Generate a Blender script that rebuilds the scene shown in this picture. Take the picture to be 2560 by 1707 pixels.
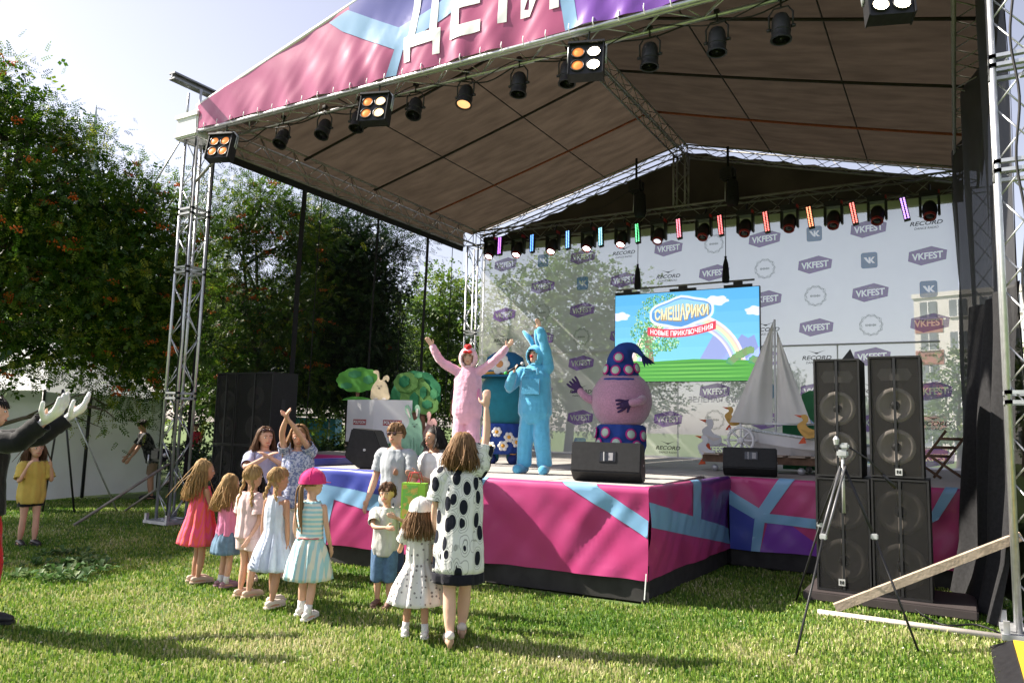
import bpy, bmesh, math, random
import numpy as np
from mathutils import Vector, Matrix, noise
R = math.radians
PI = math.pi
S = bpy.context.scene
for o in list(bpy.data.objects):
    bpy.data.objects.remove(o)
COL = S.collection

# ---------------------------------------------------------------- camera
CAM = Vector((11.628, -8.542, 1.75))
YAW, PITCH, ROLL = R(30.271), R(6.53), R(1.528)
_f = Vector((-math.sin(YAW) * math.cos(PITCH), math.cos(YAW) * math.cos(PITCH), math.sin(PITCH)))
_r0 = Vector((math.cos(YAW), math.sin(YAW), 0))
_u0 = _r0.cross(_f)
_r = _r0 * math.cos(ROLL) + _u0 * math.sin(ROLL)
_u = _u0 * math.cos(ROLL) - _r0 * math.sin(ROLL)
cam = bpy.data.objects.new('camera', bpy.data.cameras.new('camera'))
COL.objects.link(cam)
m3 = Matrix((_r, _u, -_f)).transposed()
cam.matrix_world = Matrix.Translation(CAM) @ m3.to_4x4()
cam.data.sensor_width = 36
cam.data.lens = 26.72
cam.data.clip_start = 0.05
cam.data.clip_end = 3000
S.camera = cam
S.render.resolution_x, S.render.resolution_y = 1024, 682
FWD = Vector((-math.sin(YAW), math.cos(YAW), 0))     # horizontal view direction
RGT = Vector((math.cos(YAW), math.sin(YAW), 0))

# ---------------------------------------------------------------- sky, sun, exposure
SUN_AZ, SUN_EL = math.atan2(-0.951, -0.309), R(41)
w = bpy.data.worlds.new('World'); S.world = w; w.use_nodes = True
nt = w.node_tree; nt.nodes.clear()
sky = nt.nodes.new('ShaderNodeTexSky'); sky.sky_type = 'NISHITA'; sky.sun_disc = False
sky.sun_elevation = SUN_EL; sky.sun_rotation = SUN_AZ
sky.altitude = 20; sky.air_density = 1.0; sky.dust_density = 1.0; sky.ozone_density = 1.0
bg = nt.nodes.new('ShaderNodeBackground'); bg.inputs[1].default_value = 0.085
wo = nt.nodes.new('ShaderNodeOutputWorld')
hs = nt.nodes.new('ShaderNodeHueSaturation'); hs.inputs['Saturation'].default_value = .55      # hazy summer sky: paler and slightly lilac
tn = nt.nodes.new('ShaderNodeMixRGB'); tn.blend_type = 'MULTIPLY'; tn.inputs[0].default_value = 1.0; tn.inputs[2].default_value = (1.05, .97, 1.0, 1)
nt.links.new(sky.outputs[0], hs.inputs['Color']); nt.links.new(hs.outputs[0], tn.inputs[1]); nt.links.new(tn.outputs[0], bg.inputs[0]); nt.links.new(bg.outputs[0], wo.inputs[0])
sd = bpy.data.lights.new('sun', 'SUN'); sd.energy = 5.0; sd.angle = R(0.6); sd.color = (1.0, 0.92, 0.80)
sun = bpy.data.objects.new('sun', sd); COL.objects.link(sun)
to_sun = Vector((math.sin(SUN_AZ) * math.cos(SUN_EL), math.cos(SUN_AZ) * math.cos(SUN_EL), math.sin(SUN_EL)))
sun.rotation_euler = to_sun.to_track_quat('Z', 'Y').to_euler()
vs = S.view_settings
vs.view_transform = 'Standard'; vs.look = 'None'; vs.gamma = 1.0; vs.exposure = 1.42
vs.use_curve_mapping = False
S.render.engine = 'CYCLES'
S.cycles.max_bounces = 8
S.cycles.transparent_max_bounces = 24
S.cycles.caustics_reflective = False; S.cycles.caustics_refractive = False

# ---------------------------------------------------------------- material helpers
MATS = {}
def newmat(name):
    m = bpy.data.materials.new(name); m.use_nodes = True
    n = m.node_tree.nodes; l = m.node_tree.links
    b = n['Principled BSDF']
    return m, n, l, b
def M(name, col, rough=.6, metal=0., var=.12, vscale=6., bump=0., bscale=60., spec=.4, trans=0., alpha=None, stretch=(1, 1, 1), col2=None, coat=0., sheen=0.):
    """principled material: noise-varied colour, fine bump, optional translucency or see-through weave"""
    if name in MATS: return MATS[name]
    m, n, l, b = newmat(name)
    tc = n.new('ShaderNodeTexCoord'); mp = n.new('ShaderNodeMapping'); mp.inputs['Scale'].default_value = stretch
    l.new(tc.outputs['Object'], mp.inputs[0])
    nz = n.new('ShaderNodeTexNoise'); nz.inputs['Scale'].default_value = vscale; nz.inputs['Detail'].default_value = 5
    l.new(mp.outputs[0], nz.inputs[0])
    rp = n.new('ShaderNodeValToRGB')
    c1 = tuple(max(0, c * (1 - var)) for c in col) + (1,)
    c2 = (tuple(min(1, c * (1 + var)) for c in col) if col2 is None else tuple(col2)) + (1,)
    rp.color_ramp.elements[0].position = .32; rp.color_ramp.elements[1].position = .68
    rp.color_ramp.elements[0].color = c1; rp.color_ramp.elements[1].color = c2
    l.new(nz.outputs[0], rp.inputs[0]); l.new(rp.outputs[0], b.inputs['Base Color'])
    b.inputs['Roughness'].default_value = rough; b.inputs['Metallic'].default_value = metal
    b.inputs['Specular IOR Level'].default_value = spec
    if coat: b.inputs['Coat Weight'].default_value = coat
    if sheen: b.inputs['Sheen Weight'].default_value = sheen; b.inputs['Sheen Roughness'].default_value = .4
    if bump:
        nb = n.new('ShaderNodeTexNoise'); nb.inputs['Scale'].default_value = bscale; nb.inputs['Detail'].default_value = 6
        l.new(mp.outputs[0], nb.inputs[0])
        bp = n.new('ShaderNodeBump'); bp.inputs['Strength'].default_value = bump; bp.inputs['Distance'].default_value = .02
        l.new(nb.outputs[0], bp.inputs['Height']); l.new(bp.outputs[0], b.inputs['Normal'])
    out = n['Material Output']; sh = b.outputs[0]
    if trans:
        t = n.new('ShaderNodeBsdfTranslucent'); l.new(rp.outputs[0], t.inputs[0])
        mx = n.new('ShaderNodeMixShader'); mx.inputs[0].default_value = trans
        l.new(sh, mx.inputs[1]); l.new(t.outputs[0], mx.inputs[2]); sh = mx.outputs[0]
    if alpha is not None:
        t = n.new('ShaderNodeBsdfTransparent'); mx = n.new('ShaderNodeMixShader'); mx.inputs[0].default_value = alpha
        l.new(t.outputs[0], mx.inputs[1]); l.new(sh, mx.inputs[2]); sh = mx.outputs[0]
    l.new(sh, out.inputs[0])
    MATS[name] = m
    return m
def EM(name, col, st, spread=None):
    if name in MATS: return MATS[name]
    m, n, l, b = newmat(name)
    b.inputs['Base Color'].default_value = (*col, 1); b.inputs['Roughness'].default_value = .3
    b.inputs['Emission Color'].default_value = (*col, 1); b.inputs['Emission Strength'].default_value = st
    MATS[name] = m
    return m

# ---------------------------------------------------------------- mesh helpers
class MB:
    def __init__(s): s.v = []; s.f = []; s.mi = []
    def add(s, vs_, fs, mi=0):
        o = len(s.v); s.v += [tuple(p) for p in vs_]
        s.f += [tuple(i + o for i in f) for f in fs]; s.mi += [mi] * len(fs)
        return s
    def box(s, c, d, rz=0., mi=0, M4=None):
        x, y, z = d[0] / 2, d[1] / 2, d[2] / 2
        P = [Vector((a * x, b * y, e * z)) for a in (-1, 1) for b in (-1, 1) for e in (-1, 1)]
        if M4 is not None: P = [M4 @ p for p in P]
        elif rz:
            rm = Matrix.Rotation(rz, 3, 'Z'); P = [rm @ p for p in P]
        P = [p + Vector(c) for p in P]
        return s.add(P, [(0, 1, 3, 2), (4, 6, 7, 5), (0, 4, 5, 1), (2, 3, 7, 6), (0, 2, 6, 4), (1, 5, 7, 3)], mi)
    def cbox(s, c, d, b=.01, rz=0., mi=0):
        """box with chamfered edges"""
        bm = bmesh.new(); bmesh.ops.create_cube(bm, size=1)
        for v in bm.verts: v.co = Vector((v.co.x * d[0], v.co.y * d[1], v.co.z * d[2]))
        bmesh.ops.bevel(bm, geom=bm.edges[:], offset=b, segments=2, affect='EDGES')
        rm = Matrix.Rotation(rz, 3, 'Z')
        bm.verts.ensure_lookup_table()
        s.add([rm @ v.co + Vector(c) for v in bm.verts], [[v.index for v in f.verts] for f in bm.faces], mi); bm.free(); return s
    def path(s, pts, rad, n=8, cap=True, mi=0, flat=1.0, flatdir=None):
        pts = [Vector(p) for p in pts]
        if not isinstance(rad, (list, tuple)): rad = [rad] * len(pts)
        V = []; F = []
        prev = None
        for i, p in enumerate(pts):
            t = (pts[min(i + 1, len(pts) - 1)] - pts[max(i - 1, 0)])
            t = t.normalized() if t.length > 1e-9 else Vector((0, 0, 1))
            if prev is None:
                a = Vector((0, 0, 1)) if abs(t.z) < .9 else Vector((1, 0, 0))
                if flatdir is not None: a = Vector(flatdir)
                x = (a - t * a.dot(t)).normalized()
            else:
                x = prev - t * prev.dot(t)
                x = x.normalized() if x.length > 1e-6 else prev
            prev = x; y = t.cross(x)
            for k in range(n):
                a = 2 * PI * k / n
                V.append(p + (x * math.cos(a) * flat + y * math.sin(a)) * rad[i])
        for i in range(len(pts) - 1):
            for k in range(n):
                F.append((i * n + k, i * n + (k + 1) % n, (i + 1) * n + (k + 1) % n, (i + 1) * n + k))
        if cap:
            F.append(tuple(range(n))[::-1]); F.append(tuple((len(pts) - 1) * n + k for k in range(n)))
        return s.add(V, F, mi)
    def capsule(s, pts, rad, n=10, mi=0, flat=1.0, flatdir=None):
        """path with rounded ends"""
        pts = [Vector(p) for p in pts]
        if not isinstance(rad, (list, tuple)): rad = [rad] * len(pts)
        rad = list(rad)
        d0 = (pts[0] - pts[1]).normalized(); d1 = (pts[-1] - pts[-2]).normalized()
        A = []; ra = []
        for a in (80, 50, 25):
            A.append(pts[0] + d0 * rad[0] * math.sin(R(a))); ra.append(rad[0] * math.cos(R(a)))
        B = []; rb = []
        for a in (25, 50, 80):
            B.append(pts[-1] + d1 * rad[-1] * math.sin(R(a))); rb.append(rad[-1] * math.cos(R(a)))
        return s.path(A + pts + B, ra + rad + rb, n, True, mi, flat, flatdir)
    def ell(s, c, r, nu=14, nv=9, mi=0, M4=None):
        V = []; F = []
        if not isinstance(r, (list, tuple)): r = (r, r, r)
        for j in range(nv + 1):
            th = PI * j / nv
            for i in range(nu):
                ph = 2 * PI * i / nu
                p = Vector((r[0] * math.sin(th) * math.cos(ph), r[1] * math.sin(th) * math.sin(ph), r[2] * math.cos(th)))
                if M4 is not None: p = M4 @ p
                V.append(p + Vector(c))
        for j in range(nv):
            for i in range(nu):
                a, b = j * nu + i, j * nu + (i + 1) % nu
                if j == 0: F.append((a, b + nu, a + nu)[::-1])
                elif j == nv - 1: F.append((a, b, a + nu)[::-1])
                else: F.append((a, b, b + nu, a + nu)[::-1])
        return s.add(V, F, mi)
    def lathe(s, prof, n=16, c=(0, 0, 0), M4=None, mi=0):
        """profile [(radius, height)] spun about local z"""
        V = []; F = []
        for r, z in prof:
            for k in range(n):
                a = 2 * PI * k / n
                p = Vector((r * math.cos(a), r * math.sin(a), z))
                if M4 is not None: p = M4 @ p
                V.append(p + Vector(c))
        for i in range(len(prof) - 1):
            for k in range(n):
                F.append((i * n + k, i * n + (k + 1) % n, (i + 1) * n + (k + 1) % n, (i + 1) * n + k))
        F.append(tuple(range(n))[::-1]); F.append(tuple((len(prof) - 1) * n + k for k in range(n)))
        return s.add(V, F, mi)
    def prism(s, pts2, org, ux, uy, th, mi=0):
        """extruded outline: 2D points in the frame org, ux, uy; thickness th along the normal"""
        org, ux, uy = Vector(org), Vector(ux), Vector(uy); nn = ux.cross(uy).normalized() * th
        n = len(pts2)
        P = [org + ux * a + uy * b for a, b in pts2]
        return s.add([p + nn for p in P] + P, [tuple(range(n)), tuple(range(2 * n - 1, n - 1, -1))] + [(i + n, (i + 1) % n + n, (i + 1) % n, i) for i in range(n)], mi)
    def grid(s, fn, nu, nv, mi=0):
        V = [fn(i / nu, j / nv) for j in range(nv + 1) for i in range(nu + 1)]
        F = [(j * (nu + 1) + i, j * (nu + 1) + i + 1, (j + 1) * (nu + 1) + i + 1, (j + 1) * (nu + 1) + i) for j in range(nv) for i in range(nu)]
        return s.add(V, F, mi)
    def rings(s, rings, n=40, cap0=False, cap1=False, mi=0):
        """rings: list of lists of n points"""
        V = [p for r in rings for p in r]; F = []
        for i in range(len(rings) - 1):
            for k in range(n):
                F.append((i * n + k, i * n + (k + 1) % n, (i + 1) * n + (k + 1) % n, (i + 1) * n + k))
        if cap0: F.append(tuple(range(n))[::-1])
        if cap1: F.append(tuple((len(rings) - 1) * n + k for k in range(n)))
        return s.add(V, F, mi)
    def mesh(s, name, mats, smooth=True, off=None):
        me = bpy.data.meshes.new(name)
        V = s.v if off is None else [(p[0] - off[0], p[1] - off[1], p[2] - off[2]) for p in s.v]
        me.from_pydata(V, [], s.f)
        if not isinstance(mats, (list, tuple)): mats = [mats]
        for m in mats: me.materials.append(m)
        if len(mats) > 1: me.polygons.foreach_set('material_index', s.mi)
        if smooth: me.polygons.foreach_set('use_smooth', [True] * len(s.f))
        me.update()
        return me
    def build(s, name, mats, parent=None, smooth=False, world=True):
        """one mesh object; vertices in world coordinates are made local to an unrotated parent"""
        off = parent.location if (parent is not None and world) else None
        if parent is not None and world and parent.parent is not None: off = Vector(off) + parent.parent.location
        o = bpy.data.objects.new(name, s.mesh(name, mats, smooth, off)); COL.objects.link(o)
        if parent is not None: o.parent = parent
        return o
def autosmooth(o, ang=40):
    me = o.data
    for p in me.polygons: p.use_smooth = True
    bm = bmesh.new(); bm.from_mesh(me)
    for e in bm.edges:
        if len(e.link_faces) == 2 and e.calc_face_angle(0) > R(ang): e.smooth = False
    bm.to_mesh(me); bm.free()
    return o
def tag(o, label=None, cat=None, group=None, kind=None):
    if label: o['label'] = label
    if cat: o['category'] = cat
    if group: o['group'] = group
    if kind: o['kind'] = kind
    return o
def empty(name, loc, label=None, cat=None, group=None, rz=0.):
    o = bpy.data.objects.new(name, None); COL.objects.link(o); o.location = loc; o.rotation_euler[2] = rz
    o.empty_display_size = .1
    return tag(o, label, cat, group)
def copy_tree(o, parent=None):
    c = o.copy(); COL.objects.link(c); c.parent = parent
    for ch in list(o.children): copy_tree(ch, c)
    return c
def remesh(mb, voxel, smooth=4):
    """fuse overlapping closed shapes into one continuous skin"""
    me = mb.mesh('tmp', [], True)
    o = bpy.data.objects.new('tmp', me); COL.objects.link(o)
    md = o.modifiers.new('r', 'REMESH'); md.mode = 'VOXEL'; md.voxel_size = voxel; md.use_smooth_shade = True
    if smooth:
        sm = o.modifiers.new('s', 'SMOOTH'); sm.iterations = smooth; sm.factor = .5
    dg = bpy.context.evaluated_depsgraph_get()
    out = bpy.data.meshes.new_from_object(o.evaluated_get(dg))
    bpy.data.objects.remove(o); bpy.data.meshes.remove(me)
    return out
def wrinkle(me, amp, scale, seed=0, stretch=(1, 1, 1)):
    n = len(me.vertices)
    if not amp: return me
    co = np.empty(n * 3); no = np.empty(n * 3)
    me.vertices.foreach_get('co', co); me.vertices.foreach_get('normal', no)
    co = co.reshape(-1, 3); no = no.reshape(-1, 3)
    for i in range(n):
        p = co[i]
        d = noise.noise((p[0] * scale * stretch[0] + seed, p[1] * scale * stretch[1], p[2] * scale * stretch[2])) \
            + .5 * noise.noise((p[0] * scale * 2.3 * stretch[0], p[1] * scale * 2.3 * stretch[1] + seed, p[2] * scale * 2.3 * stretch[2]))
        co[i] += no[i] * d * amp
    me.vertices.foreach_set('co', co.reshape(-1)); me.update()
    return me
def mobj(name, me, mat, parent=None):
    me.materials.clear(); me.materials.append(mat); me.name = name
    me.polygons.foreach_set('use_smooth', [True] * len(me.polygons))
    o = bpy.data.objects.new(name, me); COL.objects.link(o)
    if parent is not None: o.parent = parent
    return o
_TXT = {}
def text_bm(body, size=1., bold=.0, shear=0., space=1.):
    """flat lettering as (verts, faces), centred on its own box"""
    key = (body, size, bold, shear, space)
    if key in _TXT: return _TXT[key]
    cu = bpy.data.curves.new('t', 'FONT'); cu.body = body; cu.size = size; cu.offset = bold; cu.shear = shear; cu.space_character = space
    cu.resolution_u = 3; cu.fill_mode = 'FRONT'
    o = bpy.data.objects.new('t', cu); COL.objects.link(o)
    dg = bpy.context.evaluated_depsgraph_get()
    me = bpy.data.meshes.new_from_object(o.evaluated_get(dg))
    V = [v.co.copy() for v in me.vertices]; F = [tuple(p.vertices) for p in me.polygons]
    bpy.data.objects.remove(o); bpy.data.curves.remove(cu); bpy.data.meshes.remove(me)
    x0, x1 = min(v.x for v in V), max(v.x for v in V); y0, y1 = min(v.y for v in V), max(v.y for v in V)
    V = [Vector((v.x - (x0 + x1) / 2, v.y - (y0 + y1) / 2, 0)) for v in V]
    _TXT[key] = (V, F, x1 - x0, y1 - y0)
    return _TXT[key]
def outline_loops(V, F):
    """boundary polygons of a flat filled shape"""
    ed = {}
    for f in F:
        for i in range(len(f)):
            a, b = f[i], f[(i + 1) % len(f)]
            k = (min(a, b), max(a, b)); ed[k] = ed.get(k, 0) + 1
    nb = {}
    for (a, b), c in ed.items():
        if c == 1: nb.setdefault(a, []).append(b); nb.setdefault(b, []).append(a)
    loops = []; seen = set()
    for s in nb:
        if s in seen: continue
        lp = [s]; seen.add(s); cur = s
        while True:
            nx_ = [q for q in nb[cur] if q not in seen]
            if not nx_: break
            cur = nx_[0]; seen.add(cur); lp.append(cur)
        if len(lp) > 2: loops.append([(V[i][0], V[i][1]) for i in lp])
    return loops
def knocked_out(outer, loops):
    """flat shape with letters left open, as (verts, faces)"""
    cu = bpy.data.curves.new('k', 'CURVE'); cu.dimensions = '2D'; cu.fill_mode = 'FRONT'
    for lp in [outer] + loops:
        sp = cu.splines.new('POLY'); sp.points.add(len(lp) - 1); sp.use_cyclic_u = True
        for i, p in enumerate(lp): sp.points[i].co = (p[0], p[1], 0, 1)
    o = bpy.data.objects.new('k', cu); COL.objects.link(o)
    me = bpy.data.meshes.new_from_object(o.evaluated_get(bpy.context.evaluated_depsgraph_get()))
    out = ([tuple(v.co) for v in me.vertices], [tuple(p.vertices) for p in me.polygons])
    bpy.data.objects.remove(o); bpy.data.curves.remove(cu); bpy.data.meshes.remove(me)
    return out
def drape(mb, V, F, fn, step, mi=0):
    """cut a flat shape along a grid and lay it on a folded surface fn(u, v) -> point"""
    bm = bmesh.new(); vv = [bm.verts.new(v) for v in V]
    for f in F:
        try: bm.faces.new([vv[i] for i in f])
        except ValueError: pass
    if step:
        for ax in (0, 1):
            lo = min(v.co[ax] for v in bm.verts); hi = max(v.co[ax] for v in bm.verts)
            k = math.floor(lo / step) + 1
            while k * step < hi:
                no = Vector((1, 0, 0)) if ax == 0 else Vector((0, 1, 0))
                bmesh.ops.bisect_plane(bm, geom=bm.verts[:] + bm.edges[:] + bm.faces[:], plane_co=no * (k * step), plane_no=no)
                k += 1
    bm.verts.index_update()
    mb.add([fn(v.co.x, v.co.y) for v in bm.verts], [[v.index for v in f.verts] for f in bm.faces], mi)
    bm.free()
def catmull(P, n):
    P = [Vector(p) for p in P]; out = []
    for i in range(len(P) - 1):
        a, b, c, d = P[max(i - 1, 0)], P[i], P[i + 1], P[min(i + 2, len(P) - 1)]
        for k in range(n):
            t = k / n
            out.append(.5 * ((2 * b) + (c - a) * t + (2 * a - 5 * b + 4 * c - d) * t * t + (3 * b - a - 3 * c + d) * t ** 3))
    out.append(P[-1]); return out
# ================================================================ materials in common use
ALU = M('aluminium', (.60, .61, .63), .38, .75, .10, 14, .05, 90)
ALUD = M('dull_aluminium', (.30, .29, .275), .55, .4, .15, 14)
STEEL = M('galvanised_steel', (.50, .51, .52), .5, .6, .2, 9)
BLACK = M('black_paint', (.018, .018, .020), .45, 0, .25, 20, .05, 120)
BLACKF = M('black_fabric', (.016, .016, .018), .95, 0, .3, 30, .1, 200)
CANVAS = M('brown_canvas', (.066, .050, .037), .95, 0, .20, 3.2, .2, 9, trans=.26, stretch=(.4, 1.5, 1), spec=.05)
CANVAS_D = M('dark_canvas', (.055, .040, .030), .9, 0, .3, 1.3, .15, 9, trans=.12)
PINKV = M('magenta_vinyl', (.46, .045, .18), .42, 0, .08, 1.5, .10, 5, coat=.15)
LBLUE = M('light_blue_vinyl', (.20, .40, .62), .42, 0, .05, 1.5, .06, 5, coat=.25)
INDIGO = M('indigo_vinyl', (.055, .075, .38), .34, 0, .05, 1.5, .06, 5, coat=.25)
PURPLE = M('purple_vinyl', (.20, .045, .40), .34, 0, .05, 1.5, .06, 5, coat=.25)
BPINK = M('pale_pink_vinyl', (.46, .10, .22), .27, 0, .05, 1.2, .05, 4, coat=.3, trans=.15)  # banner vinyls: paler and glossier than the skirt ones
BLB = M('pale_blue_vinyl', (.27, .46, .70), .27, 0, .05, 1.2, .05, 4, coat=.3, trans=.15)
BIND = M('pale_indigo_vinyl', (.12, .13, .42), .27, 0, .05, 1.2, .05, 4, coat=.3, trans=.15)
BPUR = M('pale_purple_vinyl', (.22, .08, .45), .27, 0, .05, 1.2, .05, 4, coat=.3, trans=.15)
WHITEV = M('white_vinyl', (.82, .82, .82), .35, 0, .03, 2)
WHITE = M('white_paint', (.78, .78, .79), .5, 0, .04, 3)
PLY = M('grey_plywood', (.40, .375, .35), .75, 0, .16, 3, .12, 40, stretch=(.3, 3, 1))
WOOD = M('weathered_wood', (.42, .34, .26), .8, 0, .25, 5, .25, 40, stretch=(1, 1, 1))

# ================================================================ ground
def lawn_mat():
    m, n, l, b = newmat('lawn_soil')
    tc = n.new('ShaderNodeTexCoord')
    n1 = n.new('ShaderNodeTexNoise'); n1.inputs['Scale'].default_value = .9; n1.inputs['Detail'].default_value = 8
    n2 = n.new('ShaderNodeTexNoise'); n2.inputs['Scale'].default_value = 35; n2.inputs['Detail'].default_value = 6
    for q in (n1, n2): l.new(tc.outputs['Object'], q.inputs[0])
    r1 = n.new('ShaderNodeValToRGB'); r1.color_ramp.elements[0].position = .3; r1.color_ramp.elements[1].position = .7
    r1.color_ramp.elements[0].color = (.05, .12, .016, 1); r1.color_ramp.elements[1].color = (.15, .19, .055, 1)
    l.new(n1.outputs[0], r1.inputs[0])
    mx = n.new('ShaderNodeMixRGB'); mx.blend_type = 'MULTIPLY'; mx.inputs[0].default_value = .8
    r2 = n.new('ShaderNodeValToRGB'); r2.color_ramp.elements[0].color = (.4, .4, .35, 1); r2.color_ramp.elements[1].color = (1.3, 1.3, 1.2, 1)
    l.new(n2.outputs[0], r2.inputs[0]); l.new(r1.outputs[0], mx.inputs[1]); l.new(r2.outputs[0], mx.inputs[2])
    l.new(mx.outputs[0], b.inputs['Base Color']); b.inputs['Roughness'].default_value = .95
    bp = n.new('ShaderNodeBump'); bp.inputs['Strength'].default_value = .6; bp.inputs['Distance'].default_value = .03
    l.new(n2.outputs[0], bp.inputs['Height']); l.new(bp.outputs[0], b.inputs['Normal'])
    return m
def gz(x, y):
    return .03 * noise.noise((x * .35, y * .35, 3.1)) * (1 if y < 20 else 1)
mb = MB()
xs = [-900, -400, -150, -60] + [-30 + 1.0 * i for i in range(61)] + [60, 150, 400, 900]
ys = [-400, -100, -30] + [-12 + 1.0 * i for i in range(43)] + [45, 80, 160, 400, 1200]
V = [(x, y, gz(x, y) - .02) for y in ys for x in xs]; nx = len(xs)
mb.add(V, [(j * nx + i, j * nx + i + 1, (j + 1) * nx + i + 1, (j + 1) * nx + i) for j in range(len(ys) - 1) for i in range(nx - 1)])
o = mb.build('ground', lawn_mat(), smooth=True); tag(o, kind='structure')

# grass blades (uncountable): denser close to the camera, thinned where the stage stands
rng = np.random.default_rng(5)
def grass(N):
    d = 3.9 + (17 - 3.9) * rng.random(N) ** 1.55
    lat = (rng.random(N) * 2 - 1) * (d * .72 + .3)
    x = CAM.x + FWD.x * d + RGT.x * lat; y = CAM.y + FWD.y * d + RGT.y * lat
    keep = ~((x > 4.4) & (x < 8.75) & (y > -.95)) & ~((y > 2.15) & (x > .2) & (x < 12.2))
    x, y, d = x[keep], y[keep], d[keep]; n = len(x)
    patch = np.array([noise.noise((a * .8, b * .8, 0.)) + .5 * noise.noise((a * 2.7, b * 2.7, 4.)) for a, b in zip(x, y)])
    h = (.010 + .020 * rng.random(n)) * (1 + .25 * patch) * (1 + .9 * (rng.random(n) > .985))
    wd = (.0022 + .0022 * rng.random(n)) * (1 + d * .11)
    a = rng.random(n) * 2 * PI; ln = h * (.2 + .8 * rng.random(n)); la = rng.random(n) * 2 * PI
    z0 = np.array([gz(p, q) for p, q in zip(x, y)]) - .025
    cx, sx = np.cos(a) * wd, np.sin(a) * wd
    lx, ly = np.cos(la) * ln, np.sin(la) * ln
    V = np.empty((n, 5, 3))
    V[:, 0] = np.stack([x - cx, y - sx, z0], 1); V[:, 1] = np.stack([x + cx, y + sx, z0], 1)
    V[:, 2] = np.stack([x - cx * .8 + lx * .35, y - sx * .8 + ly * .35, z0 + h * .65 + .02], 1)
    V[:, 3] = np.stack([x + cx * .8 + lx * .35, y + sx * .8 + ly * .35, z0 + h * .65 + .02], 1)
    V[:, 4] = np.stack([x + lx, y + ly, z0 + h + .02], 1)
    base = np.arange(n)[:, None] * 5
    loops = (base + np.array([0, 1, 3, 2, 2, 3, 4])[None]).reshape(-1)
    me = bpy.data.meshes.new('grass_blades')
    me.vertices.add(n * 5); me.vertices.foreach_set('co', V.reshape(-1))
    me.loops.add(n * 7); me.loops.foreach_set('vertex_index', loops)
    me.polygons.add(n * 2)
    st = (np.arange(n)[:, None] * 7 + np.array([0, 4])[None]).reshape(-1); me.polygons.foreach_set('loop_start', st)
    me.update(calc_edges=True)
    worn = np.exp(-(((x - 6.3) / 2.3) ** 2 + ((y + 3.9) / .9) ** 2)) + .7 * np.exp(-(((x - 9.3) / 1.2) ** 2 + ((y + 2.9) / .6) ** 2))
    dry = np.clip(.40 + .50 * patch + .30 * worn + .28 * rng.standard_normal(n), 0, 1)
    at = me.attributes.new('tone', 'FLOAT', 'POINT'); at.data.foreach_set('value', np.repeat(dry, 5))
    return me
def blade_mat(name, stops, trans=.35, rough=.5):
    m, n, l, b = newmat(name)
    at = n.new('ShaderNodeAttribute'); at.attribute_name = 'tone'
    rp = n.new('ShaderNodeValToRGB'); e = rp.color_ramp.elements
    e[0].position, e[0].color = stops[0][0], (*stops[0][1], 1); e[1].position, e[1].color = stops[-1][0], (*stops[-1][1], 1)
    for p, c in stops[1:-1]: q = e.new(p); q.color = (*c, 1)
    l.new(at.outputs['Fac'], rp.inputs[0]); l.new(rp.outputs[0], b.inputs['Base Color'])
    b.inputs['Roughness'].default_value = rough; b.inputs['Specular IOR Level'].default_value = .35
    t = n.new('ShaderNodeBsdfTranslucent'); l.new(rp.outputs[0], t.inputs[0])
    mx = n.new('ShaderNodeMixShader'); mx.inputs[0].default_value = trans
    l.new(b.outputs[0], mx.inputs[1]); l.new(t.outputs[0], mx.inputs[2]); l.new(mx.outputs[0], n['Material Output'].inputs[0])
    return m
GRASS = blade_mat('grass_blade', [(0., (.06, .16, .014)), (.36, (.18, .30, .035)), (.66, (.33, .40, .09)), (1., (.58, .53, .30))])
gme = grass(270000); gme.materials.append(GRASS)
o = bpy.data.objects.new('lawn_grass', gme); COL.objects.link(o); tag(o, 'short mown green lawn grass with dry pale patches', 'grass', kind='stuff')

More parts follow.
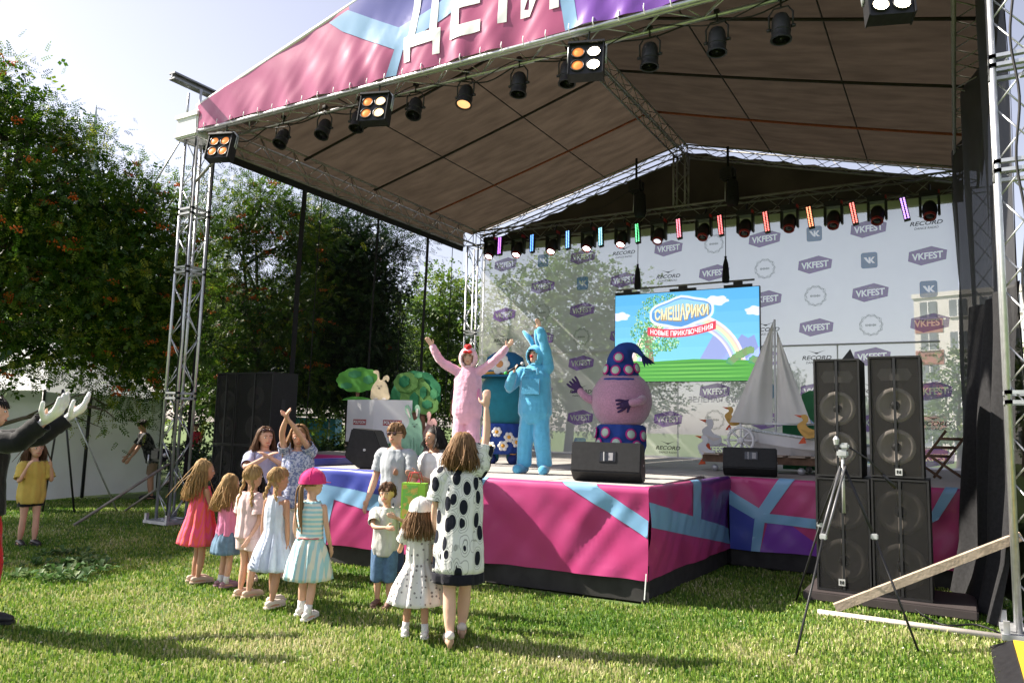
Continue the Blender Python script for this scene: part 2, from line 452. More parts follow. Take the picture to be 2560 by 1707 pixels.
# ================================================================ trusses
def unit_tube(r, mat, name):
    b = MB(); b.path([(0, 0, 0), (0, 0, 1)], r, 6, True)
    return b.mesh(name, mat, True)
BR = {}
def brace(parent, A, B, r, mat):
    k = (r, mat.name)
    if k not in BR: BR[k] = unit_tube(r, mat, 'brace')
    A, B = Vector(A), Vector(B); d = B - A
    o = bpy.data.objects.new('brace', BR[k]); COL.objects.link(o); o.parent = parent
    o.location = A - parent.location; o.rotation_mode = 'QUATERNION'; o.rotation_quaternion = d.to_track_quat('Z', 'Y'); o.scale = (1, 1, d.length)
    return o
def truss(name, label, cat, A, B, s=.36, step=.45, mat=ALU, indiv=True, group=None, up=None, r=.025, rb=.009, frames=()):
    A, B = Vector(A), Vector(B); d = (B - A); L = d.length; d.normalize()
    if up is None: up = Vector((0, 0, 1)) if abs(d.z) < .8 else Vector((0, 1, 0))
    up = (up - d * up.dot(d)).normalized(); sd_ = d.cross(up)
    t = empty(name, A, label, cat, group)
    C = [sd_ * a * s / 2 + up * b * s / 2 for a, b in ((-1, -1), (1, -1), (1, 1), (-1, 1))]
    for c in C:
        MB().path([A + c, B + c], r, 10).build('chord', mat, t, True)
    n = max(2, int(L / step)); lace = MB()
    for f in range(4):
        c0, c1 = C[f], C[(f + 1) % 4]
        for i in range(n):
            p, q = (c0, c1) if (i + f) % 2 == 0 else (c1, c0)
            a = A + d * (L * i / n) + p; b_ = A + d * (L * (i + 1) / n) + q
            if indiv: brace(t, a, b_, rb, mat)
            else: lace.path([a, b_], rb, 5)
    for z in (0.01, L - .01):
        for f in range(4):
            if indiv: brace(t, A + d * z + C[f], A + d * z + C[(f + 1) % 4], rb * 1.3, mat)
            else: lace.path([A + d * z + C[f], A + d * z + C[(f + 1) % 4]], rb * 1.3, 5)
    if not indiv: tag(lace.build('lacing', mat, t, True), kind='stuff')
    for z in frames:
        fm = MB()
        for dz in (-.045, .045):
            for f in range(4):
                fm.box(A + d * (z + dz) + (C[f] + C[(f + 1) % 4]) / 2, (abs((C[f] - C[(f + 1) % 4]).x) + .06, abs((C[f] - C[(f + 1) % 4]).y) + .06, .035))
        fm.build('joint_frame', mat, t)
    return t
W, D = 12.23, 9.07
TL = truss('truss_tower', 'slim aluminium truss tower holding up the left front roof corner', 'truss tower', (0, 0, .06), (0, 0, 6.75), .33, .42, frames=(2.1, 4.3, 5.35), group='front roof towers', r=.026)
TR = truss('truss_tower', 'aluminium truss tower at the right edge of the picture', 'truss tower', (W, 0, .06), (W, 0, 7.6), .34, .42, frames=(2.1, 4.3, 5.35), group='front roof towers', r=.026)
for t, x in ((TL, 0), (TR, W)):
    b = MB(); b.box((x, 0, .035), (.62, .62, .05))
    for a in (-1, 1):
        for c in (-1, 1): b.box((x + a * .27, c * .27, .1), (.05, .05, .14))
    b.build('base_plate', STEEL, t)
    # sleeve block that rides on the tower
    b = MB()
    for a in (-1, 1):
        b.box((x + a * .27, 0, 6.95), (.03, .54, .46)); b.box((x, a * .27, 6.95), (.5, .03, .46))
        b.box((x, a * .285, 6.78), (.6, .05, .07)); b.box((x, a * .285, 7.12), (.6, .05, .07))
    b.build('sleeve_block', WHITE, t)
    for a in (-1, 1):
        for c in (-1, 1): MB().path([(x + a * .17, c * .17, 7.1), (x + a * .17, c * .17, 7.62)], .022, 8).build('head_post', ALU, t, True)
        MB().path([(x + a * .17, -.17, 7.15), (x + a * .17, .17, 7.6)], .012, 6).build('head_brace', ALU, t, True)
    b = MB(); b.box((x, 0, 7.66), (.16, 1.3, .03)); b.box((x, 0, 7.76), (.16, 1.3, .03)); b.box((x, 0, 7.71), (.03, 1.3, .09)); b.build('hoist_beam', M('grey_beam', (.22, .23, .25), .5, .5), t)
for x, y, lb in ((0.1, D, 'rear left truss tower beside the edge of the backdrop'), (W, D, 'rear right truss tower behind the dark side scrim')):
    truss('truss_tower', lb, 'truss tower', (x, y, .06), (x, y, 6.8), .36, .5, frames=(2.1, 4.3), group='rear roof towers', indiv=(x < 1), mat=ALU)
ZB = 6.81
truss('roof_truss', 'front roof truss under the banner with stage lights', 'truss', (.3, 0, ZB + .17), (W - .3, 0, ZB + .17), .36, .4, group='roof trusses', r=.028)
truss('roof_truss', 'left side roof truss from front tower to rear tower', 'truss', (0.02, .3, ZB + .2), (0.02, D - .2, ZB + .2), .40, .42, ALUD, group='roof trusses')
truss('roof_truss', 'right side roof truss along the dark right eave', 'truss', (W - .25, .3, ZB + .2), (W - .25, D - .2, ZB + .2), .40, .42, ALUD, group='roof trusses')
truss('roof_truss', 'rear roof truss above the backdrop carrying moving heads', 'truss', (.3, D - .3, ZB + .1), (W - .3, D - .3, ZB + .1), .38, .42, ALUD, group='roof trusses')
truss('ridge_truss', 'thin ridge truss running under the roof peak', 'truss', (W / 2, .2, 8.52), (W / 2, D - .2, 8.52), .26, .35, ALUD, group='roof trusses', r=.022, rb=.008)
for sx, lb in ((0, 'left sloping rear gable truss under bright gap'), (1, 'right sloping rear gable truss under bright gap')):
    xa = .35 if sx == 0 else W - .35
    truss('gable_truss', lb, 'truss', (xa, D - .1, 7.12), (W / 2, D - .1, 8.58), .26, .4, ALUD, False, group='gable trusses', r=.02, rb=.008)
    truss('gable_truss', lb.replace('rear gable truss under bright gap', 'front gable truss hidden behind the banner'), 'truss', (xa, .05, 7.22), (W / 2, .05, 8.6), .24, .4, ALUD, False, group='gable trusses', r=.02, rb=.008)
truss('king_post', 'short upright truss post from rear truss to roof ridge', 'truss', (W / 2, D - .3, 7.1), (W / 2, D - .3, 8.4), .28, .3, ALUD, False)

# ================================================================ roof canopy
def roofz(x): return 7.16 + .268 * (W / 2 - abs(x - W / 2))
rc = empty('roof_canopy', (W / 2, D / 2, 8.7), 'brown canvas canopy roof over the stage with cable lines', 'canopy')
for sgn, nm in ((-1, 'canvas_slope'), (1, 'canvas_slope')):
    def fn(u, v, sgn=sgn):
        x = W / 2 + sgn * u * (W / 2 + .05); y = -.12 + v * (D + .1)
        z = roofz(x) + .02 - .05 * math.sin(PI * u) - .035 * math.sin(v * PI * 4) ** 2 * math.sin(PI * u) + .015 * noise.noise((x * 1.1, y * .6, 2))
        return (x, y, z)
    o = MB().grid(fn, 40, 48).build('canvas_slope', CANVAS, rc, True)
# valances of the same canvas behind the side trusses
for xv in (-.27, W + .02):
    MB().grid(lambda u, v: (xv + .02 * noise.noise((u * 9, v, xv)), .1 + u * (D - .2), 6.78 + v * .46), 40, 4).build('side_valance', CANVAS, rc, True)
# webbing and seams under the canvas
def rline(name, p, q, r, mat, sag=.03):
    pts = []
    for i in range(13):
        t = i / 12; x = p[0] + (q[0] - p[0]) * t; y = p[1] + (q[1] - p[1]) * t
        pts.append((x, y, roofz(x) - .085 - sag * math.sin(PI * t)))
    MB().path(pts, r, 6).build(name, mat, rc, True)
DK = M('dark_webbing', (.030, .026, .022), .9)
RED = M('rust_red_strap', (.28, .075, .035), .9)
for y, mt, r in ((2.35, DK, .028), (4.55, DK, .028), (6.7, RED, .026)):
    rline('webbing_strap', (.2, y), (W / 2 - .1, y), r, mt); rline('webbing_strap', (W / 2 + .1, y), (W - .2, y), r, mt)
for x in (2.1, 4.1, 8.2, 10.2):
    rline('seam_cord', (x, .2), (x, D - .2), .012, DK, .02)
# rear gable cloth, hung a little below the roof so daylight shows in the gap
mb = MB()
def fn(u, v):
    x = .3 + u * (W - .6)
    top = roofz(x) - (.30 if x < W / 2 else .16) - .05 * abs(math.sin(x * 5.2)) - .03 * noise.noise((x * 2.4, 0, 7))
    return (x, D + .05 + .04 * noise.noise((x * 1.5, v * 2, 1)), 6.6 + v * max(.1, top - 6.6))
mb.grid(fn, 90, 8)
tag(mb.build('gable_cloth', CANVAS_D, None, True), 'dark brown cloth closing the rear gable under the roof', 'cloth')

# ================================================================ front gable banner
bn = empty('gable_banner', (W / 2, -.25, 6.82), 'pink and blue vinyl banner on the roof front with white letters', 'banner')
def bfold(x, z, k=0.):
    t = max(0., min(1., (z - 6.82) / max(.05, roofz(x) - 6.82)))
    d = .035 * noise.noise((x * .8, z * 1.2, 1)) + .018 * noise.noise((x * 2.6 + z * 2.4, z * .7, 5))
    d += .022 * (1 - t) ** 2 * math.sin(x * 9.5 + 2 * noise.noise((x, z, 0))) + .012 * noise.noise((x * 7 - z * 5, z * 1.6, 3)) * (1 - t)
    zz = z - .035 * (1 - t) ** 3 * abs(math.sin(x * 2.05))
    return Vector((x, -.27 + d * 1.0 - k, zz + .035 * (1 - t) ** 3 * .5))
def clip_poly(pts):
    """clip an outline in (x, z) to the gable triangle"""
    bm = bmesh.new(); bm.faces.new([bm.verts.new((a, b, 0)) for a, b in pts])
    for co, no in (((0, 6.84, 0), (0, -1, 0)), ((W / 2, roofz(W / 2) + .03, 0), (-.268, 1, 0)), ((W / 2, roofz(W / 2) + .03, 0), (.268, 1, 0)), ((.22, 0, 0), (-1, 0, 0)), ((W - .22, 0, 0), (1, 0, 0))):
        bmesh.ops.bisect_plane(bm, geom=bm.verts[:] + bm.edges[:] + bm.faces[:], plane_co=co, plane_no=no, clear_outer=True)
    bmesh.ops.triangulate(bm, faces=bm.faces[:])
    bm.verts.index_update()
    V = [v.co.copy() for v in bm.verts]; F = [[v.index for v in f.verts] for f in bm.faces]; bm.free(); return V, F
def bpiece(name, pts, mat, k, step=.07):
    V, F = clip_poly(pts); b = MB(); drape(b, V, F, lambda x, z: bfold(x, z, k), step); return b.build(name, mat, bn, True)
bpiece('vinyl_sheet', [(0, 6.5), (W, 6.5), (W, 9.5), (0, 9.5)], BPINK, 0, .055)
bpiece('purple_field', [(7.62, 6.5), (12.3, 6.5), (12.3, 9.5), (6.6, 9.5)], BPUR, .004)
bpiece('indigo_field', [(3.75, 8.0), (4.72, 7.56), (6.5, 7.95), (6.6, 9.3), (3.5, 9.3)], BIND, .004)
bpiece('blue_band', [(3.3, 8.02), (3.7, 8.12), (4.72, 7.58), (4.98, 7.54), (4.83, 7.2), (4.67, 7.24), (3.6, 7.80)], BLB, .008)
bpiece('blue_band', [(4.84, 7.28), (4.66, 7.26), (4.42, 6.6), (4.62, 6.6)], BLB, .008)
bpiece('blue_band', [(4.84, 7.24), (4.72, 7.58), (5.1, 7.66), (6.6, 8.2), (6.7, 7.95), (5.5, 7.5)], BLB, .0085)
bpiece('blue_band', [(7.52, 6.5), (7.70, 6.5), (7.58, 7.26), (7.25, 8.4), (7.05, 8.4), (7.38, 7.3)], BLB, .008)
for ch, xc, zc, hs in (('Д', 5.17, 7.62, 1.32), ('Е', 5.92, 7.66, 1.32), ('Т', 6.52, 7.70, 1.32), ('И', 7.08, 7.70, 1.32)):
    V, F, ww, hh_ = text_bm(ch, hs, .035)
    sc = {'Д': .66, 'Е': .50, 'Т': .56, 'И': .58}[ch] / ww
    V = [Vector((v.x * sc + xc, v.y + zc, 0)) for v in V]
    b = MB(); drape(b, V, F, lambda x, z: bfold(x, z, .013), .06); b.build('letter', WHITEV, bn, True)
# eyelet ties along the lower tube
for i in range(34):
    x = .5 + i * .335
    b = MB(); b.path([(x, -.30, 6.90), (x, -.315, 6.83), (x + .01, -.28, 6.77), (x + .015, -.2, 6.80)], .007, 5); b.build('tie', WHITEV, bn, True)
b = MB(); b.path([(.25, -.245, 6.80), (W - .25, -.245, 6.80)], .03, 10); b.build('lower_tube', ALU, bn, True)
for sgn in (-1, 1):
    b = MB(); b.path([(W / 2 + sgn * (W / 2 - .2), -.23, roofz(.2) + .05), (W / 2, -.23, roofz(W / 2) + .06)], .045, 10); b.build('edge_tube', WHITEV, bn, True)

# ================================================================ stage
ZD = 1.17
st = empty('stage', (6.3, 5.5, 0), 'raised grey plywood stage with thrust and printed vinyl skirts', 'stage')
TC, TB_, TA = (8.78, -.80), (8.90, 2.12), (4.05, -1.12)
pm = MB(); pm.cbox((0, 0, -.02), (.992, 1.992, .04), .004)
pmesh = pm.mesh('deck_panel', PLY, False)
random.seed(3)
def panel(x, y, sx=1., sy=1., rz=0.):
    o = bpy.data.objects.new('deck_panel', pmesh); COL.objects.link(o); o.parent = st
    o.location = (x - st.location.x, y - st.location.y, ZD + random.uniform(-.0015, .0015)); o.scale = (sx, sy, 1); o.rotation_euler[2] = rz
for i in range(12):
    for j in range(4):
        panel(.55 + i * 1.0, 3.13 + j * 2.0, 1, 1)
ang = math.atan2(TC[1] - TA[1], TC[0] - TA[0])
ex = Vector((math.cos(ang), math.sin(ang), 0)); ey = Vector((-math.sin(ang), math.cos(ang), 0))
for i in range(4):
    for j in range(2):
        p = Vector((*TA, 0)) + ex * (.60 + i * 1.178) + ey * (.80 + j * 1.57); panel(p.x, p.y, 1.178, .785 if j == 0 else .80, ang)
b = MB(); b.box((6.25, 6.1, .55), (11.9, 7.7, 1.1)); b.build('understructure', BLACKF, st)
b = MB()
lo = [Vector((TA[0] + .06, TA[1] + .06, 0)), Vector((TC[0] - .06, TC[1] + .06, 0)), Vector((TB_[0] - .06, TB_[1] + .1, 0)), Vector((TA[0] + .05, TB_[1] + .1, 0))]
b.add([p + Vector((0, 0, .02)) for p in lo] + [p + Vector((0, 0, 1.1)) for p in lo], [(0, 1, 2, 3), (7, 6, 5, 4)] + [(i, (i + 1) % 4, (i + 1) % 4 + 4, i + 4) for i in range(4)])
b.build('thrust_understructure', BLACKF, st)
def skirt(A, B, pieces, hang=.22, name='vinyl_skirt', amp=1.7, base=PINKV, lapl=True):
    """vinyl sheet hung from the deck edge A->B (outside on the right-hand side); pieces = (material, outline in (distance, height))"""
    A, B = Vector((*A, 0)), Vector((*B, 0)); L = (B - A).length; e = (B - A) / L; nn = Vector((e.y, -e.x, 0))
    def fold(s, z, k=0.):
        t = (ZD - z) / (ZD - hang)
        if t < 0: return A + e * s + nn * (.02 + t * .6 + k * .3) + Vector((0, 0, ZD + .008 + k))
        d = .028 * noise.noise((s * .7 + A.x, z * .9, 1)) + .022 * noise.noise((s * 2.2 + z * 2.6 + A.y, z * .8, 2)) + .016 * noise.noise((s * 4.5 - z * 3.4, z * 1.1, 8))
        d += .010 * math.sin(s * 13 + 3 * noise.noise((s, z, 0))) * max(0, 1 - t * 2.2)
        return A + e * s + nn * (.035 + d * amp * min(1, t * 4) + k) + Vector((0, 0, z + .014 * noise.noise((s * 1.7, 0, 9)) * (t > .9)))
    sk = empty('tmp', (0, 0, 0)); bpy.data.objects.remove(sk)
    root = None
    for i, (mt, pts) in enumerate([(base, [(0, hang), (L, hang), (L, ZD + .06), (0, ZD + .06)])] + pieces):
        bm = bmesh.new(); bm.faces.new([bm.verts.new((a, c, 0)) for a, c in pts])
        for co, no in (((0, hang, 0), (0, -1, 0)), ((0, ZD + .06, 0), (0, 1, 0)), ((0, 0, 0), (-1, 0, 0)), ((L, 0, 0), (1, 0, 0))):
            bmesh.ops.bisect_plane(bm, geom=bm.verts[:] + bm.edges[:] + bm.faces[:], plane_co=co, plane_no=no, clear_outer=True)
        bmesh.ops.triangulate(bm, faces=bm.faces[:]); bm.verts.index_update()
        V = [v.co.copy() for v in bm.verts]; F = [[v.index for v in f.verts] for f in bm.faces]; bm.free()
        b = MB(); drape(b, V, F, lambda s, z: fold(s, z, .0 if i == 0 else .003 + .0015 * i), .05)
        if i == 0: root = b.build(name, mt, st, True)
        else: b.build('printed_field', mt, root, True)
    b = MB(); b.grid(lambda u, v: tuple(A + e * (u * L) + nn * (-.015 + .012 * noise.noise((u * L * 2, v, 4))) + Vector((0, 0, v * (hang + .15)))), int(L * 8), 3)
    b.build('lower_drape', M('black_drape', (.03, .028, .028), .8, 0, .3, 6), st, True)
# thrust front: distances run from the left end
def X(x): return (x - TA[0]) / ex.x
skirt(TA, (TC[0] + .045, TC[1] + .003), [
    (LBLUE, [(X(4.0), .1), (X(4.6), .1), (X(4.72), .79), (X(5.45), .655), (X(5.45), 1.3), (X(4.0), 1.3)]),
    (INDIGO, [(X(4.0), 1.03), (X(5.75), .86), (X(5.9), 1.3), (X(4.0), 1.3)]),
    (LBLUE, [(X(6.05), .1), (X(6.35), .1), (X(6.98), 1.3), (X(6.45), 1.3), (X(5.4), .64), (X(5.4), .9), (X(5.5), .9)][0:4] + [(X(6.0), .6)]),
    (LBLUE, [(X(7.62), 1.3), (X(8.02), 1.3), (X(8.82), .83), (X(8.82), .65)]),
])
Y_ = lambda y: y + .80
skirt(TC, TB_, [
    (M('deep_purple_vinyl', (.13, .03, .22), .34, 0, .05, 1.5, .06, 5, coat=.25), [(Y_(.86), 1.3), (Y_(3), 1.3), (Y_(3), .4), (Y_(.86), .62)]),
    (LBLUE, [(Y_(-1), 1.06), (Y_(-1), .80), (Y_(2.4), .23), (Y_(2.4), .43)]),
    (LBLUE, [(Y_(.60), 1.3), (Y_(.88), 1.3), (Y_(.87), .64), (Y_(.57), .70)]),
])
skirt((8.93, 2.13), (12.05, 2.13), [
    (INDIGO, [(0, .1), (0, .82), (.36, .66), (.28, .1)]),
    (PURPLE, [(.36, .1), (.50, .62), (.75, .62), (1.15, .35), (1.25, .1)]),
    (LBLUE, [(-.1, 1.06), (-.1, .86), (.32, .64), (.46, .74)]),
    (LBLUE, [(.34, .70), (.26, .1), (.37, .1), (.47, .66)]),
    (LBLUE, [(.32, .68), (.44, .60), (.92, 1.3), (.72, 1.3)]),
    (LBLUE, [(.40, .60), (1.6, .55), (1.6, .68), (.45, .72)]),
    (LBLUE, [(2.62, 1.3), (2.40, .86), (2.35, .72), (2.48, .80), (2.77, 1.3)]),
], name='vinyl_skirt')
skirt((.35, 2.13), (4.0, 2.13), [(INDIGO, [(1.4, .1), (2.6, .1), (3.2, 1.3), (1.9, 1.3)]), (LBLUE, [(2.6, .1), (2.9, .1), (3.5, 1.3), (3.2, 1.3)])])
skirt((4.03, 2.1), TA, [(INDIGO, [(0, .1), (1.5, .1), (2.2, 1.3), (0, 1.3)])])
# raised printed edge along the left side of the thrust
for y0, y1, mt in ((-1.0, .05, INDIGO), (.05, .62, PINKV), (.62, .85, LBLUE), (.85, 2.0, INDIGO)):
    b = MB(); b.cbox((4.03, (y0 + y1) / 2, ZD + .05), (.06, y1 - y0 - .003, .10), .012); b.build('edge_rail', mt, st)

# ================================================================ backdrop with printed logos
BX0, BX1, BZ0, BZ1, BY = .42, 11.78, 1.14, 6.72, 8.86
def bdf(x, z, k=0.):
    return Vector((x, BY - k + .035 * noise.noise((x * .55, z * .45, 6)) + .012 * noise.noise((x * 1.9, z * 1.1, 2)), z))
BD = M('white_mesh_fabric', (.88, .88, .88), .8, 0, .03, 2, trans=.5, alpha=.58)
bd = empty('stage_backdrop', (W / 2, BY, BZ0), 'white mesh stage backdrop with repeated purple and blue logos', 'backdrop')
MB().grid(lambda u, v: tuple(bdf(BX0 + u * (BX1 - BX0), BZ0 + v * (BZ1 - BZ0))), 70, 40).build('mesh_sheet', BD, bd, True)
b = MB(); b.path([bdf(BX0 + i * .5, 3.72, -.03) for i in range(23)], .02, 6); b.build('back_rail', ALUD, bd, True)
for x in (9.5, 6.0, 2.4): b = MB(); b.path([(x, BY + .06, 1.1), (x, BY + .06, 3.72)], .015, 6); b.build('back_upright', ALUD, bd, True)
LG = dict(a=M('logo_purple_ink', (.20, .05, .42), .8, 0, .05, 3, trans=.5, alpha=.66), b=M('logo_blue_ink', (.06, .22, .52), .8, 0, .05, 3, trans=.5, alpha=.66),
          k=M('logo_black_ink', (.04, .04, .045), .8, 0, .05, 3, trans=.15, alpha=.86), w=M('logo_white_ink', (.80, .80, .80), .8, 0, .03, 3, trans=.35, alpha=.9),
          g=M('logo_grey_green_ink', (.13, .17, .13), .8, 0, .05, 3, trans=.2, alpha=.8))
def lput(name, V, F, mat, parent, c, k):
    b = MB(); b.add([bdf(c[0] + v[0], c[1] + v[1], k) for v in V], F); return b.build(name, mat, parent, False)
def rrect(w_, h_, r_, n=4):
    P = []
    for cx, cy, a0 in ((w_ - r_, h_ - r_, 0), (-w_ + r_, h_ - r_, 90), (-w_ + r_, -h_ + r_, 180), (w_ - r_, -h_ + r_, 270)):
        for i in range(n + 1):
            a = R(a0 + 90 * i / n); P.append((cx + r_ * math.cos(a), cy + r_ * math.sin(a)))
    return P
hexa = [(-.355, -.09), (-.12, -.195), (.33, -.10), (.355, .09), (.08, .195), (-.33, .105)]
def vk(sz):
    P1 = [(-.5, .32), (-.26, .32), (-.05, -.05), (-.05, .32), (.12, .32), (.12, .06), (.30, .32), (.52, .32), (.26, .0), (.54, -.32), (.30, -.32), (.12, -.08), (.12, -.32), (-.02, -.32), (-.2, -.14)]
    return [(a * sz, b_ * sz) for a, b_ in P1]
seq = 'vkvrvw'
V, F, ww, hh_ = text_bm('VKFEST', .2, .006, .0, .96); s_ = .56 / ww
KO_V = knocked_out(hexa, [[(x * s_, y * s_ * 1.1 + x * .04) for x, y in lp] for lp in outline_loops(V, F)])
KO_K = knocked_out(rrect(.16, .17, .05), [vk(.21)])
colx = [1.2, 2.36, 3.51, 4.63, 5.78, 6.88, 8.03, 9.09, 10.17, 11.25]; rowz = [6.17, 5.48, 4.79, 4.10, 3.44, 2.72, 2.07, 1.40]
for ri, z in enumerate(rowz):
    for ci, x in enumerate(colx):
        if 5.0 < x < 7.7 and 3.0 < z < 4.9: continue      # behind the video screen
        t = seq[(ci - ri) % 6]; c = (x, z)
        if t == 'v':
            lg = lput('festival_logo', KO_V[0], KO_V[1], LG['a'], bd, c, .006)
        elif t == 'k':
            lg = lput('network_logo', KO_K[0], KO_K[1], LG['b'], bd, c, .006)
        elif t == 'r':
            V, F, ww, hh_ = text_bm('RECORD', .17, .004, .25, 1.0); s_ = .60 / ww
            lg = lput('radio_logo', [(v.x * s_, v.y * s_ * .8) for v in V], F, LG['k'], bd, c, .006)
            V, F, ww, hh_ = text_bm('DANCE RADIO', .07, .001, .2, 1.0); s_ = .44 / ww
            lput('lettering', [(v.x * s_, v.y * s_ - .105) for v in V], F, LG['k'], lg, c, .006)
            wing = [(-.19, .165), (-.03, .115), (.03, .115), (.19, .165), (.04, .10), (.02, .08), (-.02, .08), (-.04, .10)]
            lput('wings', wing, [tuple(range(8))], LG['k'], lg, c, .006)
        else:
            b = MB()
            for q in range(5):
                pts = []; ph = q * 1.3
                for i in range(41):
                    a = 2 * PI * i / 40; rr = .2 + .014 * math.sin(a * 7 + ph * 2) + .012 * math.sin(a * 11 + ph * 5) + .008 * (q - 2)
                    pts.append((rr * math.cos(a), rr * math.sin(a)))
                for i in range(40):
                    (x0, y0), (x1, y1) = pts[i], pts[i + 1]; k0 = 1.022
                    b.add([bdf(x + x0, z + y0, .006 + .0006 * q), bdf(x + x1, z + y1, .006 + .0006 * q), bdf(x + x1 * k0, z + y1 * k0, .006 + .0006 * q), bdf(x + x0 * k0, z + y0 * k0, .006 + .0006 * q)], [(0, 1, 2, 3)])
            lg = b.build('wreath_logo', LG['g'], bd)
            P = []; F = []
            for q in range(9):
                x0 = -.105 + q * .0235; hgt = .022 + .006 * math.sin(q * 2.3)
                F.append(tuple(range(len(P), len(P) + 4))); P += [(x0, -hgt), (x0 + .013, -hgt), (x0 + .013, hgt), (x0, hgt)]
            lput('small_print', P, F, LG['g'], lg, c, .006)
V, F, ww, hh_ = text_bm('ЗЕЛЕНАЯ СЦЕНА', .16, .002); s_ = 1.45 / ww
lput('stage_name_lettering', [(v.x * s_, v.y * s_) for v in V], F, M('pale_ink', (.66, .64, .68), .8, 0, .03, 3, trans=.3, alpha=.9), bd, (7.0, 2.52), .006)

# ================================================================ side scrims
def scrim(name, label, x, mat, y0, y1, z0, z1, ny=40, amp=.04, strips=(), smat=BLACKF, skew=0.):
    t = empty(name, (x, (y0 + y1) / 2, z0), label, 'scrim')
    def fn(u, v, k=0.): 
        y = y0 + u * (y1 - y0); z = z0 + v * (z1 - z0)
        return (x + skew * u + amp * noise.noise((y * .9, z * .35, x)) + amp * .6 * math.sin(y * 2.3 + z * .2) + k, y, z)
    MB().grid(fn, ny, 24).build('mesh_sheet', mat, t, True)
    for y, wd in strips:
        b = MB()
        b.grid(lambda u, v: fn((y - wd / 2 + u * wd - y0 + .10 * (v - .5)) / (y1 - y0), v, .012), 1, 24); b.build('webbing_strip', smat, t)
    return t
SC_L = M('grey_scrim', (.03, .03, .033), .9, 0, .1, 3, alpha=.10)
SC_R = M('dense_dark_scrim', (.030, .030, .032), .85, 0, .3, 2, alpha=.94)
scrim('side_scrim', 'thin see-through mesh on the left side of the stage', -.24, SC_L, .35, D - .1, .3, 6.76, strips=((.42, .11), (2.75, .13), (5.15, .07), (7.2, .12), (3.25, .03), (8.3, .035), (6.2, .025)))
scrim('side_scrim', 'dense dark mesh hanging along the right side of the stage', W - .08, SC_R, .25, D - .1, .05, 6.9, amp=.10, strips=((.3, .10), (8.9, .2)), skew=-.42)
b = MB(); b.box((-.2, D / 2, 6.74), (.05, D - .5, .16)); tag(b.build('eave_border', BLACKF), 'black fabric border under the left eave truss', 'cloth')

# small white clover heads and fallen leaves scattered over the lawn (uncountable)
b = MB(); rq = random.Random(17)
for k in range(260):
    d_ = 4.2 + 9 * rq.random() ** 1.3; l_ = (rq.random() * 2 - 1) * d_ * .7
    p = CAM + FWD * d_ + RGT * l_; s_ = rq.uniform(.008, .016)
    if p.y > -1.2 and 0 < p.x < 9: continue
    c = Vector((p.x, p.y, gz(p.x, p.y) + rq.uniform(.0, .022)))
    b.add([c + Vector(v) * s_ for v in ((1, 0, 0), (0, 1, 0), (-1, 0, 0), (0, -1, 0), (0, 0, .8), (0, 0, -.6))], [(0, 1, 4), (1, 2, 4), (2, 3, 4), (3, 0, 4), (1, 0, 5), (2, 1, 5), (3, 2, 5), (0, 3, 5)])
tag(b.build('clover_heads', M('clover_white', (.50, .47, .36), .8, 0, .3, 3), None, True), 'tiny pale clover heads scattered over the lawn', 'clover', kind='stuff')

# heavy black drape bunched beside the right end of the stage
P0, P1 = Vector((11.66, 2.02, 0)), Vector((12.02, .25, 0))
def fn(u, v):
    p = P0.lerp(P1, u); nn = Vector((-.98, -.2, 0)); k = 1 - .35 * v
    return tuple(p + Vector((.18 * v, 0, 0)) + nn * (.05 * math.sin(u * 22 + 2 * noise.noise((u * 3, v * 2, 0))) * k + .10 * noise.noise((u * 4, v * 1.5, 3)) + (.10 * (1 - v * 6) if v < .166 else 0)) + Vector((0, 0, .02 + 3.3 * v)))
tag(MB().grid(fn, 60, 40).build('side_drape', BLACKF, None, True), 'heavy black drape bunched beside the right end of the stage', 'drape')
# loose cables
CBL = M('black_cable', (.012, .012, .013), .6)
def cable(label, pts, r=.009, name='power_cable'): tag(MB().path(catmull(pts, 5), r, 6).build(name, CBL, None, True), label, 'cable')
cable('black cable swagged along the front roof truss', [(.4 + i * .62, .20 + .03 * math.sin(i * 2.3), 6.80 - (.10 + .05 * math.sin(i * 1.7)) * (i % 2)) for i in range(19)], .011)
cable('second black cable looped along the front roof truss', [(1.2 + i * .9, .12, 6.84 - (.14 + .06 * math.sin(i * 2.9)) * (i % 2)) for i in range(12)], .008)
cable('black cable drooping below the rear roof truss', [(.6 + i * .55, 8.52 + .02 * math.sin(i), 6.82 - (.12 + .05 * math.sin(i * 2.1)) * (i % 2)) for i in range(20)], .011)
cable('black cable running down the left truss tower', [(.13, -.19, 6.7 - i * .6 + .0) if i % 2 else (.17, -.20, 6.7 - i * .6) for i in range(12)], .010)
cable('black cable running down the right truss tower', [(W - .02, -.20, 7.4 - i * .6) if i % 2 else (W + .03, -.21, 7.4 - i * .6) for i in range(13)], .012)
cable('black cable snaking over the grass from the right loudspeakers', [(11.2, .42, .05), (11.35, .1, .03), (11.5, -.1, .03), (11.75, .1, .03), (12.0, -.3, .03)], .010)
cable('thin cable hanging from the chain hoist to the rear truss', [(5.0, 8.3, 7.55), (4.3, 8.35, 7.25), (3.5, 8.4, 7.05), (2.6, 8.6, 7.05)], .008)
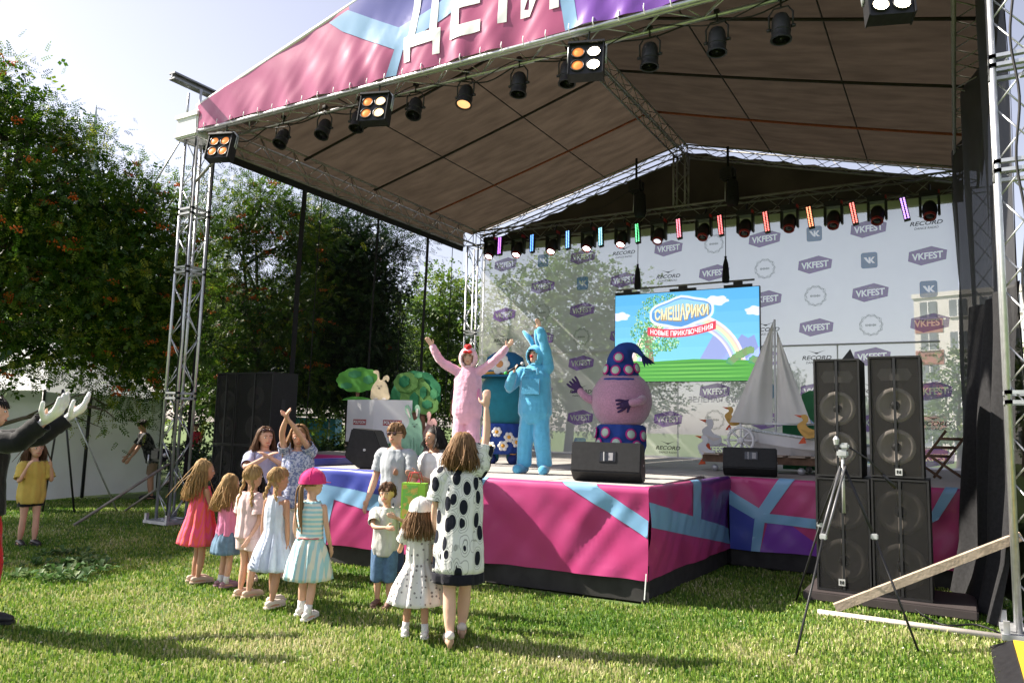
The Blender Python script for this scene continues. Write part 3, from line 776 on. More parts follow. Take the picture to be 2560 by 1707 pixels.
# ================================================================ stage lights on the front truss
LENS = M('dark_lens', (.02, .02, .022), .15, 0, .1, 5, spec=.8)
def par_can(x, y, z, tilt, az, label, lit=0.):
    """can hanging from the truss; its mouth points down, tilted by tilt towards azimuth az"""
    t = empty('par_can', (x, y, z), label, 'spotlight', 'par cans on the front truss')
    rot = Matrix.Rotation(az, 3, 'Z') @ Matrix.Rotation(tilt, 3, 'X')
    c = Vector((x, y, z - .33))
    b = MB(); b.lathe([(.03, .155), (.075, .145), (.098, .10), (.105, .05), (.105, -.03), (.112, -.035), (.112, -.06), (.105, -.065), (.107, -.13), (.122, -.15), (.122, -.165), (.10, -.165), (.095, -.1)], 20, c, rot); autosmooth(b.build('can_body', BLACK, t), 50)
    b = MB(); b.lathe([(.096, -.150), (.05, -.142), (.002, -.14)], 20, c, rot); b.build('lens', EM('amber_glow', (1., .5, .2), .6) if lit else LENS, t, True)
    ax = Matrix.Rotation(az, 3, 'Z')
    P = [c + ax @ Vector((-.13, 0, -.02)), c + ax @ Vector((-.135, 0, .16)), c + ax @ Vector((-.08, 0, .24)), c + ax @ Vector((.08, 0, .24)), c + ax @ Vector((.135, 0, .16)), c + ax @ Vector((.13, 0, -.02))]
    b = MB(); b.path(P, .011, 6); b.build('yoke', BLACK, t, True)
    for s_ in (-1, 1): b = MB(); b.path([c + ax @ Vector((s_ * .11, 0, -.01)), c + ax @ Vector((s_ * .16, 0, -.01))], .02, 8); b.build('knob', BLACK, t, True)
    b = MB(); b.path([c + Vector((0, 0, .23)), Vector((x, y, z + .03))], .012, 6); b.box((x, y, z + .03), (.06, .07, .05)); b.build('clamp', BLACK, t)
    return t
names = ['leftmost', 'second', 'third', 'fourth', 'fifth', 'sixth', 'seventh', 'eighth', 'ninth', 'tenth']
for i, (x, z, tl, az) in enumerate([(1.95, 6.86, -.5, .2), (2.9, 6.85, -.45, .2), (3.62, 6.85, -.3, .3), (4.75, 6.84, -.4, .3), (5.66, 6.84, -.3, .1), (6.55, 6.83, -.12, 0), (7.30, 6.82, -.1, 0), (8.45, 6.80, -.08, 0), (9.3, 6.79, -.06, 0), (10.04, 6.77, -.06, 0)]):
    par_can(x, .16, z, tl, az, 'black par can, %s from the left on the front truss' % names[i], lit=(i == 4))
def blinder(x, z, label, glow, big=1.):
    t = empty('blinder_light', (x, -.2, z + .42), label, 'floodlight', 'four-lamp blinders on the front truss')
    rot = Matrix.Rotation(R(-14), 3, 'X') @ Matrix.Rotation(R(0), 3, 'Z')
    rz = Matrix.Rotation(R(18), 3, 'Z'); m = rz @ rot; c = Vector((x, -.28, z))
    b = MB(); b.box(c, (.42, .16, .44), M4=m); b.box(c + m @ Vector((0, -.02, .235)), (.46, .22, .03), M4=m)
    for s_ in (-1, 1): b.box(c + m @ Vector((s_ * .215, -.01, 0)), (.014, .20, .46), M4=m)
    b.build('housing', BLACK, t)
    for k, (a, e) in enumerate(((-1, 1), (1, 1), (-1, -1), (1, -1))):
        lc = c + m @ Vector((a * .10, -.082, e * .10)); lm = m @ Matrix.Rotation(R(90), 3, 'X')
        ring = MB(); ring.lathe([(.088, -.004), (.088, .022), (.076, .022), (.074, .004)], 20, lc, lm)
        lp = ring.build('lamp_ring', BLACK, t, True)
        g_ = glow[k]
        l_ = MB(); l_.lathe([(.074, .006), (.05, .016), (.001, .02)], 20, lc, lm)
        l_.build('lamp_lens', EM('lamp_%s' % g_, {'dim': (1., .30, .07), 'mid': (1., .60, .28), 'hot': (1., .84, .58)}[g_], {'dim': .26, 'mid': 1.1, 'hot': 12.}[g_]), lp, True)
    for s_ in (0, 1):
        o_ = .045 * s_
        P = [c + m @ Vector((-.235, o_, .02)), c + m @ Vector((-.24, o_, .26)), c + m @ Vector((-.17, o_, .34)), c + m @ Vector((.17, o_, .34)), c + m @ Vector((.24, o_, .26)), c + m @ Vector((.235, o_, .02))]
        b = MB(); b.path(P, .012, 6); b.build('yoke', STEEL, t, True)
    b = MB(); b.path([c + m @ Vector((0, .02, .34)), (x, -.2, z + .46)], .014, 6); b.build('clamp', BLACK, t)
    return t
blinder(.98, 6.34, 'dim four-lamp blinder by the left tower top', ['dim'] * 4)
blinder(4.36, 6.36, 'four-lamp blinder with two bright lamps left of the roof middle', ['dim', 'mid', 'dim', 'mid'])
blinder(7.78, 6.32, 'four-lamp blinder hanging below the blue and purple banner seam', ['dim', 'hot', 'dim', 'hot'])
blinder(11.18, 6.20, 'brightest four-lamp blinder near the upper right corner', ['hot'] * 4)

# ================================================================ moving heads and LED bars on the rear truss
REDR = M('red_ring', (.35, .03, .03), .4)
def moving_head(x, z, label, lit):
    y = 8.45
    t = empty('moving_head', (x, y, z + .45), label, 'stage light', 'moving heads on the rear truss')
    c = Vector((x, y, z)); tilt = Matrix.Rotation(R(-32), 3, 'X')
    b = MB(); b.cbox(c + Vector((0, 0, .36)), (.36, .30, .12), .025); b.build('base', BLACK, t)
    b = MB(); b.box(c + Vector((.17, -.05, .37)), (.03, .16, .07)); b.build('red_trim', REDR, t)
    for s_ in (-1, 1):
        b = MB(); b.cbox(c + Vector((s_ * .165, 0, .12)), (.05, .16, .42), .02); b.build('yoke_arm', BLACK, t)
    b = MB(); b.lathe([(.05, .17), (.10, .15), (.135, .06), (.14, -.06), (.125, -.16), (.11, -.2)], 18, c + Vector((0, 0, .06)), tilt); autosmooth(b.build('head', BLACK, t), 50)
    b = MB(); b.lathe([(.118, -.185), (.118, -.235), (.092, -.235), (.09, -.2)], 18, c + Vector((0, 0, .06)), tilt); b.build('lens_ring', REDR, t, True)
    mat = {2: EM('beam_hot', (1., .97, .93), 9.), 1: EM('beam_soft', (.85, .9, 1.), .4), 0: LENS}[lit]
    b = MB(); b.lathe([(.09, -.205), (.06, -.222), (.001, -.23)], 18, c + Vector((0, 0, .06)), tilt); b.build('lens', mat, t, True)
    b = MB(); b.path([c + Vector((0, .05, .42)), c + Vector((0, .2, .62))], .025, 8); b.build('clamp', BLACK, t)
heads = [(.98, 6.30), (1.83, 6.27), (2.85, 6.26), (3.85, 6.24), (4.75, 6.25), (5.68, 6.24), (6.76, 6.22), (7.70, 6.21), (8.65, 6.21), (9.54, 6.18), (10.38, 6.18), (11.33, 6.16)]
ordn = ['first', 'second', 'third', 'fourth', 'fifth', 'sixth', 'seventh', 'eighth', 'ninth', 'tenth', 'eleventh', 'twelfth']
for i, (x, z) in enumerate(heads):
    moving_head(x, z + .12, 'black moving head light, %s from the left on rear truss' % ordn[i], 2 if i < 5 else (1 if i == 5 else 0))
bars = [(1.30, 6.56, (.55, .12, .9)), (2.28, 6.53, (.05, .30, 1.)), (3.31, 6.52, (.12, .38, 1.)), (4.21, 6.50, (.25, .75, .95)), (5.17, 6.49, (.06, .85, .25)), (6.19, 6.49, (1., .16, .24)), (7.16, 6.46, (1., .10, .10)), (8.17, 6.42, (1., .10, .07)), (9.08, 6.42, (1., .22, .06)), (9.94, 6.40, (1., .12, .08)), (10.89, 6.38, (.50, .22, 1.))]
cn = ['violet', 'deep blue', 'bright blue', 'cyan', 'green', 'pink red', 'red', 'scarlet', 'orange red', 'crimson', 'lilac']
for i, (x, z, col) in enumerate(bars):
    y = 8.40
    t = empty('led_bar', (x, y, z + .3), 'slim LED bar glowing %s, number %s along the rear truss' % (cn[i], ordn[i]), 'LED light', 'LED bars on the rear truss')
    rot = Matrix.Rotation(R(-10), 3, 'Y') @ Matrix.Rotation(R(-18), 3, 'X'); c = Vector((x, y, z))
    b = MB(); b.box(c, (.12, .09, .54), M4=rot); b.build('housing', BLACK, t)
    b = MB()
    for k in range(12):
        for a in (-1, 1):
            b.lathe([(.019, -.004), (.012, .006)], 8, c + rot @ Vector((a * .028, -.048, -.24 + k * .0436)), rot @ Matrix.Rotation(R(90), 3, 'X'))
    tag(b.build('led_dots', EM('led_' + cn[i].replace(' ', '_'), tuple(.10 + .90 * q for q in col), 1.25), t), kind='stuff')
    b = MB(); b.path([c + Vector((0, .04, .25)), c + Vector((0, .25, .35))], .02, 6); b.build('clamp', BLACK, t)
# chain hoist motors and the rig for the screen
for x, lb in ((5.15, 'left black chain hoist bag hanging under the rear gable'), (7.35, 'right black chain hoist bag hanging under the rear gable')):
    t = empty('chain_hoist', (x, D - .75, 8.0), lb, 'hoist', 'chain hoists')
    b = MB(); b.path([(x, D - .75, roofz(x) - .2), (x, D - .75, 7.75)], .03, 6); b.build('sling', BLACKF, t, True)
    b = MB(); b.cbox((x, D - .75, 7.62), (.34, .26, .30), .05); b.build('motor', BLACK, t)
    b = MB(); b.lathe([(.06, .0), (.13, -.1), (.15, -.5), (.12, -.62)], 12, (x + .1, D - .75, 7.5)); b.build('chain_bag', BLACKF, t, True)
    b = MB(); b.path([(x - .06, D - .75, 7.5), (x - .06, D - .78, 7.02)], .01, 5); b.build('chain', STEEL, t, True)

# ================================================================ LED video screen
SX, SY, SZ = 4.66, 8.28, 2.92; SW, SH = 3.36, 2.06
sc = empty('video_screen', (SX + SW / 2, SY, SZ), 'hanging video screen showing a rainbow meadow and a cartoon title', 'screen')
b = MB(); b.box((SX + SW / 2, SY + .05, SZ + SH / 2), (SW + .03, .09, SH + .03)); b.build('panel_body', BLACK, sc)
def scr(name, pts, col, layer, st_=.42, parent=None):
    b = MB(); n = len(pts)
    bm = bmesh.new(); bm.faces.new([bm.verts.new((p[0], p[1], 0)) for p in pts])
    for co, no in (((0, 0, 0), (-1, 0, 0)), ((SW, 0, 0), (1, 0, 0)), ((0, 0, 0), (0, -1, 0)), ((0, SH, 0), (0, 1, 0))):
        bmesh.ops.bisect_plane(bm, geom=bm.verts[:] + bm.edges[:] + bm.faces[:], plane_co=co, plane_no=no, clear_outer=True)
    bmesh.ops.triangulate(bm, faces=bm.faces[:]); bm.verts.index_update()
    b.add([(SX + v.co.x, SY - .0015 * layer, SZ + v.co.y) for v in bm.verts], [[v.index for v in f.verts] for f in bm.faces]); bm.free()
    return b.build(name, EM('screen_%.2f_%.2f_%.2f' % col, col, st_), parent or sc)
img = None
bands = 8
for k in range(bands):
    t_ = k / (bands - 1); col = (.10 + .14 * (1 - t_), .42 + .22 * (1 - t_), .78 + .08 * (1 - t_))
    o = scr('sky_band', [(0, SH * k / bands), (SW, SH * k / bands), (SW, SH * (k + 1) / bands), (0, SH * (k + 1) / bands)], tuple(round(c, 2) for c in col), 1)
def arcband(cx, cz, r0, r1, a0, a1, n=24):
    return [(cx + r1 * math.cos(a0 + (a1 - a0) * i / n), cz + r1 * math.sin(a0 + (a1 - a0) * i / n)) for i in range(n + 1)] + [(cx + r0 * math.cos(a1 + (a0 - a1) * i / n), cz + r0 * math.sin(a1 + (a0 - a1) * i / n)) for i in range(n + 1)]
for k, col in enumerate([(.80, .70, .86), (.45, .50, .88), (.45, .82, .62), (.88, .86, .50), (.90, .60, .52), (.86, .72, .84)]):
    scr('rainbow_band', arcband(1.72, .18, 1.06 + k * .052, 1.112 + k * .052, R(8), R(172)), col, 3)
for pts, col in (([(2.0, .4), (2.35, 1.02), (2.5, .92), (2.62, .98), (2.95, .4)], (.30, .36, .68)), ([(2.5, .4), (2.98, 1.02), (3.12, .93), (3.25, 1.0), (3.4, .5), (3.4, .4)], (.26, .32, .64)), ([(3.0, .4), (3.4, .78), (3.4, .4)], (.38, .46, .76))):
    scr('mountain', pts, col, 2)
random.seed(8)
def blob(cx, cz, rx, rz, n=40, k=7, amp=.16, ph=0): return [(cx + rx * (1 + amp * math.sin(k * a + ph) * .6 + amp * .4 * math.sin(2.3 * k * a)) * math.cos(a), cz + rz * (1 + amp * math.sin(k * a + ph)) * math.sin(a)) for a in [2 * PI * i / n for i in range(n)]]
for cx, cz, rx, rz in ((2.42, 1.80, .27, .11), (.12, 1.55, .24, .10), (3.28, 1.53, .22, .10)):
    scr('cloud', blob(cx, cz, rx, rz, 44, 6, .14, cx), (.72, .74, .90), 3)
scr('meadow', [(0, 0), (SW, 0), (SW, .44), (2.6, .47), (1.9, .50), (1.0, .46), (0, .50)], (.09, .36, .06), 4)
for k in range(9):
    z = .05 + .045 * k; scr('meadow_stripe', [(.2 + .2 * random.random(), z), (1.2 + 2 * random.random(), z - .015), (3.2, z + .02), (2.0, z + .03)], (.16, .48, .09) if k % 2 else (.06, .26, .05), 5)
scr('tree_stem', [(.78, .45), (.98, .45), (.92, .9), (1.1, 1.3), (.86, 1.1), (.72, 1.2)], (.28, .18, .12), 5)
leaf = [MB(), MB(), MB()]
for k in range(1500):
    cx, cz, rx, rz = random.choice([(.92, 1.5, .40, .36), (1.2, 1.80, .55, .22), (.72, 1.15, .34, .26), (.80, .75, .30, .24), (1.25, .88, .32, .20)])
    a = random.random() * 2 * PI; r_ = math.sqrt(random.random()); x = cx + rx * r_ * math.cos(a); z = cz + rz * r_ * math.sin(a)
    if not (.03 < x < SW - .03 and .03 < z < SH - .03): continue
    s_ = .012 + .018 * random.random(); q = random.random() * PI
    leaf[random.choice((0, 0, 1, 1, 2))].add([(SX + x + s_ * math.cos(q + w_) * (1 if w_ in (0, PI) else .6), SY - .009 - .0004 * (k % 3), SZ + z + s_ * math.sin(q + w_)) for w_ in (0, PI / 2, PI, 1.5 * PI)], [(0, 1, 2, 3)])
for q, col in zip(leaf, ((.07, .24, .10), (.18, .42, .18), (.45, .62, .38))): tag(q.build('tree_foliage', EM('leaf_px_%.2f' % col[0], col, .42), sc), kind='stuff')
for k in range(16): scr('bush_leaf', blob(2.72 + .04 * k + .02 * random.random(), .42 + .02 * k * (k < 12) + .05 * random.random(), .09, .08, 14, 4, .2, k), (.08 + .06 * (k % 3), .30 + .05 * (k % 2), .14), 7 + (k % 3) * .3)
# title badge
def badge(g_):
    P = []
    for i in range(72):
        a = 2 * PI * i / 72; c_, s_ = math.cos(a), math.sin(a)
        rx = .70 + g_; rz = .24 + g_
        x = 1.62 + rx * math.copysign(abs(c_) ** .62, c_); z = 1.58 + rz * math.copysign(abs(s_) ** .75, s_)
        z += .10 * math.exp(-((x - 1.62) / .26) ** 2) * (1 if s_ > 0 else -1)
        P.append((x, z + .06 * (x - 1.62)))
    return P
scr('badge_border', badge(.055), (.72, .78, .92), 9)
scr('badge_field', badge(0), (.10, .30, .66), 10)
scr('badge_shine', [(x, max(z, 1.60)) for x, z in badge(-.03)], (.28, .58, .80), 11)
def scr_text(name, body, width, height, fn, col, layer, bold=.012, space=1.):
    V, F, ww, hh_ = text_bm(body, 1., bold * 2, 0, space); sx_, sz_ = width / ww, height / hh_
    b = MB(); b.add([(lambda p: (SX + p[0], SY - .0015 * layer, SZ + p[1]))(fn(v.x * sx_, v.y * sz_)) for v in V], F)
    return b.build(name, EM('screen_%.2f_%.2f_%.2f' % col, col, .42), sc)
f_t = lambda x, z: (1.62 + x, 1.58 + z * (1 + .55 * math.exp(-(x / .3) ** 2)) + .06 * x)
scr_text('title_lettering_shade', 'СМЕШАРИКИ', 1.27, .27, lambda x, z: (f_t(x, z)[0] + .012, f_t(x, z)[1] - .014), (.35, .25, .12), 12, .02)
scr_text('title_lettering', 'СМЕШАРИКИ', 1.25, .25, f_t, (.86, .78, .50), 13, .016)
rib = lambda x: 1.24 - .17 * math.cos(x / .82 * 1.25) + .05 * x + .03
scr('ribbon', [(1.62 - .80 + 1.6 * i / 20, rib(-.80 + 1.6 * i / 20) + .095) for i in range(21)] + [(1.62 + .80 - 1.6 * i / 20, rib(.80 - 1.6 * i / 20) - .095) for i in range(21)], (.66, .05, .09), 14)
scr_text('ribbon_lettering', 'НОВЫЕ ПРИКЛЮЧЕНИЯ', 1.46, .12, lambda x, z: (1.62 + x, rib(x) + z), (.90, .88, .90), 15, .012)
b = MB(); b.path([(SX + .02, SY + .02, SZ + SH + .14), (SX + SW - .1, SY + .02, SZ + SH + .16)], .022, 8); b.build('hanging_bar', ALUD, sc, True)
for x in (.3, 1.65, 2.9): b = MB(); b.box((SX + x, SY + .03, SZ + SH + .05), (.62, .06, .05)); b.box((SX + x, SY + .03, SZ + SH + .10), (.2, .05, .08)); b.build('hanging_bracket', BLACK, sc)
for x in (5.22, 7.30):
    b = MB(); b.path([(x, SY, SZ + SH + .15), (x, SY, 6.8)], .008, 5); b.build('hanging_chain', BLACK, sc, True)
    b = MB(); b.lathe([(.075, .0), (.085, .1), (.06, .42), (.025, .55), (.03, .6)], 10, (x, SY - .01, SZ + SH + .13)); b.build('tassel_sleeve', BLACKF, sc, True)

# ================================================================ loudspeakers
GRILLE = M('speaker_grille', (.028, .026, .024), .6, .2, .2, 30, .3, 260, alpha=.34)
CONE = M('speaker_cone', (.46, .41, .36), .55, 0, .15, 9)
GRD = M('darkened_speaker_grille', (.012, .0115, .011), .7, .1, .2, 30, .3, 260, alpha=.58)  # darker, denser grille puts tree shade into the left pair; right subs share it
CAB = M('speaker_cabinet', (.011, .011, .012), .6, 0, .3, 25, .2, 180)
def cabinet(x0, x1, y, z0, z1, dp, label, group, cones, horn=False, badge_=None, name='loudspeaker', gm=None):
    xc, w_ = (x0 + x1) / 2, x1 - x0; h_ = z1 - z0
    t = empty(name, (xc, y + dp / 2, z0), label, 'loudspeaker', group)
    b = MB()
    tk = .02
    b.box((xc, y + dp - tk / 2, (z0 + z1) / 2), (w_ - .002, tk, h_ - .002))
    for s_ in (-1, 1): b.box((xc + s_ * (w_ / 2 - tk / 2), y + dp / 2 - tk / 2, (z0 + z1) / 2), (tk, dp - tk, h_))
    b.box((xc, y + dp / 2 - tk / 2, z1 - tk / 2), (w_ - 2 * tk, dp - tk, tk)); b.box((xc, y + dp / 2 - tk / 2, z0 + tk / 2), (w_ - 2 * tk, dp - tk, tk))
    b.build('cabinet', CAB, t)
    b = MB(); b.box((xc, y + .075, (z0 + z1) / 2), (w_ - 2 * tk, .02, h_ - 2 * tk)); b.build('baffle', CAB, t)
    m = Matrix.Rotation(R(90), 3, 'X')
    for cz, r_ in cones:
        b = MB(); b.lathe([(r_ * 1.14, 0), (r_ * 1.14, .02), (r_ * 1.0, .022), (r_ * .92, .03), (r_ * .84, .012), (r_ * .30, -.02)], 28, (xc, y + .062, z0 + cz), m); c = b.build('cone', CONE, t, True)
        b = MB(); b.lathe([(r_ * .32, -.01), (r_ * .24, .018), (.002, .03)], 20, (xc, y + .062, z0 + cz), m); b.build('dust_cap', CAB, c, True)
    if horn:
        b = MB(); b.prism([(-.17, 0), (-.13, .07), (.13, .07), (.17, 0), (.13, -.06), (-.13, -.06)], (xc, y + .06, z1 - .20), (1, 0, 0), (0, 0, 1), -.02); b.build('horn', M('horn_grey', (.16, .15, .14), .5), t)
    for s_ in (-1, 1):
        b = MB(); b.box((xc + s_ * (w_ / 4 - .002), y + .008 , (z0 + z1) / 2), (w_ / 2 - .045, .006, h_ - .03)); b.build('grille', gm or GRILLE, t)
    b = MB(); b.box((xc, y + .02, (z0 + z1) / 2), (.026, .04, h_ - .03)); b.build('crease_shade_strip', BLACK, t)  # black strip standing in for the shading in the grille's centre crease
    if badge_:
        b = MB(); b.box((xc + badge_[0], y - .002, z0 + badge_[1]), (.065, .008, .07)); bo = b.build('badge', M('silver_badge', (.62, .62, .62), .4, .4), t)
        P = [(-.02, .018), (-.006, .018), (.006, -.006), (.006, .018), (.02, .018), (.02, -.018), (.006, -.018), (-.006, .006), (-.006, -.018), (-.02, -.018)]
        b = MB(); b.prism(P, (xc + badge_[0], y - .007, z0 + badge_[1]), (1, 0, 0), (0, 0, 1), .002); b.build('badge_mark', BLACK, bo)
    b = MB(); b.box((x1 + .002, y + dp * .45, z0 + h_ * .55), (.006, .10, .22)); b.build('handle_recess', BLACK, t)
    return t
GR = 'right loudspeaker stack'
b = MB(); b.cbox((10.95, .85, .055), (1.62, .95, .10), .015); tag(b.build('speaker_plinth', M('dark_plinth', (.05, .04, .04), .7)), 'low dark plinth under the right loudspeaker stack', 'plinth')
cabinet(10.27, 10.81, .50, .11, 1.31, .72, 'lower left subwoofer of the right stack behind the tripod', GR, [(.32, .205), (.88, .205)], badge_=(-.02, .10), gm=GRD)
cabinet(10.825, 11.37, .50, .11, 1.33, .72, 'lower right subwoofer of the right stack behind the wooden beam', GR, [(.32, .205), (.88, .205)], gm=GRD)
cabinet(10.27, 10.74, .50, 1.325, 2.61, .62, 'upper left loudspeaker of the right stack', GR, [(.30, .165), (.74, .165)], True)
cabinet(10.825, 11.33, .50, 1.345, 2.63, .62, 'upper right loudspeaker of the right stack', GR, [(.32, .165), (.76, .165)], True, badge_=(.02, .06))
GL = 'left loudspeaker pair'
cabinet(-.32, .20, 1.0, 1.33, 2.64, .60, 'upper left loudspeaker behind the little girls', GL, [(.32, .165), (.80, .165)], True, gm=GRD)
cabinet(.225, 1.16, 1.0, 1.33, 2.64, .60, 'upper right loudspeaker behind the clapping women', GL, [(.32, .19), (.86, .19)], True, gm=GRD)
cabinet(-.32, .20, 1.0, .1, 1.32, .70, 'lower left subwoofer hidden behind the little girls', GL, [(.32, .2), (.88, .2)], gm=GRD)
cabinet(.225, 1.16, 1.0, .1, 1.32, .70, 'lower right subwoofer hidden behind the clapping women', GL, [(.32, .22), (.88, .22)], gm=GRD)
def wedge(x, y, rz, label, w_=.66, h_=.42, d_=.42, recess=True):
    t = empty('stage_monitor', (x, y, ZD), label, 'monitor speaker', 'wedge monitors on the stage', rz)
    # side outline (y, z): front leans back over an open underside
    P = [(-.02, .0), (-.17, .12), (-.11, h_), (.12, h_ - .02), (.24, .10), (.20, .0)]
    b = MB(); b.prism(P, (-w_ / 2, 0, .004), (0, 1, 0), (0, 0, 1), w_); o_ = b.build('cabinet', CAB, t, world=False)
    bm = bmesh.new(); bm.from_mesh(o_.data); bmesh.ops.bevel(bm, geom=bm.edges[:], offset=.012, segments=2, affect='EDGES'); bm.to_mesh(o_.data); bm.free()
    nrm = Vector((0, -.30, .06)).normalized()
    if recess:
        m = Matrix.Rotation(math.atan2(.06, .30), 3, 'X')
        c = Vector((.02, -.138, .295))
        b = MB()
        for dx, dz, sx_, sz_ in ((0, .055, .19, .012), (0, -.055, .19, .012), (-.09, 0, .012, .10), (.09, 0, .012, .10)): b.box(c + Vector((dx, dz * .18, dz)), (sx_, .014, sz_), M4=Matrix.Rotation(R(-11), 3, 'X'))
        b.build('handle_frame', BLACK, t, world=False)
        b = MB(); b.box(c + Vector((0, .004, 0)), (.168, .014, .10), M4=Matrix.Rotation(R(-11), 3, 'X')); h2 = b.build('handle_pocket', LENS, t, world=False)
        b = MB(); b.box(c + Vector((.04, -.006, 0)), (.05, .012, .085), M4=Matrix.Rotation(R(-11), 3, 'X')); b.build('pocket_plate', M('pocket_grey', (.35, .34, .36), .6), h2, world=False)
        b = MB(); b.path([c + Vector((-.035, -.012, -.05)), c + Vector((-.035, -.012, .05))], .009, 8); b.build('grip', M('grip_grey', (.4, .4, .42), .5), h2, world=False)
    for s_ in (-1, 1):
        b = MB(); b.lathe([(.014, 0), (.014, .004), (.001, .005)], 12, (s_ * (w_ / 2 + .004), .03, .2), Matrix.Rotation(R(90 * s_), 3, 'Y')); b.build('side_fitting', STEEL, t, world=False)
    return t
wedge(8.15, -.32, R(12), 'black wedge monitor on the thrust above the pink corner', .80, .45)
wedge(9.10, 2.55, R(10), 'black wedge monitor in front of the sailboat', .72, .40)
wedge(4.62, -.42, R(-58), 'black wedge monitor at the left end of the thrust', .66, .42, recess=False).scale = (1.3, 1.3, 1.25)

# ================================================================ right foreground: tripod, beams
t = empty('tripod_stand', (10.72, -.75, 0), 'slender tripod stand with short boom in front of the loudspeakers', 'stand')
hd = Vector((10.70, -.72, 1.60))
feet = [(10.455, -1.876, .0), (11.298, -1.127, .0), (10.084, .30, .0)]
for f_ in feet:
    f_ = Vector(f_); mid = hd.lerp(f_, .45)
    b = MB(); e_ = (f_ - hd).normalized(); sdv = e_.cross(Vector((0, 0, 1))).normalized() * .022
    if f_.y < -1.5 or f_.y > 0:
        b.path([hd + sdv + Vector((0, 0, -.12)), mid + sdv], .011, 6); b.path([hd - sdv + Vector((0, 0, -.12)), mid - sdv], .011, 6)
    else: b.path([hd + Vector((0, 0, -.1)), mid], .014, 6)
    l_ = b.build('leg', M('dark_steel', (.16, .16, .17), .45, .5) if f_.y < -1.5 else BLACK, t, True)
    b = MB(); b.path([mid - e_ * .05, f_], .010, 6); b.build('leg_tube', BLACK, l_, True)
    b = MB(); b.cbox(mid, (.06, .05, .05), .008); b.build('leg_lock', STEEL, l_)
b = MB(); b.path([hd + Vector((0, 0, -.55)), hd + Vector((0, 0, .02))], .014, 8); b.build('centre_column', STEEL, t, True)
b = MB(); b.cbox(hd + Vector((0, 0, .0)), (.10, .08, .07), .015); b.cbox(hd + Vector((.02, 0, .07)), (.08, .09, .06), .015); b.lathe([(.02, 0), (.03, .05), (.01, .08)], 10, hd + Vector((-.05, -.03, .08))); b.build('tilt_head', STEEL, t)
b = MB(); b.path([hd + Vector((.04, 0, .07)), hd + Vector((.22, .05, -.05)), hd + Vector((.36, .1, -.22))], [.009, .009, .009], 6); b.path([hd + Vector((.33, .09, -.18)), hd + Vector((.43, .12, -.30))], .016, 8); b.build('boom', BLACK, t, True)
tag(MB().box((0, 0, 0), (.07, .08, 1.0), M4=(Vector((12.13, .26, .87)) - Vector((10.52, -.06, .05))).to_track_quat('Z', 'Y').to_matrix() @ Matrix.Diagonal((1, 1, (Vector((12.13, .26, .87)) - Vector((10.52, -.06, .05))).length))).build('wooden_beam', WOOD), 'pale wooden beam leaning from the lawn up to the right tower', 'beam')
o = bpy.data.objects['wooden_beam']; o.location = (Vector((12.13, .26, .87)) + Vector((10.52, -.06, .05))) / 2
tag(MB().path([(10.38, -.23, .02), (12.1, -.24, .02)], .03, 8).build('ground_pipe', M('pale_pipe', (.50, .45, .40), .6), None, True), 'pale pipe lying on the lawn before the loudspeakers', 'pipe')
t = empty('cable_ramp', (12.1, -1.05, 0), 'black and yellow cable ramp in the bottom right corner', 'cable ramp')
b = MB(); b.prism([(-.32, 0), (.32, 0), (.16, .07), (-.16, .07)], (12.14, -.55, .0), (1, 0, 0), (0, 0, 1), 1.35); b.build('ramp_body', BLACK, t)
b = MB(); b.box((12.14, -1.22, .078), (.30, 1.26, .012)); b.build('yellow_lid', M('yellow_plastic', (.75, .48, .03), .5), t)
# left outriggers and props
tag(MB().path([(-.62, -1.3, .03), (-.02, -.1, 1.0)], .024, 8).build('outrigger_pole', M('grey_wood', (.22, .20, .17), .8, 0, .25, 9), None, True), 'grey pole bracing the left tower from the lawn', 'pole')
tag(MB().path([(-1.95, .45, .03), (-.2, .1, .72)], .022, 8).build('outrigger_pole', M('grey_wood', (.22, .20, .17), .8, 0, .25, 9), None, True), 'shorter grey pole bracing the left tower from behind', 'pole')
t = empty('chain_motor', (-.25, -.05, 1.1), 'small hand winch on the left tower', 'winch')
MB().cbox((-.28, -.1, 1.14), (.26, .22, .22), .04).build('winch_body', BLACK, t); MB().path([(-.45, -.1, 1.14), (-.12, -.1, 1.14)], .04, 10).build('drum', STEEL, t, True); MB().path([(-.42, -.22, 1.14), (-.42, -.22, .95)], .012, 6).build('crank', STEEL, t, True)
t = empty('lighting_stand', (-2.9, -.4, 0), 'thin black lighting stand in front of the white tent', 'stand')
MB().path([(-2.62, -.55, 2.25), (-3.0, -.5, 0)], .018, 6).build('leg', BLACK, t, True); MB().path([(-2.62, -.55, 2.25), (-2.5, -.2, 0)], .018, 6).build('leg', BLACK, t, True); MB().path([(-2.62, -.55, 2.25), (-2.3, .5, 0)], .016, 6).build('leg', STEEL, t, True)
tag(MB().path([(-.08, .02, 7.40), (-3.72, .95, 5.45)], .014, 6).build('guy_cable', STEEL, None, True), 'steel guy cable running from the left tower top into the trees', 'cable')
t = empty('side_brace', (.1, -.1, 6.0), 'short diagonal tube under the left corner blinder', 'tube')
MB().path([(.05, -.1, 5.9), (1.0, .05, 6.75)], .025, 8).build('tube', ALUD, t, True)

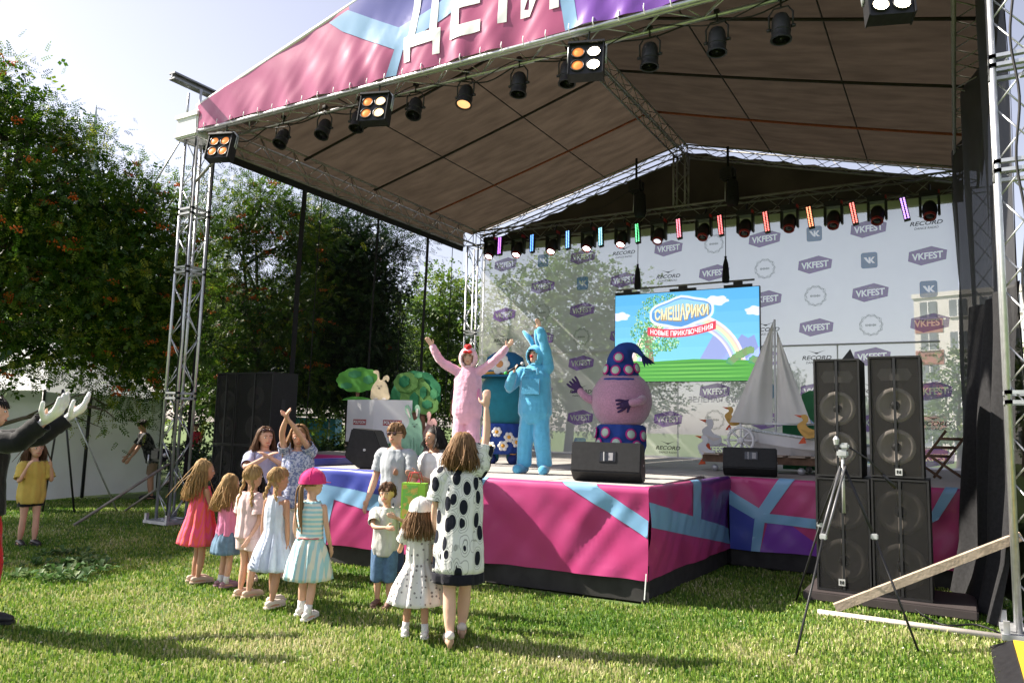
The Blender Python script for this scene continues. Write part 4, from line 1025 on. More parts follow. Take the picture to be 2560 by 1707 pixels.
# ================================================================ props on stage
OFFW = M('white_board', (.78, .78, .80), .6, 0, .04, 2)
t = empty('white_box', (1.7, 3.9, ZD), 'white box plinth with red lettering stickers on both sides', 'box')
A_, B_, C_ = Vector((1.62, 3.22, 0)), Vector((.80, 3.35, 0)), Vector((2.42, 3.42, 0))
dA = (A_ - B_); dC = (C_ - A_); Dn = B_ + dC
b = MB(); z0, z1 = 1.40, 2.25
q = [B_, A_, C_, Dn]
b.add([p + Vector((0, 0, z0)) for p in q] + [p + Vector((0, 0, z1)) for p in q], [(3, 2, 1, 0), (4, 5, 6, 7)] + [(i, (i + 1) % 4, (i + 1) % 4 + 4, i + 4) for i in range(4)])
b.build('box_body', OFFW, t)
b = MB()
for p in q:
    c = (A_ + Dn) / 2; p2 = p.lerp(c, .2); b.box((p2.x, p2.y, 1.285), (.06, .06, .23))
b.build('legs', BLACK, t)
REDS = M('red_sticker', (.38, .02, .03), .5)
for P0, P1 in ((B_, A_), (A_, C_)):
    e_ = (P1 - P0).normalized(); nn = Vector((e_.y, -e_.x, 0)); L_ = (P1 - P0).length
    c = P0 + e_ * (L_ * .5) + nn * .004 + Vector((0, 0, 1.80))
    b = MB(); w_, h_ = .20, .055
    b.add([c + e_ * a * w_ + Vector((0, 0, s_ * h_)) for a, s_ in ((-1, -1), (1, -1), (1, 1), (-1, 1))], [(0, 1, 2, 3)]); stck = b.build('sticker', REDS, t)
    V, F, ww, hh_ = text_bm('POLYGON', .1, .004); s_ = .36 / ww
    b = MB(); b.add([c + nn * .003 + e_ * v.x * s_ + Vector((0, 0, v.y * s_ * 1.15)) for v in V], F); b.build('sticker_lettering', WHITEV, stck)
def smooth_out(P, n=4, closed=True):
    P = [Vector((a, b_, 0)) for a, b_ in P]; N = len(P); out = []
    for i in range(N):
        a, b_, c, d = P[(i - 1) % N], P[i], P[(i + 1) % N], P[(i + 2) % N]
        for k in range(n):
            t_ = k / n; p = .5 * ((2 * b_) + (c - a) * t_ + (2 * a - 5 * b_ + 4 * c - d) * t_ * t_ + (3 * b_ - a - 3 * c + d) * t_ ** 3); out.append((p.x, p.y))
    return out
def cutout(name, label, cat, P, y, col, rim=None, n=4, group='painted plywood cut-outs', th=.02):
    cx = sum(p[0] for p in P) / len(P); z0 = min(p[1] for p in P)
    t = empty(name, (cx, y, z0), label, cat, group)
    Q = smooth_out(P, n) if n > 1 else P
    area = sum(Q[i][0] * Q[(i + 1) % len(Q)][1] - Q[(i + 1) % len(Q)][0] * Q[i][1] for i in range(len(Q)))
    if area < 0: Q = Q[::-1]
    MB().prism(Q, (0, y + th, 0), (1, 0, 0), (0, 0, 1), th).build('board', col, t)
    return t
def spot(t, name, P, y, col, n=3):
    Q = smooth_out(P, n) if n > 1 else P
    area = sum(Q[i][0] * Q[(i + 1) % len(Q)][1] - Q[(i + 1) % len(Q)][0] * Q[i][1] for i in range(len(Q)))
    if area < 0: Q = Q[::-1]
    MB().prism(Q, (0, y + .01, 0), (1, 0, 0), (0, 0, 1), .012).build(name, col, t)
G1, G2, G3, G4 = M('cut_green_bright', (.10, .36, .05), .6), M('cut_green_mid', (.05, .26, .10), .6), M('cut_green_dark', (.015, .19, .075), .6), M('cut_green_olive', (.13, .30, .07), .6)
TRUNK = M('cut_brown', (.20, .09, .06), .7); BEIGE = M('cut_beige', (.72, .60, .40), .6); MINT = M('cut_mint', (.32, .58, .40), .6); PINKC = M('cut_pink', (.74, .42, .40), .6)
def lobed(cx, cz, rx, rz, k=9, amp=.07, ph=0.): return [(cx + rx * (1 + amp * abs(math.sin(k * a / 2 + ph))) * math.cos(a), cz + rz * (1 + amp * abs(math.sin(k * a / 2 + ph))) * math.sin(a)) for a in [2 * PI * i / 60 for i in range(60)]]
# small tree on the box
t = cutout('tree_cutout', 'flat bright green plywood tree standing on the white box', 'cut-out', lobed(.80, 2.68, .56, .245, 11, .09), 3.62, G1, n=1)
for cx, cz, rx, rz in ((.72, 2.80, .17, .07), (.50, 2.56, .15, .06), (1.10, 2.68, .13, .08)): spot(t, 'painted_patch', lobed(cx, cz, rx, rz, 6, .15), 3.615, G2, 1)
spot(t, 'trunk', [(.74, 2.46), (.86, 2.46), (.84, 2.34), (.90, 2.27), (.68, 2.27), (.76, 2.34)], 3.64, TRUNK, 1)
spot(t, 'grass_mound', [(.40, 2.25), (1.2, 2.25), (1.05, 2.31), (.7, 2.33)], 3.60, G1, 2)
# big tree
t = cutout('tree_cutout', 'large layered dark green plywood tree behind the mint rabbit', 'cut-out', lobed(1.85, 2.42, .62, .46, 9, .07), 4.25, G3, n=1)
spot(t, 'painted_lobe', lobed(1.45, 2.30, .28, .22, 7, .1), 4.235, G3, 1)
spot(t, 'painted_lobe', lobed(1.86, 2.40, .38, .36, 8, .08), 4.225, G4, 1)
spot(t, 'painted_lobe', lobed(1.62, 2.66, .31, .20, 7, .1), 4.21, G4, 1)
spot(t, 'painted_lobe', lobed(2.20, 2.18, .27, .19, 7, .1), 4.205, G4, 1)
for cx, cz, rx, rz in ((1.58, 2.68, .13, .11), (2.20, 2.20, .12, .08), (1.86, 2.26, .11, .17), (2.09, 2.45, .08, .11), (1.95, 2.80, .10, .05), (2.36, 2.42, .08, .10)): spot(t, 'painted_patch', lobed(cx, cz, rx, rz, 6, .15), 4.195, G3 if cx < 2.3 and cz < 2.75 else G2, 1)
spot(t, 'trunk', [(1.70, 2.05), (2.12, 2.05), (2.18, 1.18), (1.66, 1.18)], 4.24, TRUNK, 1)
face = M('cut_ink', (.06, .05, .05), .7); CREAM = M('cut_cream', (.78, .72, .66), .6)
def rabbit_face(t, cx, cz, y, s_):
    spot(t, 'nose', [(cx - .025 * s_, cz + .012 * s_), (cx + .025 * s_, cz + .012 * s_), (cx, cz - .02 * s_)], y, face, 1)
    for d in (-1, 1): spot(t, 'eye', [(cx + d * .05 * s_ - .018 * s_, cz + .05 * s_), (cx + d * .05 * s_ + .018 * s_, cz + .055 * s_), (cx + d * .05 * s_ + .016 * s_, cz + .045 * s_)], y, face, 1)
t = cutout('rabbit_cutout', 'beige plywood rabbit with one folded ear on the white box', 'cut-out', [(1.26, 2.27), (1.23, 2.40), (1.25, 2.52), (1.33, 2.62), (1.38, 2.68), (1.37, 2.78), (1.28, 2.81), (1.27, 2.85), (1.34, 2.87), (1.41, 2.83), (1.44, 2.68), (1.51, 2.67), (1.56, 2.74), (1.64, 2.76), (1.69, 2.70), (1.66, 2.63), (1.62, 2.67), (1.57, 2.65), (1.64, 2.56), (1.69, 2.42), (1.70, 2.27)], 3.56, BEIGE, n=3)
rabbit_face(t, 1.44, 2.50, 3.555, 1)
spot(t, 'paw', [(1.32, 2.27), (1.42, 2.27), (1.41, 2.30), (1.33, 2.30)], 3.552, CREAM, 2); spot(t, 'paw', [(1.54, 2.27), (1.64, 2.27), (1.63, 2.30), (1.55, 2.30)], 3.552, CREAM, 2)
t = cutout('rabbit_cutout', 'mint green plywood rabbit with tall ears beside the white box', 'cut-out', [(2.24, 1.22), (2.27, 1.50), (2.38, 1.65), (2.48, 1.72), (2.53, 1.85), (2.42, 2.04), (2.42, 2.13), (2.48, 2.15), (2.54, 2.07), (2.62, 1.87), (2.68, 1.87), (2.72, 1.92), (2.65, 2.08), (2.68, 2.15), (2.74, 2.14), (2.78, 2.06), (2.76, 1.92), (2.82, 1.80), (2.84, 1.62), (2.85, 1.22)], 3.2, MINT, n=3)
rabbit_face(t, 2.66, 1.74, 3.195, 1)
spot(t, 'ear_lining', [(2.45, 2.07), (2.50, 2.07), (2.56, 1.93), (2.54, 1.90)], 3.193, CREAM, 2); spot(t, 'ear_lining', [(2.69, 2.07), (2.74, 2.07), (2.73, 1.94), (2.70, 1.94)], 3.193, CREAM, 2)
t = cutout('rabbit_cutout', 'pink plywood rabbit with a folded ear behind the dark haired woman', 'cut-out', [(2.52, 1.30), (2.55, 1.58), (2.62, 1.74), (2.66, 1.88), (2.63, 1.99), (2.68, 2.04), (2.73, 1.98), (2.70, 1.84), (2.76, 1.90), (2.83, 1.90), (2.88, 1.82), (2.85, 1.76), (2.80, 1.80), (2.77, 1.72), (2.86, 1.60), (2.88, 1.30)], 3.62, PINKC, n=3)
gp = []
for i in range(12):
    x = 1.96 + i * .075; hgt = [.20, .34, .22, .30, .36, .20, .26, .14, .20, .30, .36, .24][i]
    gp += [(x - .02, 1.24), (x + .012, 1.18 + hgt), (x + .03, 1.17 + hgt), (x + .03, 1.26)]
t = cutout('grass_cutout', 'mint green plywood grass tufts in front of the white box', 'cut-out', [(1.93, 1.176)] + gp + [(2.84, 1.176)], 3.08, MINT, n=1)
t = cutout('snail_cutout', 'small brown plywood snail left of the grass tufts', 'cut-out', [(1.93, 1.176), (1.93, 1.28), (1.96, 1.32), (1.99, 1.26), (2.02, 1.24), (2.06, 1.29), (2.12, 1.29), (2.17, 1.24), (2.17, 1.176)], 3.03, M('cut_snail', (.36, .19, .08), .6), n=2)
# right side: sailboat, ducks, wheel, dolly
SAIL = M('sail_cloth', (.84, .81, .78), .8, 0, .05, 2, .1, 12, trans=.15)
t = empty('toy_sailboat', (9.2, 4.3, ZD), 'white prop sailboat with two cloth sails at right rear of stage', 'boat')
def sail(P0, P1, P2, bulge, name):
    b = MB(); P0, P1, P2 = Vector(P0), Vector(P1), Vector(P2)
    def fn(u, v):
        p = (P0.lerp(P1, u)).lerp(P2, v); return tuple(p + Vector((0, -bulge * math.sin(PI * u) * math.sin(PI * min(1, v + .12)) + .012 * math.sin(u * 16 + v * 3), 0)))
    b.grid(fn, 18, 24); b.build(name, SAIL, t, True)
sail((8.40, 4.20, 1.95), (9.05, 4.36, 1.93), (9.07, 4.4, 3.62), .16, 'mainsail')
sail((9.11, 4.4, 1.95), (9.66, 4.25, 1.96), (9.13, 4.4, 3.48), .12, 'jib')
MB().path([(9.09, 4.42, 1.45), (9.09, 4.42, 3.66)], .018, 8).build('mast', WHITE, t, True)
MB().path([(8.44, 4.32, 1.93), (9.7, 4.34, 1.94)], .016, 8).build('boom', WHITE, t, True)
def hull_ring(x, s_, zb, zt, hw):
    return [(x, 4.3 - hw, zt), (x, 4.3 - hw * .85, (zb + zt) / 2), (x, 4.3 - hw * .35, zb), (x, 4.3 + hw * .35, zb), (x, 4.3 + hw * .85, (zb + zt) / 2), (x, 4.3 + hw, zt)]
b = MB(); b.rings([hull_ring(x, 0, zb, zt, hw) for x, zb, zt, hw in ((8.62, 1.62, 1.84, .10), (8.9, 1.45, 1.80, .24), (9.4, 1.40, 1.74, .34), (10.0, 1.38, 1.66, .36), (10.6, 1.40, 1.62, .30))], 6, True, True); b.build('hull', WHITE, t)
MB().path([(8.62, 4.2, 1.85), (8.9, 4.05, 1.815), (9.4, 3.95, 1.755), (10.0, 3.93, 1.675), (10.6, 3.99, 1.635)], .022, 6).build('gunwale', M('worn_white', (.55, .60, .62), .6, 0, .3, 30), t, True)
t = empty('wheel_prop', (8.68, 4.0, ZD), 'white ship steering wheel prop beside the sailboat', 'ship wheel')
wc = Vector((8.66, 3.86, 1.66))
ring_ = [wc + Vector((.20 * math.cos(2 * PI * i / 24), 0, .20 * math.sin(2 * PI * i / 24))) for i in range(25)]
MB().path(ring_, .024, 8, False).build('rim', WHITE, t, True)
for k in range(8):
    a = 2 * PI * k / 8; MB().path([wc, wc + Vector((.27 * math.cos(a), 0, .27 * math.sin(a)))], [.014, .017], 6).build('spoke', WHITE, t, True)
MB().lathe([(.05, -.02), (.06, .0), (.04, .03)], 12, wc, Matrix.Rotation(R(90), 3, 'X')).build('hub', WHITE, t, True)
MB().path([wc + Vector((0, .05, 0)), wc + Vector((0, .07, -.47))], .03, 6).build('post', WHITE, t, True)
YEL = M('cut_yellow', (.68, .40, .10), .6); ORG = M('cut_orange', (.65, .10, .03), .6)
def duck(label, ox, oz, y, s_, col, flip=1):
    P = [(0, .20), (.05, .215), (.10, .22), (.13, .18), (.125, .13), (.10, .09), (.14, .04), (.22, .01), (.23, -.06), (.17, -.09), (.09, -.09), (.02, -.01), (-.01, .07), (.02, .11), (.06, .14), (.05, .17)]
    t = cutout('duck_cutout', label, 'cut-out', [(ox + a * s_, oz + b_ * s_) for a, b_ in P], y, col, n=3)
    spot(t, 'beak', [(ox - .05 * s_, oz + .215 * s_), (ox + .045 * s_, oz + .21 * s_), (ox + .035 * s_, oz + .175 * s_)], y - .004, ORG, 1)
    spot(t, 'wing', [(ox + .03 * s_, oz + .03 * s_), (ox + .12 * s_, oz - .005 * s_), (ox + .22 * s_, oz - .01 * s_), (ox + .13 * s_, oz - .05 * s_)], y - .004, M('cut_wing', (.56, .32, .08), .6) if col is YEL else CREAM, 2)
    spot(t, 'foot', [(ox + .06 * s_, oz - .08 * s_), (ox + .08 * s_, oz - .08 * s_), (ox + .10 * s_, oz - .16 * s_), (ox, oz - .17 * s_)], y - .002, ORG, 1)
duck('yellow plywood duckling left of the sail', 8.30, 1.99, 4.3, 1.0, YEL)
duck('larger yellow plywood duckling at the sailboat hull beside the loudspeaker', 9.53, 1.83, 3.86, 1.15, YEL)
duck('white plywood goose in front of the backdrop', 7.95, 1.70, 4.2, 1.35, OFFW)
duck('second white plywood goose low behind the right wedge monitor', 8.02, 1.46, 3.7, 1.2, OFFW)
t = cutout('leaf_cutout', 'dark green plywood foliage board behind the sails', 'cut-out', [(9.42, 2.45), (9.7, 2.5), (9.85, 2.2), (9.7, 1.95), (9.56, 2.02), (9.46, 2.16)], 4.9, G2, n=2)
spot(t, 'lower_leaves', [(9.1, 1.95), (10.0, 1.95), (10.0, 1.20), (9.1, 1.20)], 4.92, G3, 1)
t = empty('wooden_dolly', (9.0, 3.9, ZD), 'wooden pallet dolly on castors carrying the boat', 'dolly')
for k in range(3): MB().box((9.2, 3.62 + k * .38, ZD + .20), (2.15, .09, .11)).build('bearer', M('dark_wood', (.13, .075, .045), .8, 0, .3, 9), t)
for k in range(7): MB().box((8.28 + k * .32, 4.0, ZD + .268), (.24, .95, .022)).build('slat', WOOD, t)
for x in (8.3, 9.0, 9.6, 10.1):
    for y in (3.66, 4.36): MB().lathe([(.05, -.018), (.055, 0), (.05, .018)], 12, (x, y, ZD + .058), Matrix.Rotation(R(90), 3, 'X')).build('castor', STEEL, t, True)
t = empty('deck_chair', (11.25, 4.6, ZD), 'folded dark wooden chair at the right rear of the stage', 'chair')
DW = M('dark_wood', (.13, .075, .045), .8)
for dx in (0, .30):
    MB().path([(11.02 + dx, 4.6, ZD + .02), (11.50 + dx, 4.75, ZD + .72)], .02, 6).build('leg', DW, t, True); MB().path([(11.42 + dx, 4.5, ZD + .02), (10.98 + dx, 4.6, ZD + .34)], .02, 6).build('leg', DW, t, True)
for k in range(3): MB().path([(11.24 + k * .08, 4.66 + k * .02, ZD + .34 + k * .13), (11.54 + k * .08, 4.66 + k * .02, ZD + .34 + k * .13)], .022, 6).build('slat', DW, t, True)
tag(MB().prism([(0, 0), (.30, 0), (.20, .26)], (10.17, 3.2, 2.74), (1, 0, 0), (0, 0, 1), .05).build('music_stand_top', BLACK), 'black triangular board rising above the left loudspeaker of the right stack', 'board')
o = bpy.data.objects['music_stand_top']
MB().path([(10.34, 3.2, ZD), (10.34, 3.2, 2.78)], .018, 6).build('post', BLACK, o, True)
tag(MB().box((8.81, -.86, .17), (.012, .008, .26), M4=Matrix.Rotation(R(4), 3, 'Y')).build('white_stake', WHITEV), 'short white stake leaning on the front corner of the thrust', 'stake')
# ================================================================ trees
BARK = M('bark', (.085, .065, .05), .9, 0, .35, 6, .5, 30, stretch=(1, 1, .25))
LEAF_R = blade_mat('rowan_leaf', [(0., (.016, .050, .005)), (.45, (.050, .115, .009)), (.8, (.14, .22, .018)), (1., (.30, .33, .035))], .50, .40)
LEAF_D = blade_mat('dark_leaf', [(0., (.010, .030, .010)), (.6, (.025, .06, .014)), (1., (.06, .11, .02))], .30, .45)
LEAF_L = blade_mat('lime_leaf', [(0., (.04, .10, .012)), (.5, (.11, .19, .026)), (1., (.22, .29, .05))], .5, .45)
BERRY = M('rowan_berry', (.68, .13, .015), .4, 0, .3, 12)
def leaf_mesh(name, lobes, nleaf, seed, kind, mat, size=1.):
    """leaves gathered in clumps on the lobes; rowan leaves carry nine leaflets, others three blades"""
    rg = np.random.default_rng(seed)
    L = np.array([(x, y, z, rx, rz) for x, y, z, rx, rz in lobes])
    wgt = (L[:, 3] * L[:, 4]); wgt = wgt / wgt.sum()
    ncl = max(40, nleaf // 26)
    li = rg.choice(len(L), ncl, p=wgt)
    d = rg.standard_normal((ncl, 3)); d /= np.linalg.norm(d, axis=1)[:, None]
    rr = .35 + .75 * rg.random(ncl) ** .6
    C = L[li, :3] + d * np.stack([L[li, 3], L[li, 3], L[li, 4]], 1) * rr[:, None]
    ci = rg.integers(0, ncl, nleaf)
    cs = (.16 + .12 * rg.random(ncl)) * size
    P = C[ci] + rg.standard_normal((nleaf, 3)) * cs[ci][:, None] * np.array([1.2, 1.2, .7])
    out = d[ci] + rg.standard_normal((nleaf, 3)) * .7; out[:, 2] -= .25
    out /= np.linalg.norm(out, axis=1)[:, None]
    up = np.tile(np.array([0, 0, 1.]), (nleaf, 1)) + rg.standard_normal((nleaf, 3)) * .45
    sd = np.cross(out, up); sd /= np.linalg.norm(sd, axis=1)[:, None] + 1e-9
    nrm = np.cross(sd, out)
    if kind == 'rowan':
        S_ = []
        for k in range(4):
            for s_ in (-1, 1): S_.append((.03 + .034 * k, s_, .052 - .003 * abs(k - 1)))
        S_.append((.165, 0, .05)); wl = .0105
    else:
        S_ = [(0., -1, .075), (.02, 1, .075), (.05, 0, .085)]; wl = .030
    csz = (.75 + .55 * rg.random(ncl))[ci]
    nl = len(S_); V = np.empty((nleaf, nl, 4, 3))
    for k, (t, s_, ln) in enumerate(S_):
        b0 = P + out * t * size
        dr = (sd * s_ * .9 + out * .55 - nrm * .18) if s_ else out - nrm * .15
        dr = dr / np.linalg.norm(dr, axis=1)[:, None]
        wv = np.cross(dr, nrm); wv /= np.linalg.norm(wv, axis=1)[:, None]
        l_ = ln * size * csz[:, None] * (.85 + .3 * rg.random(nleaf))[:, None]
        V[:, k, 0] = b0; V[:, k, 1] = b0 + dr * l_ * .45 + wv * wl * size; V[:, k, 2] = b0 + dr * l_; V[:, k, 3] = b0 + dr * l_ * .45 - wv * wl * size
    n = nleaf * nl
    me = bpy.data.meshes.new(name); me.vertices.add(n * 4); me.vertices.foreach_set('co', V.reshape(-1))
    me.loops.add(n * 4); me.loops.foreach_set('vertex_index', np.arange(n * 4))
    me.polygons.add(n); me.polygons.foreach_set('loop_start', np.arange(n) * 4)
    me.update(calc_edges=True)
    tone = np.clip(.45 + .22 * rg.standard_normal(ncl)[ci] + .16 * rg.standard_normal(nleaf), 0, 1)
    at = me.attributes.new('tone', 'FLOAT', 'POINT'); at.data.foreach_set('value', np.repeat(tone, nl * 4))
    me.materials.append(mat)
    return me, C, L
def make_tree(name, label, cat, base, lobes, nleaf, seed, kind, mat, berries=0, size=1., r0=.16, group=None, stems=1, inner=0):
    random.seed(seed)
    t = empty(name, (base[0], base[1], 0), label, cat, group)
    me, C, L = leaf_mesh('crown', lobes, nleaf, seed, kind, mat, size)
    o = bpy.data.objects.new('crown', me); COL.objects.link(o); o.parent = t; o.location = (-base[0], -base[1], 0)
    if inner:
        me2, _, _ = leaf_mesh('inner_foliage', [(x, y, z, rx * .66, rz * .66) for x, y, z, rx, rz in lobes if rx > .6], inner, seed + 50, 'broad', mat, 1.5)
        o = bpy.data.objects.new('inner_foliage', me2); COL.objects.link(o); o.parent = t; o.location = (-base[0], -base[1], 0)
    top = max(l[2] for l in lobes); cen = Vector((sum(l[0] for l in lobes) / len(lobes), sum(l[1] for l in lobes) / len(lobes), 0))
    B = Vector((base[0], base[1], -.1))
    tk = MB(); tips = []
    for s_ in range(stems):
        a = 2 * PI * s_ / stems; bo = B + Vector((math.cos(a), math.sin(a), 0)) * (.25 if stems > 1 else 0)
        P = [bo, bo + (cen - bo) * .12 + Vector((.05, .03, 1.2)), bo.lerp(cen, .35) + Vector((random.uniform(-.2, .2), random.uniform(-.2, .2), top * .38)), bo.lerp(cen, .7) + Vector((random.uniform(-.4, .4), random.uniform(-.4, .4), top * .62)), cen + Vector((random.uniform(-.3, .3), random.uniform(-.3, .3), top * .95))]
        Q = catmull(P, 4); tips.append(Q)
        tk.path(Q, [r0 * (1 - .85 * i / (len(Q) - 1)) for i in range(len(Q))], 9)
    tk.build('trunk', BARK, t, True)
    br = MB()
    for l in lobes:
        Q = random.choice(tips); lc = Vector(l[:3])
        st_ = min(Q[3:], key=lambda p: abs(p.z - (lc.z - .9)) + .3 * (p - lc).length)
        mid = st_.lerp(lc, .5) + Vector((random.uniform(-.2, .2), random.uniform(-.2, .2), .15))
        R_ = catmull([st_, mid, lc], 4); br.path(R_, [r0 * .36 * (1 - .7 * i / 8) for i in range(9)], 6)
        for k in range(7):
            dd = Vector((random.gauss(0, 1), random.gauss(0, 1), random.gauss(.2, .8))).normalized()
            e_ = lc + Vector((dd.x * l[3], dd.y * l[3], dd.z * l[4])) * .9; s0 = R_[random.randint(4, 8)]
            br.path([s0, s0.lerp(e_, .5) + Vector((0, 0, .08)), e_], [r0 * .13, r0 * .09, r0 * .03], 4)
    br.build('limbs', BARK, t, True)
    if berries:
        bb = MB()
        for k in range(berries):
            c = Vector(C[random.randrange(len(C))]) + Vector((random.gauss(0, .1), random.gauss(0, .1), random.gauss(-.05, .08)))
            for q in range(22):
                p = c + Vector((random.gauss(0, .055), random.gauss(0, .055), random.gauss(0, .024))); r_ = .019 * size
                bb.add([p + Vector(v) * r_ for v in ((1, 0, 0), (0, 1, 0), (-1, 0, 0), (0, -1, 0), (0, 0, 1), (0, 0, -1))], [(0, 1, 4), (1, 2, 4), (2, 3, 4), (3, 0, 4), (1, 0, 5), (2, 1, 5), (3, 2, 5), (0, 3, 5)])
        tag(bb.build('berry_clusters', BERRY, t, True), kind='stuff')
    return t
T1 = [(-4.56, -0.66, 7.25, 0.98, 0.98), (-4.75, -1.45, 7.99, 0.69, 1.12), (-3.91, -0.13, 6.13, 1.33, 1.33), (-3.23, 0.85, 6.12, 1.01, 1.01), (-4.13, -0.63, 4.6, 1.55, 1.29), (-3.28, 0.45, 4.56, 1.51, 1.24), (-3.25, 1.58, 4.96, 0.95, 1.23), (-2.87, 0.88, 3.17, 1.24, 0.98), (-3.96, -0.33, 3.07, 1.2, 0.69), (-3.14, 1.84, 3.46, 0.66, 1.04), (-2.49, 0.2, 1.99, 0.5, 0.5), (-5.13, -1.37, 5.76, 1.03, 1.37), (-4.92, -1.57, 3.81, 1.16, 1.16), (-4.05, -0.05, 7.5, 0.5, 0.45), (-3.58, 2.32, 6.5, 0.35, 0.6), (-5.5, -3.9, 5.6, 1.6, 1.5), (-6.6, -5.2, 6.4, 1.8, 1.6), (-4.9, -3.0, 5.2, 1.2, 1.2), (-5.4, -3.5, 4.1, 1.4, 1.1), (-4.8, -2.5, 4.2, 1.0, 1.0), (-6.2, -4.4, 4.8, 1.5, 1.3)]
T2 = [(-2.8, 3.9, 7.0, 0.95, 0.79), (-3.38, 3.69, 6.03, 0.85, 0.85), (-2.47, 4.78, 6.19, 0.98, 0.98), (-3.25, 3.95, 4.67, 1.06, 0.95), (-2.53, 4.98, 4.46, 1.2, 1.09), (-3.65, 3.87, 3.5, 0.74, 0.74), (-2.96, 4.93, 2.93, 1.41, 0.98), (-3.92, 4.43, 2.47, 0.98, 0.65), (-5.32, 4.36, 5.68, 0.57, 1.37), (-5.67, 4.36, 4.07, 0.8, 1.15)]
T2b = [(-2.47, 6.48, 6.57, 0.94, 1.06), (-2.0, 6.91, 5.42, 0.94, 1.17), (-2.73, 6.55, 4.93, 1.06, 1.29), (-2.15, 7.02, 3.9, 1.17, 1.06), (-2.9, 6.71, 2.95, 1.29, 0.94), (-1.18, 6.97, 5.96, 0.46, 0.58), (-0.91, 7.05, 6.54, 0.35, 0.29), (-1.63, 7.25, 4.5, 0.7, 0.82), (-2.96, 6.14, 7.02, 0.59, 0.7), (-2.11, 7.75, 3.01, 1.08, 0.84), (-1.74, 6.84, 7.06, 0.47, 0.47)]
T2 = [(x, y, z, rx * .86, rz * .9) for x, y, z, rx, rz in T2]; T2b = [(x - .12, y - .07, z, rx * .78, rz * .9) for x, y, z, rx, rz in T2b]
T3 = [(-4.65, 14.0, 6.2, 1.12, 1.28), (-5.26, 13.86, 4.59, 1.28, 1.44), (-4.3, 14.45, 4.3, 0.96, 1.6), (-5.04, 14.21, 2.85, 1.76, 1.12), (-3.97, 14.44, 5.9, 0.64, 1.12), (-5.37, 12.81, 3.24, 0.77, 1.08)]
T4 = [(-0.8, 12.8, 5.79, 1.15, 1.29), (0.22, 13.28, 6.67, 1.15, 1.15), (1.2, 13.89, 6.42, 1.29, 1.29), (2.16, 14.56, 5.6, 1.29, 1.29), (-0.11, 13.39, 4.39, 1.72, 1.43), (1.49, 14.36, 4.15, 1.86, 1.58), (-1.25, 12.83, 3.64, 1.15, 1.43), (2.51, 16.06, 4.59, 0.89, 1.19), (2.08, 16.01, 3.1, 1.64, 1.19), (0.01, 14.84, 2.74, 2.38, 1.19)]
T5 = [(11.85, 43.52, 5.62, 1.55, 1.03), (11.15, 43.25, 4.58, 1.55, 1.03), (12.94, 44.25, 4.89, 1.29, 1.03), (12, 43.6, 3.2, 2.4, 1.6)]
T6 = [(14.53, 39.18, 6.18, 0.69, 0.8), (15.0, 39.57, 5.29, 1.15, 1.15), (15, 39.6, 3.6, 1.6, 1.6)]
make_tree('rowan_tree', 'rowan tree with orange berries at the left edge of the picture', 'tree', (-5.58, -1.05), T1, 28000, 11, 'rowan', LEAF_R, 320, 1.30, .16, 'rowan trees', 3, 11000)
make_tree('rowan_tree', 'rowan tree with red berries seen through the left mesh', 'tree', (-3.23, 4.74), T2, 12000, 12, 'rowan', LEAF_R, 120, 1.30, .13, 'rowan trees', 2, 1600)
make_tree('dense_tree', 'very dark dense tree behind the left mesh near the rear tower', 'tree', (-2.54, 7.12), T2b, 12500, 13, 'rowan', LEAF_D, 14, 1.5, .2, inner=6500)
make_tree('leafy_tree', 'pale green tree beyond the rear left tower', 'tree', (-4.95, 14.45), T3, 7000, 14, 'broad', LEAF_L, 0, 1.5, .16)
make_tree('leafy_tree', 'broad tree showing through the left half of the backdrop', 'tree', (.54, 14.14), T4, 11000, 15, 'broad', LEAF_L, 0, 1.45, .2)
make_tree('leafy_tree', 'distant bush like tree below the red and white tower block', 'tree', (11.73, 43.92), T5, 1500, 16, 'broad', LEAF_L, 0, 2.6, .2)
make_tree('leafy_tree', 'distant tree at the right edge behind the right tower', 'tree', (14.69, 39.8), T6, 1300, 17, 'broad', LEAF_L, 0, 2.4, .2)
# park trees further back: two crowns, copied
def blob_lobes(seed, h):
    random.seed(seed); return [(random.gauss(0, h * .16), random.gauss(0, h * .16), h * (.30 + .62 * random.random()), h * random.uniform(.13, .2), h * random.uniform(.12, .18)) for k in range(11)]
base_trees = [make_tree('park_tree', 'x', 'tree', (0, 0), blob_lobes(s_, 8.5), 3600, 20 + s_, 'broad', [LEAF_L, LEAF_D][s_ % 2], 0, 2.3, .2, 'park trees behind the stage') for s_ in (1, 2)]
spots = [(-13, 3.5, 1.0, 'far park tree behind the white tent top'), (-16, 9, 1.1, 'far park tree left of the left truss tower'), (-11.5, 11.5, .8, 'far park tree between left tower and loudspeakers'), (-9.5, 15.5, .85, 'far park tree behind the dark dense tree'), (-8, 21, .75, 'low far park tree behind the white box plinth'), (-13.5, 17, .9, 'far park tree above the blue kiosk'), (-22, 4, 1.2, 'far park tree at the extreme left behind the tent'), (-18, 17, 1.2, 'far park tree in the gap behind the left loudspeakers'), (3.0, 33, .62, 'low far park tree behind the middle of the backdrop'), (7.5, 40, .55, 'low far park tree behind the sailboat'), (-1.5, 26, .8, 'far park tree behind the left part of the backdrop'), (-26, 14, 1.3, 'far park tree filling the left background'), (5.6, 36, .5, 'small far park tree right of the video screen')]
for i, (x, y, sc_, lb) in enumerate(spots):
    o = base_trees[i] if i < 2 else copy_tree(base_trees[i % 2])
    o.location = (x, y, 0); o.scale = (sc_, sc_, sc_); o.rotation_euler[2] = i * 1.7; o['label'] = lb
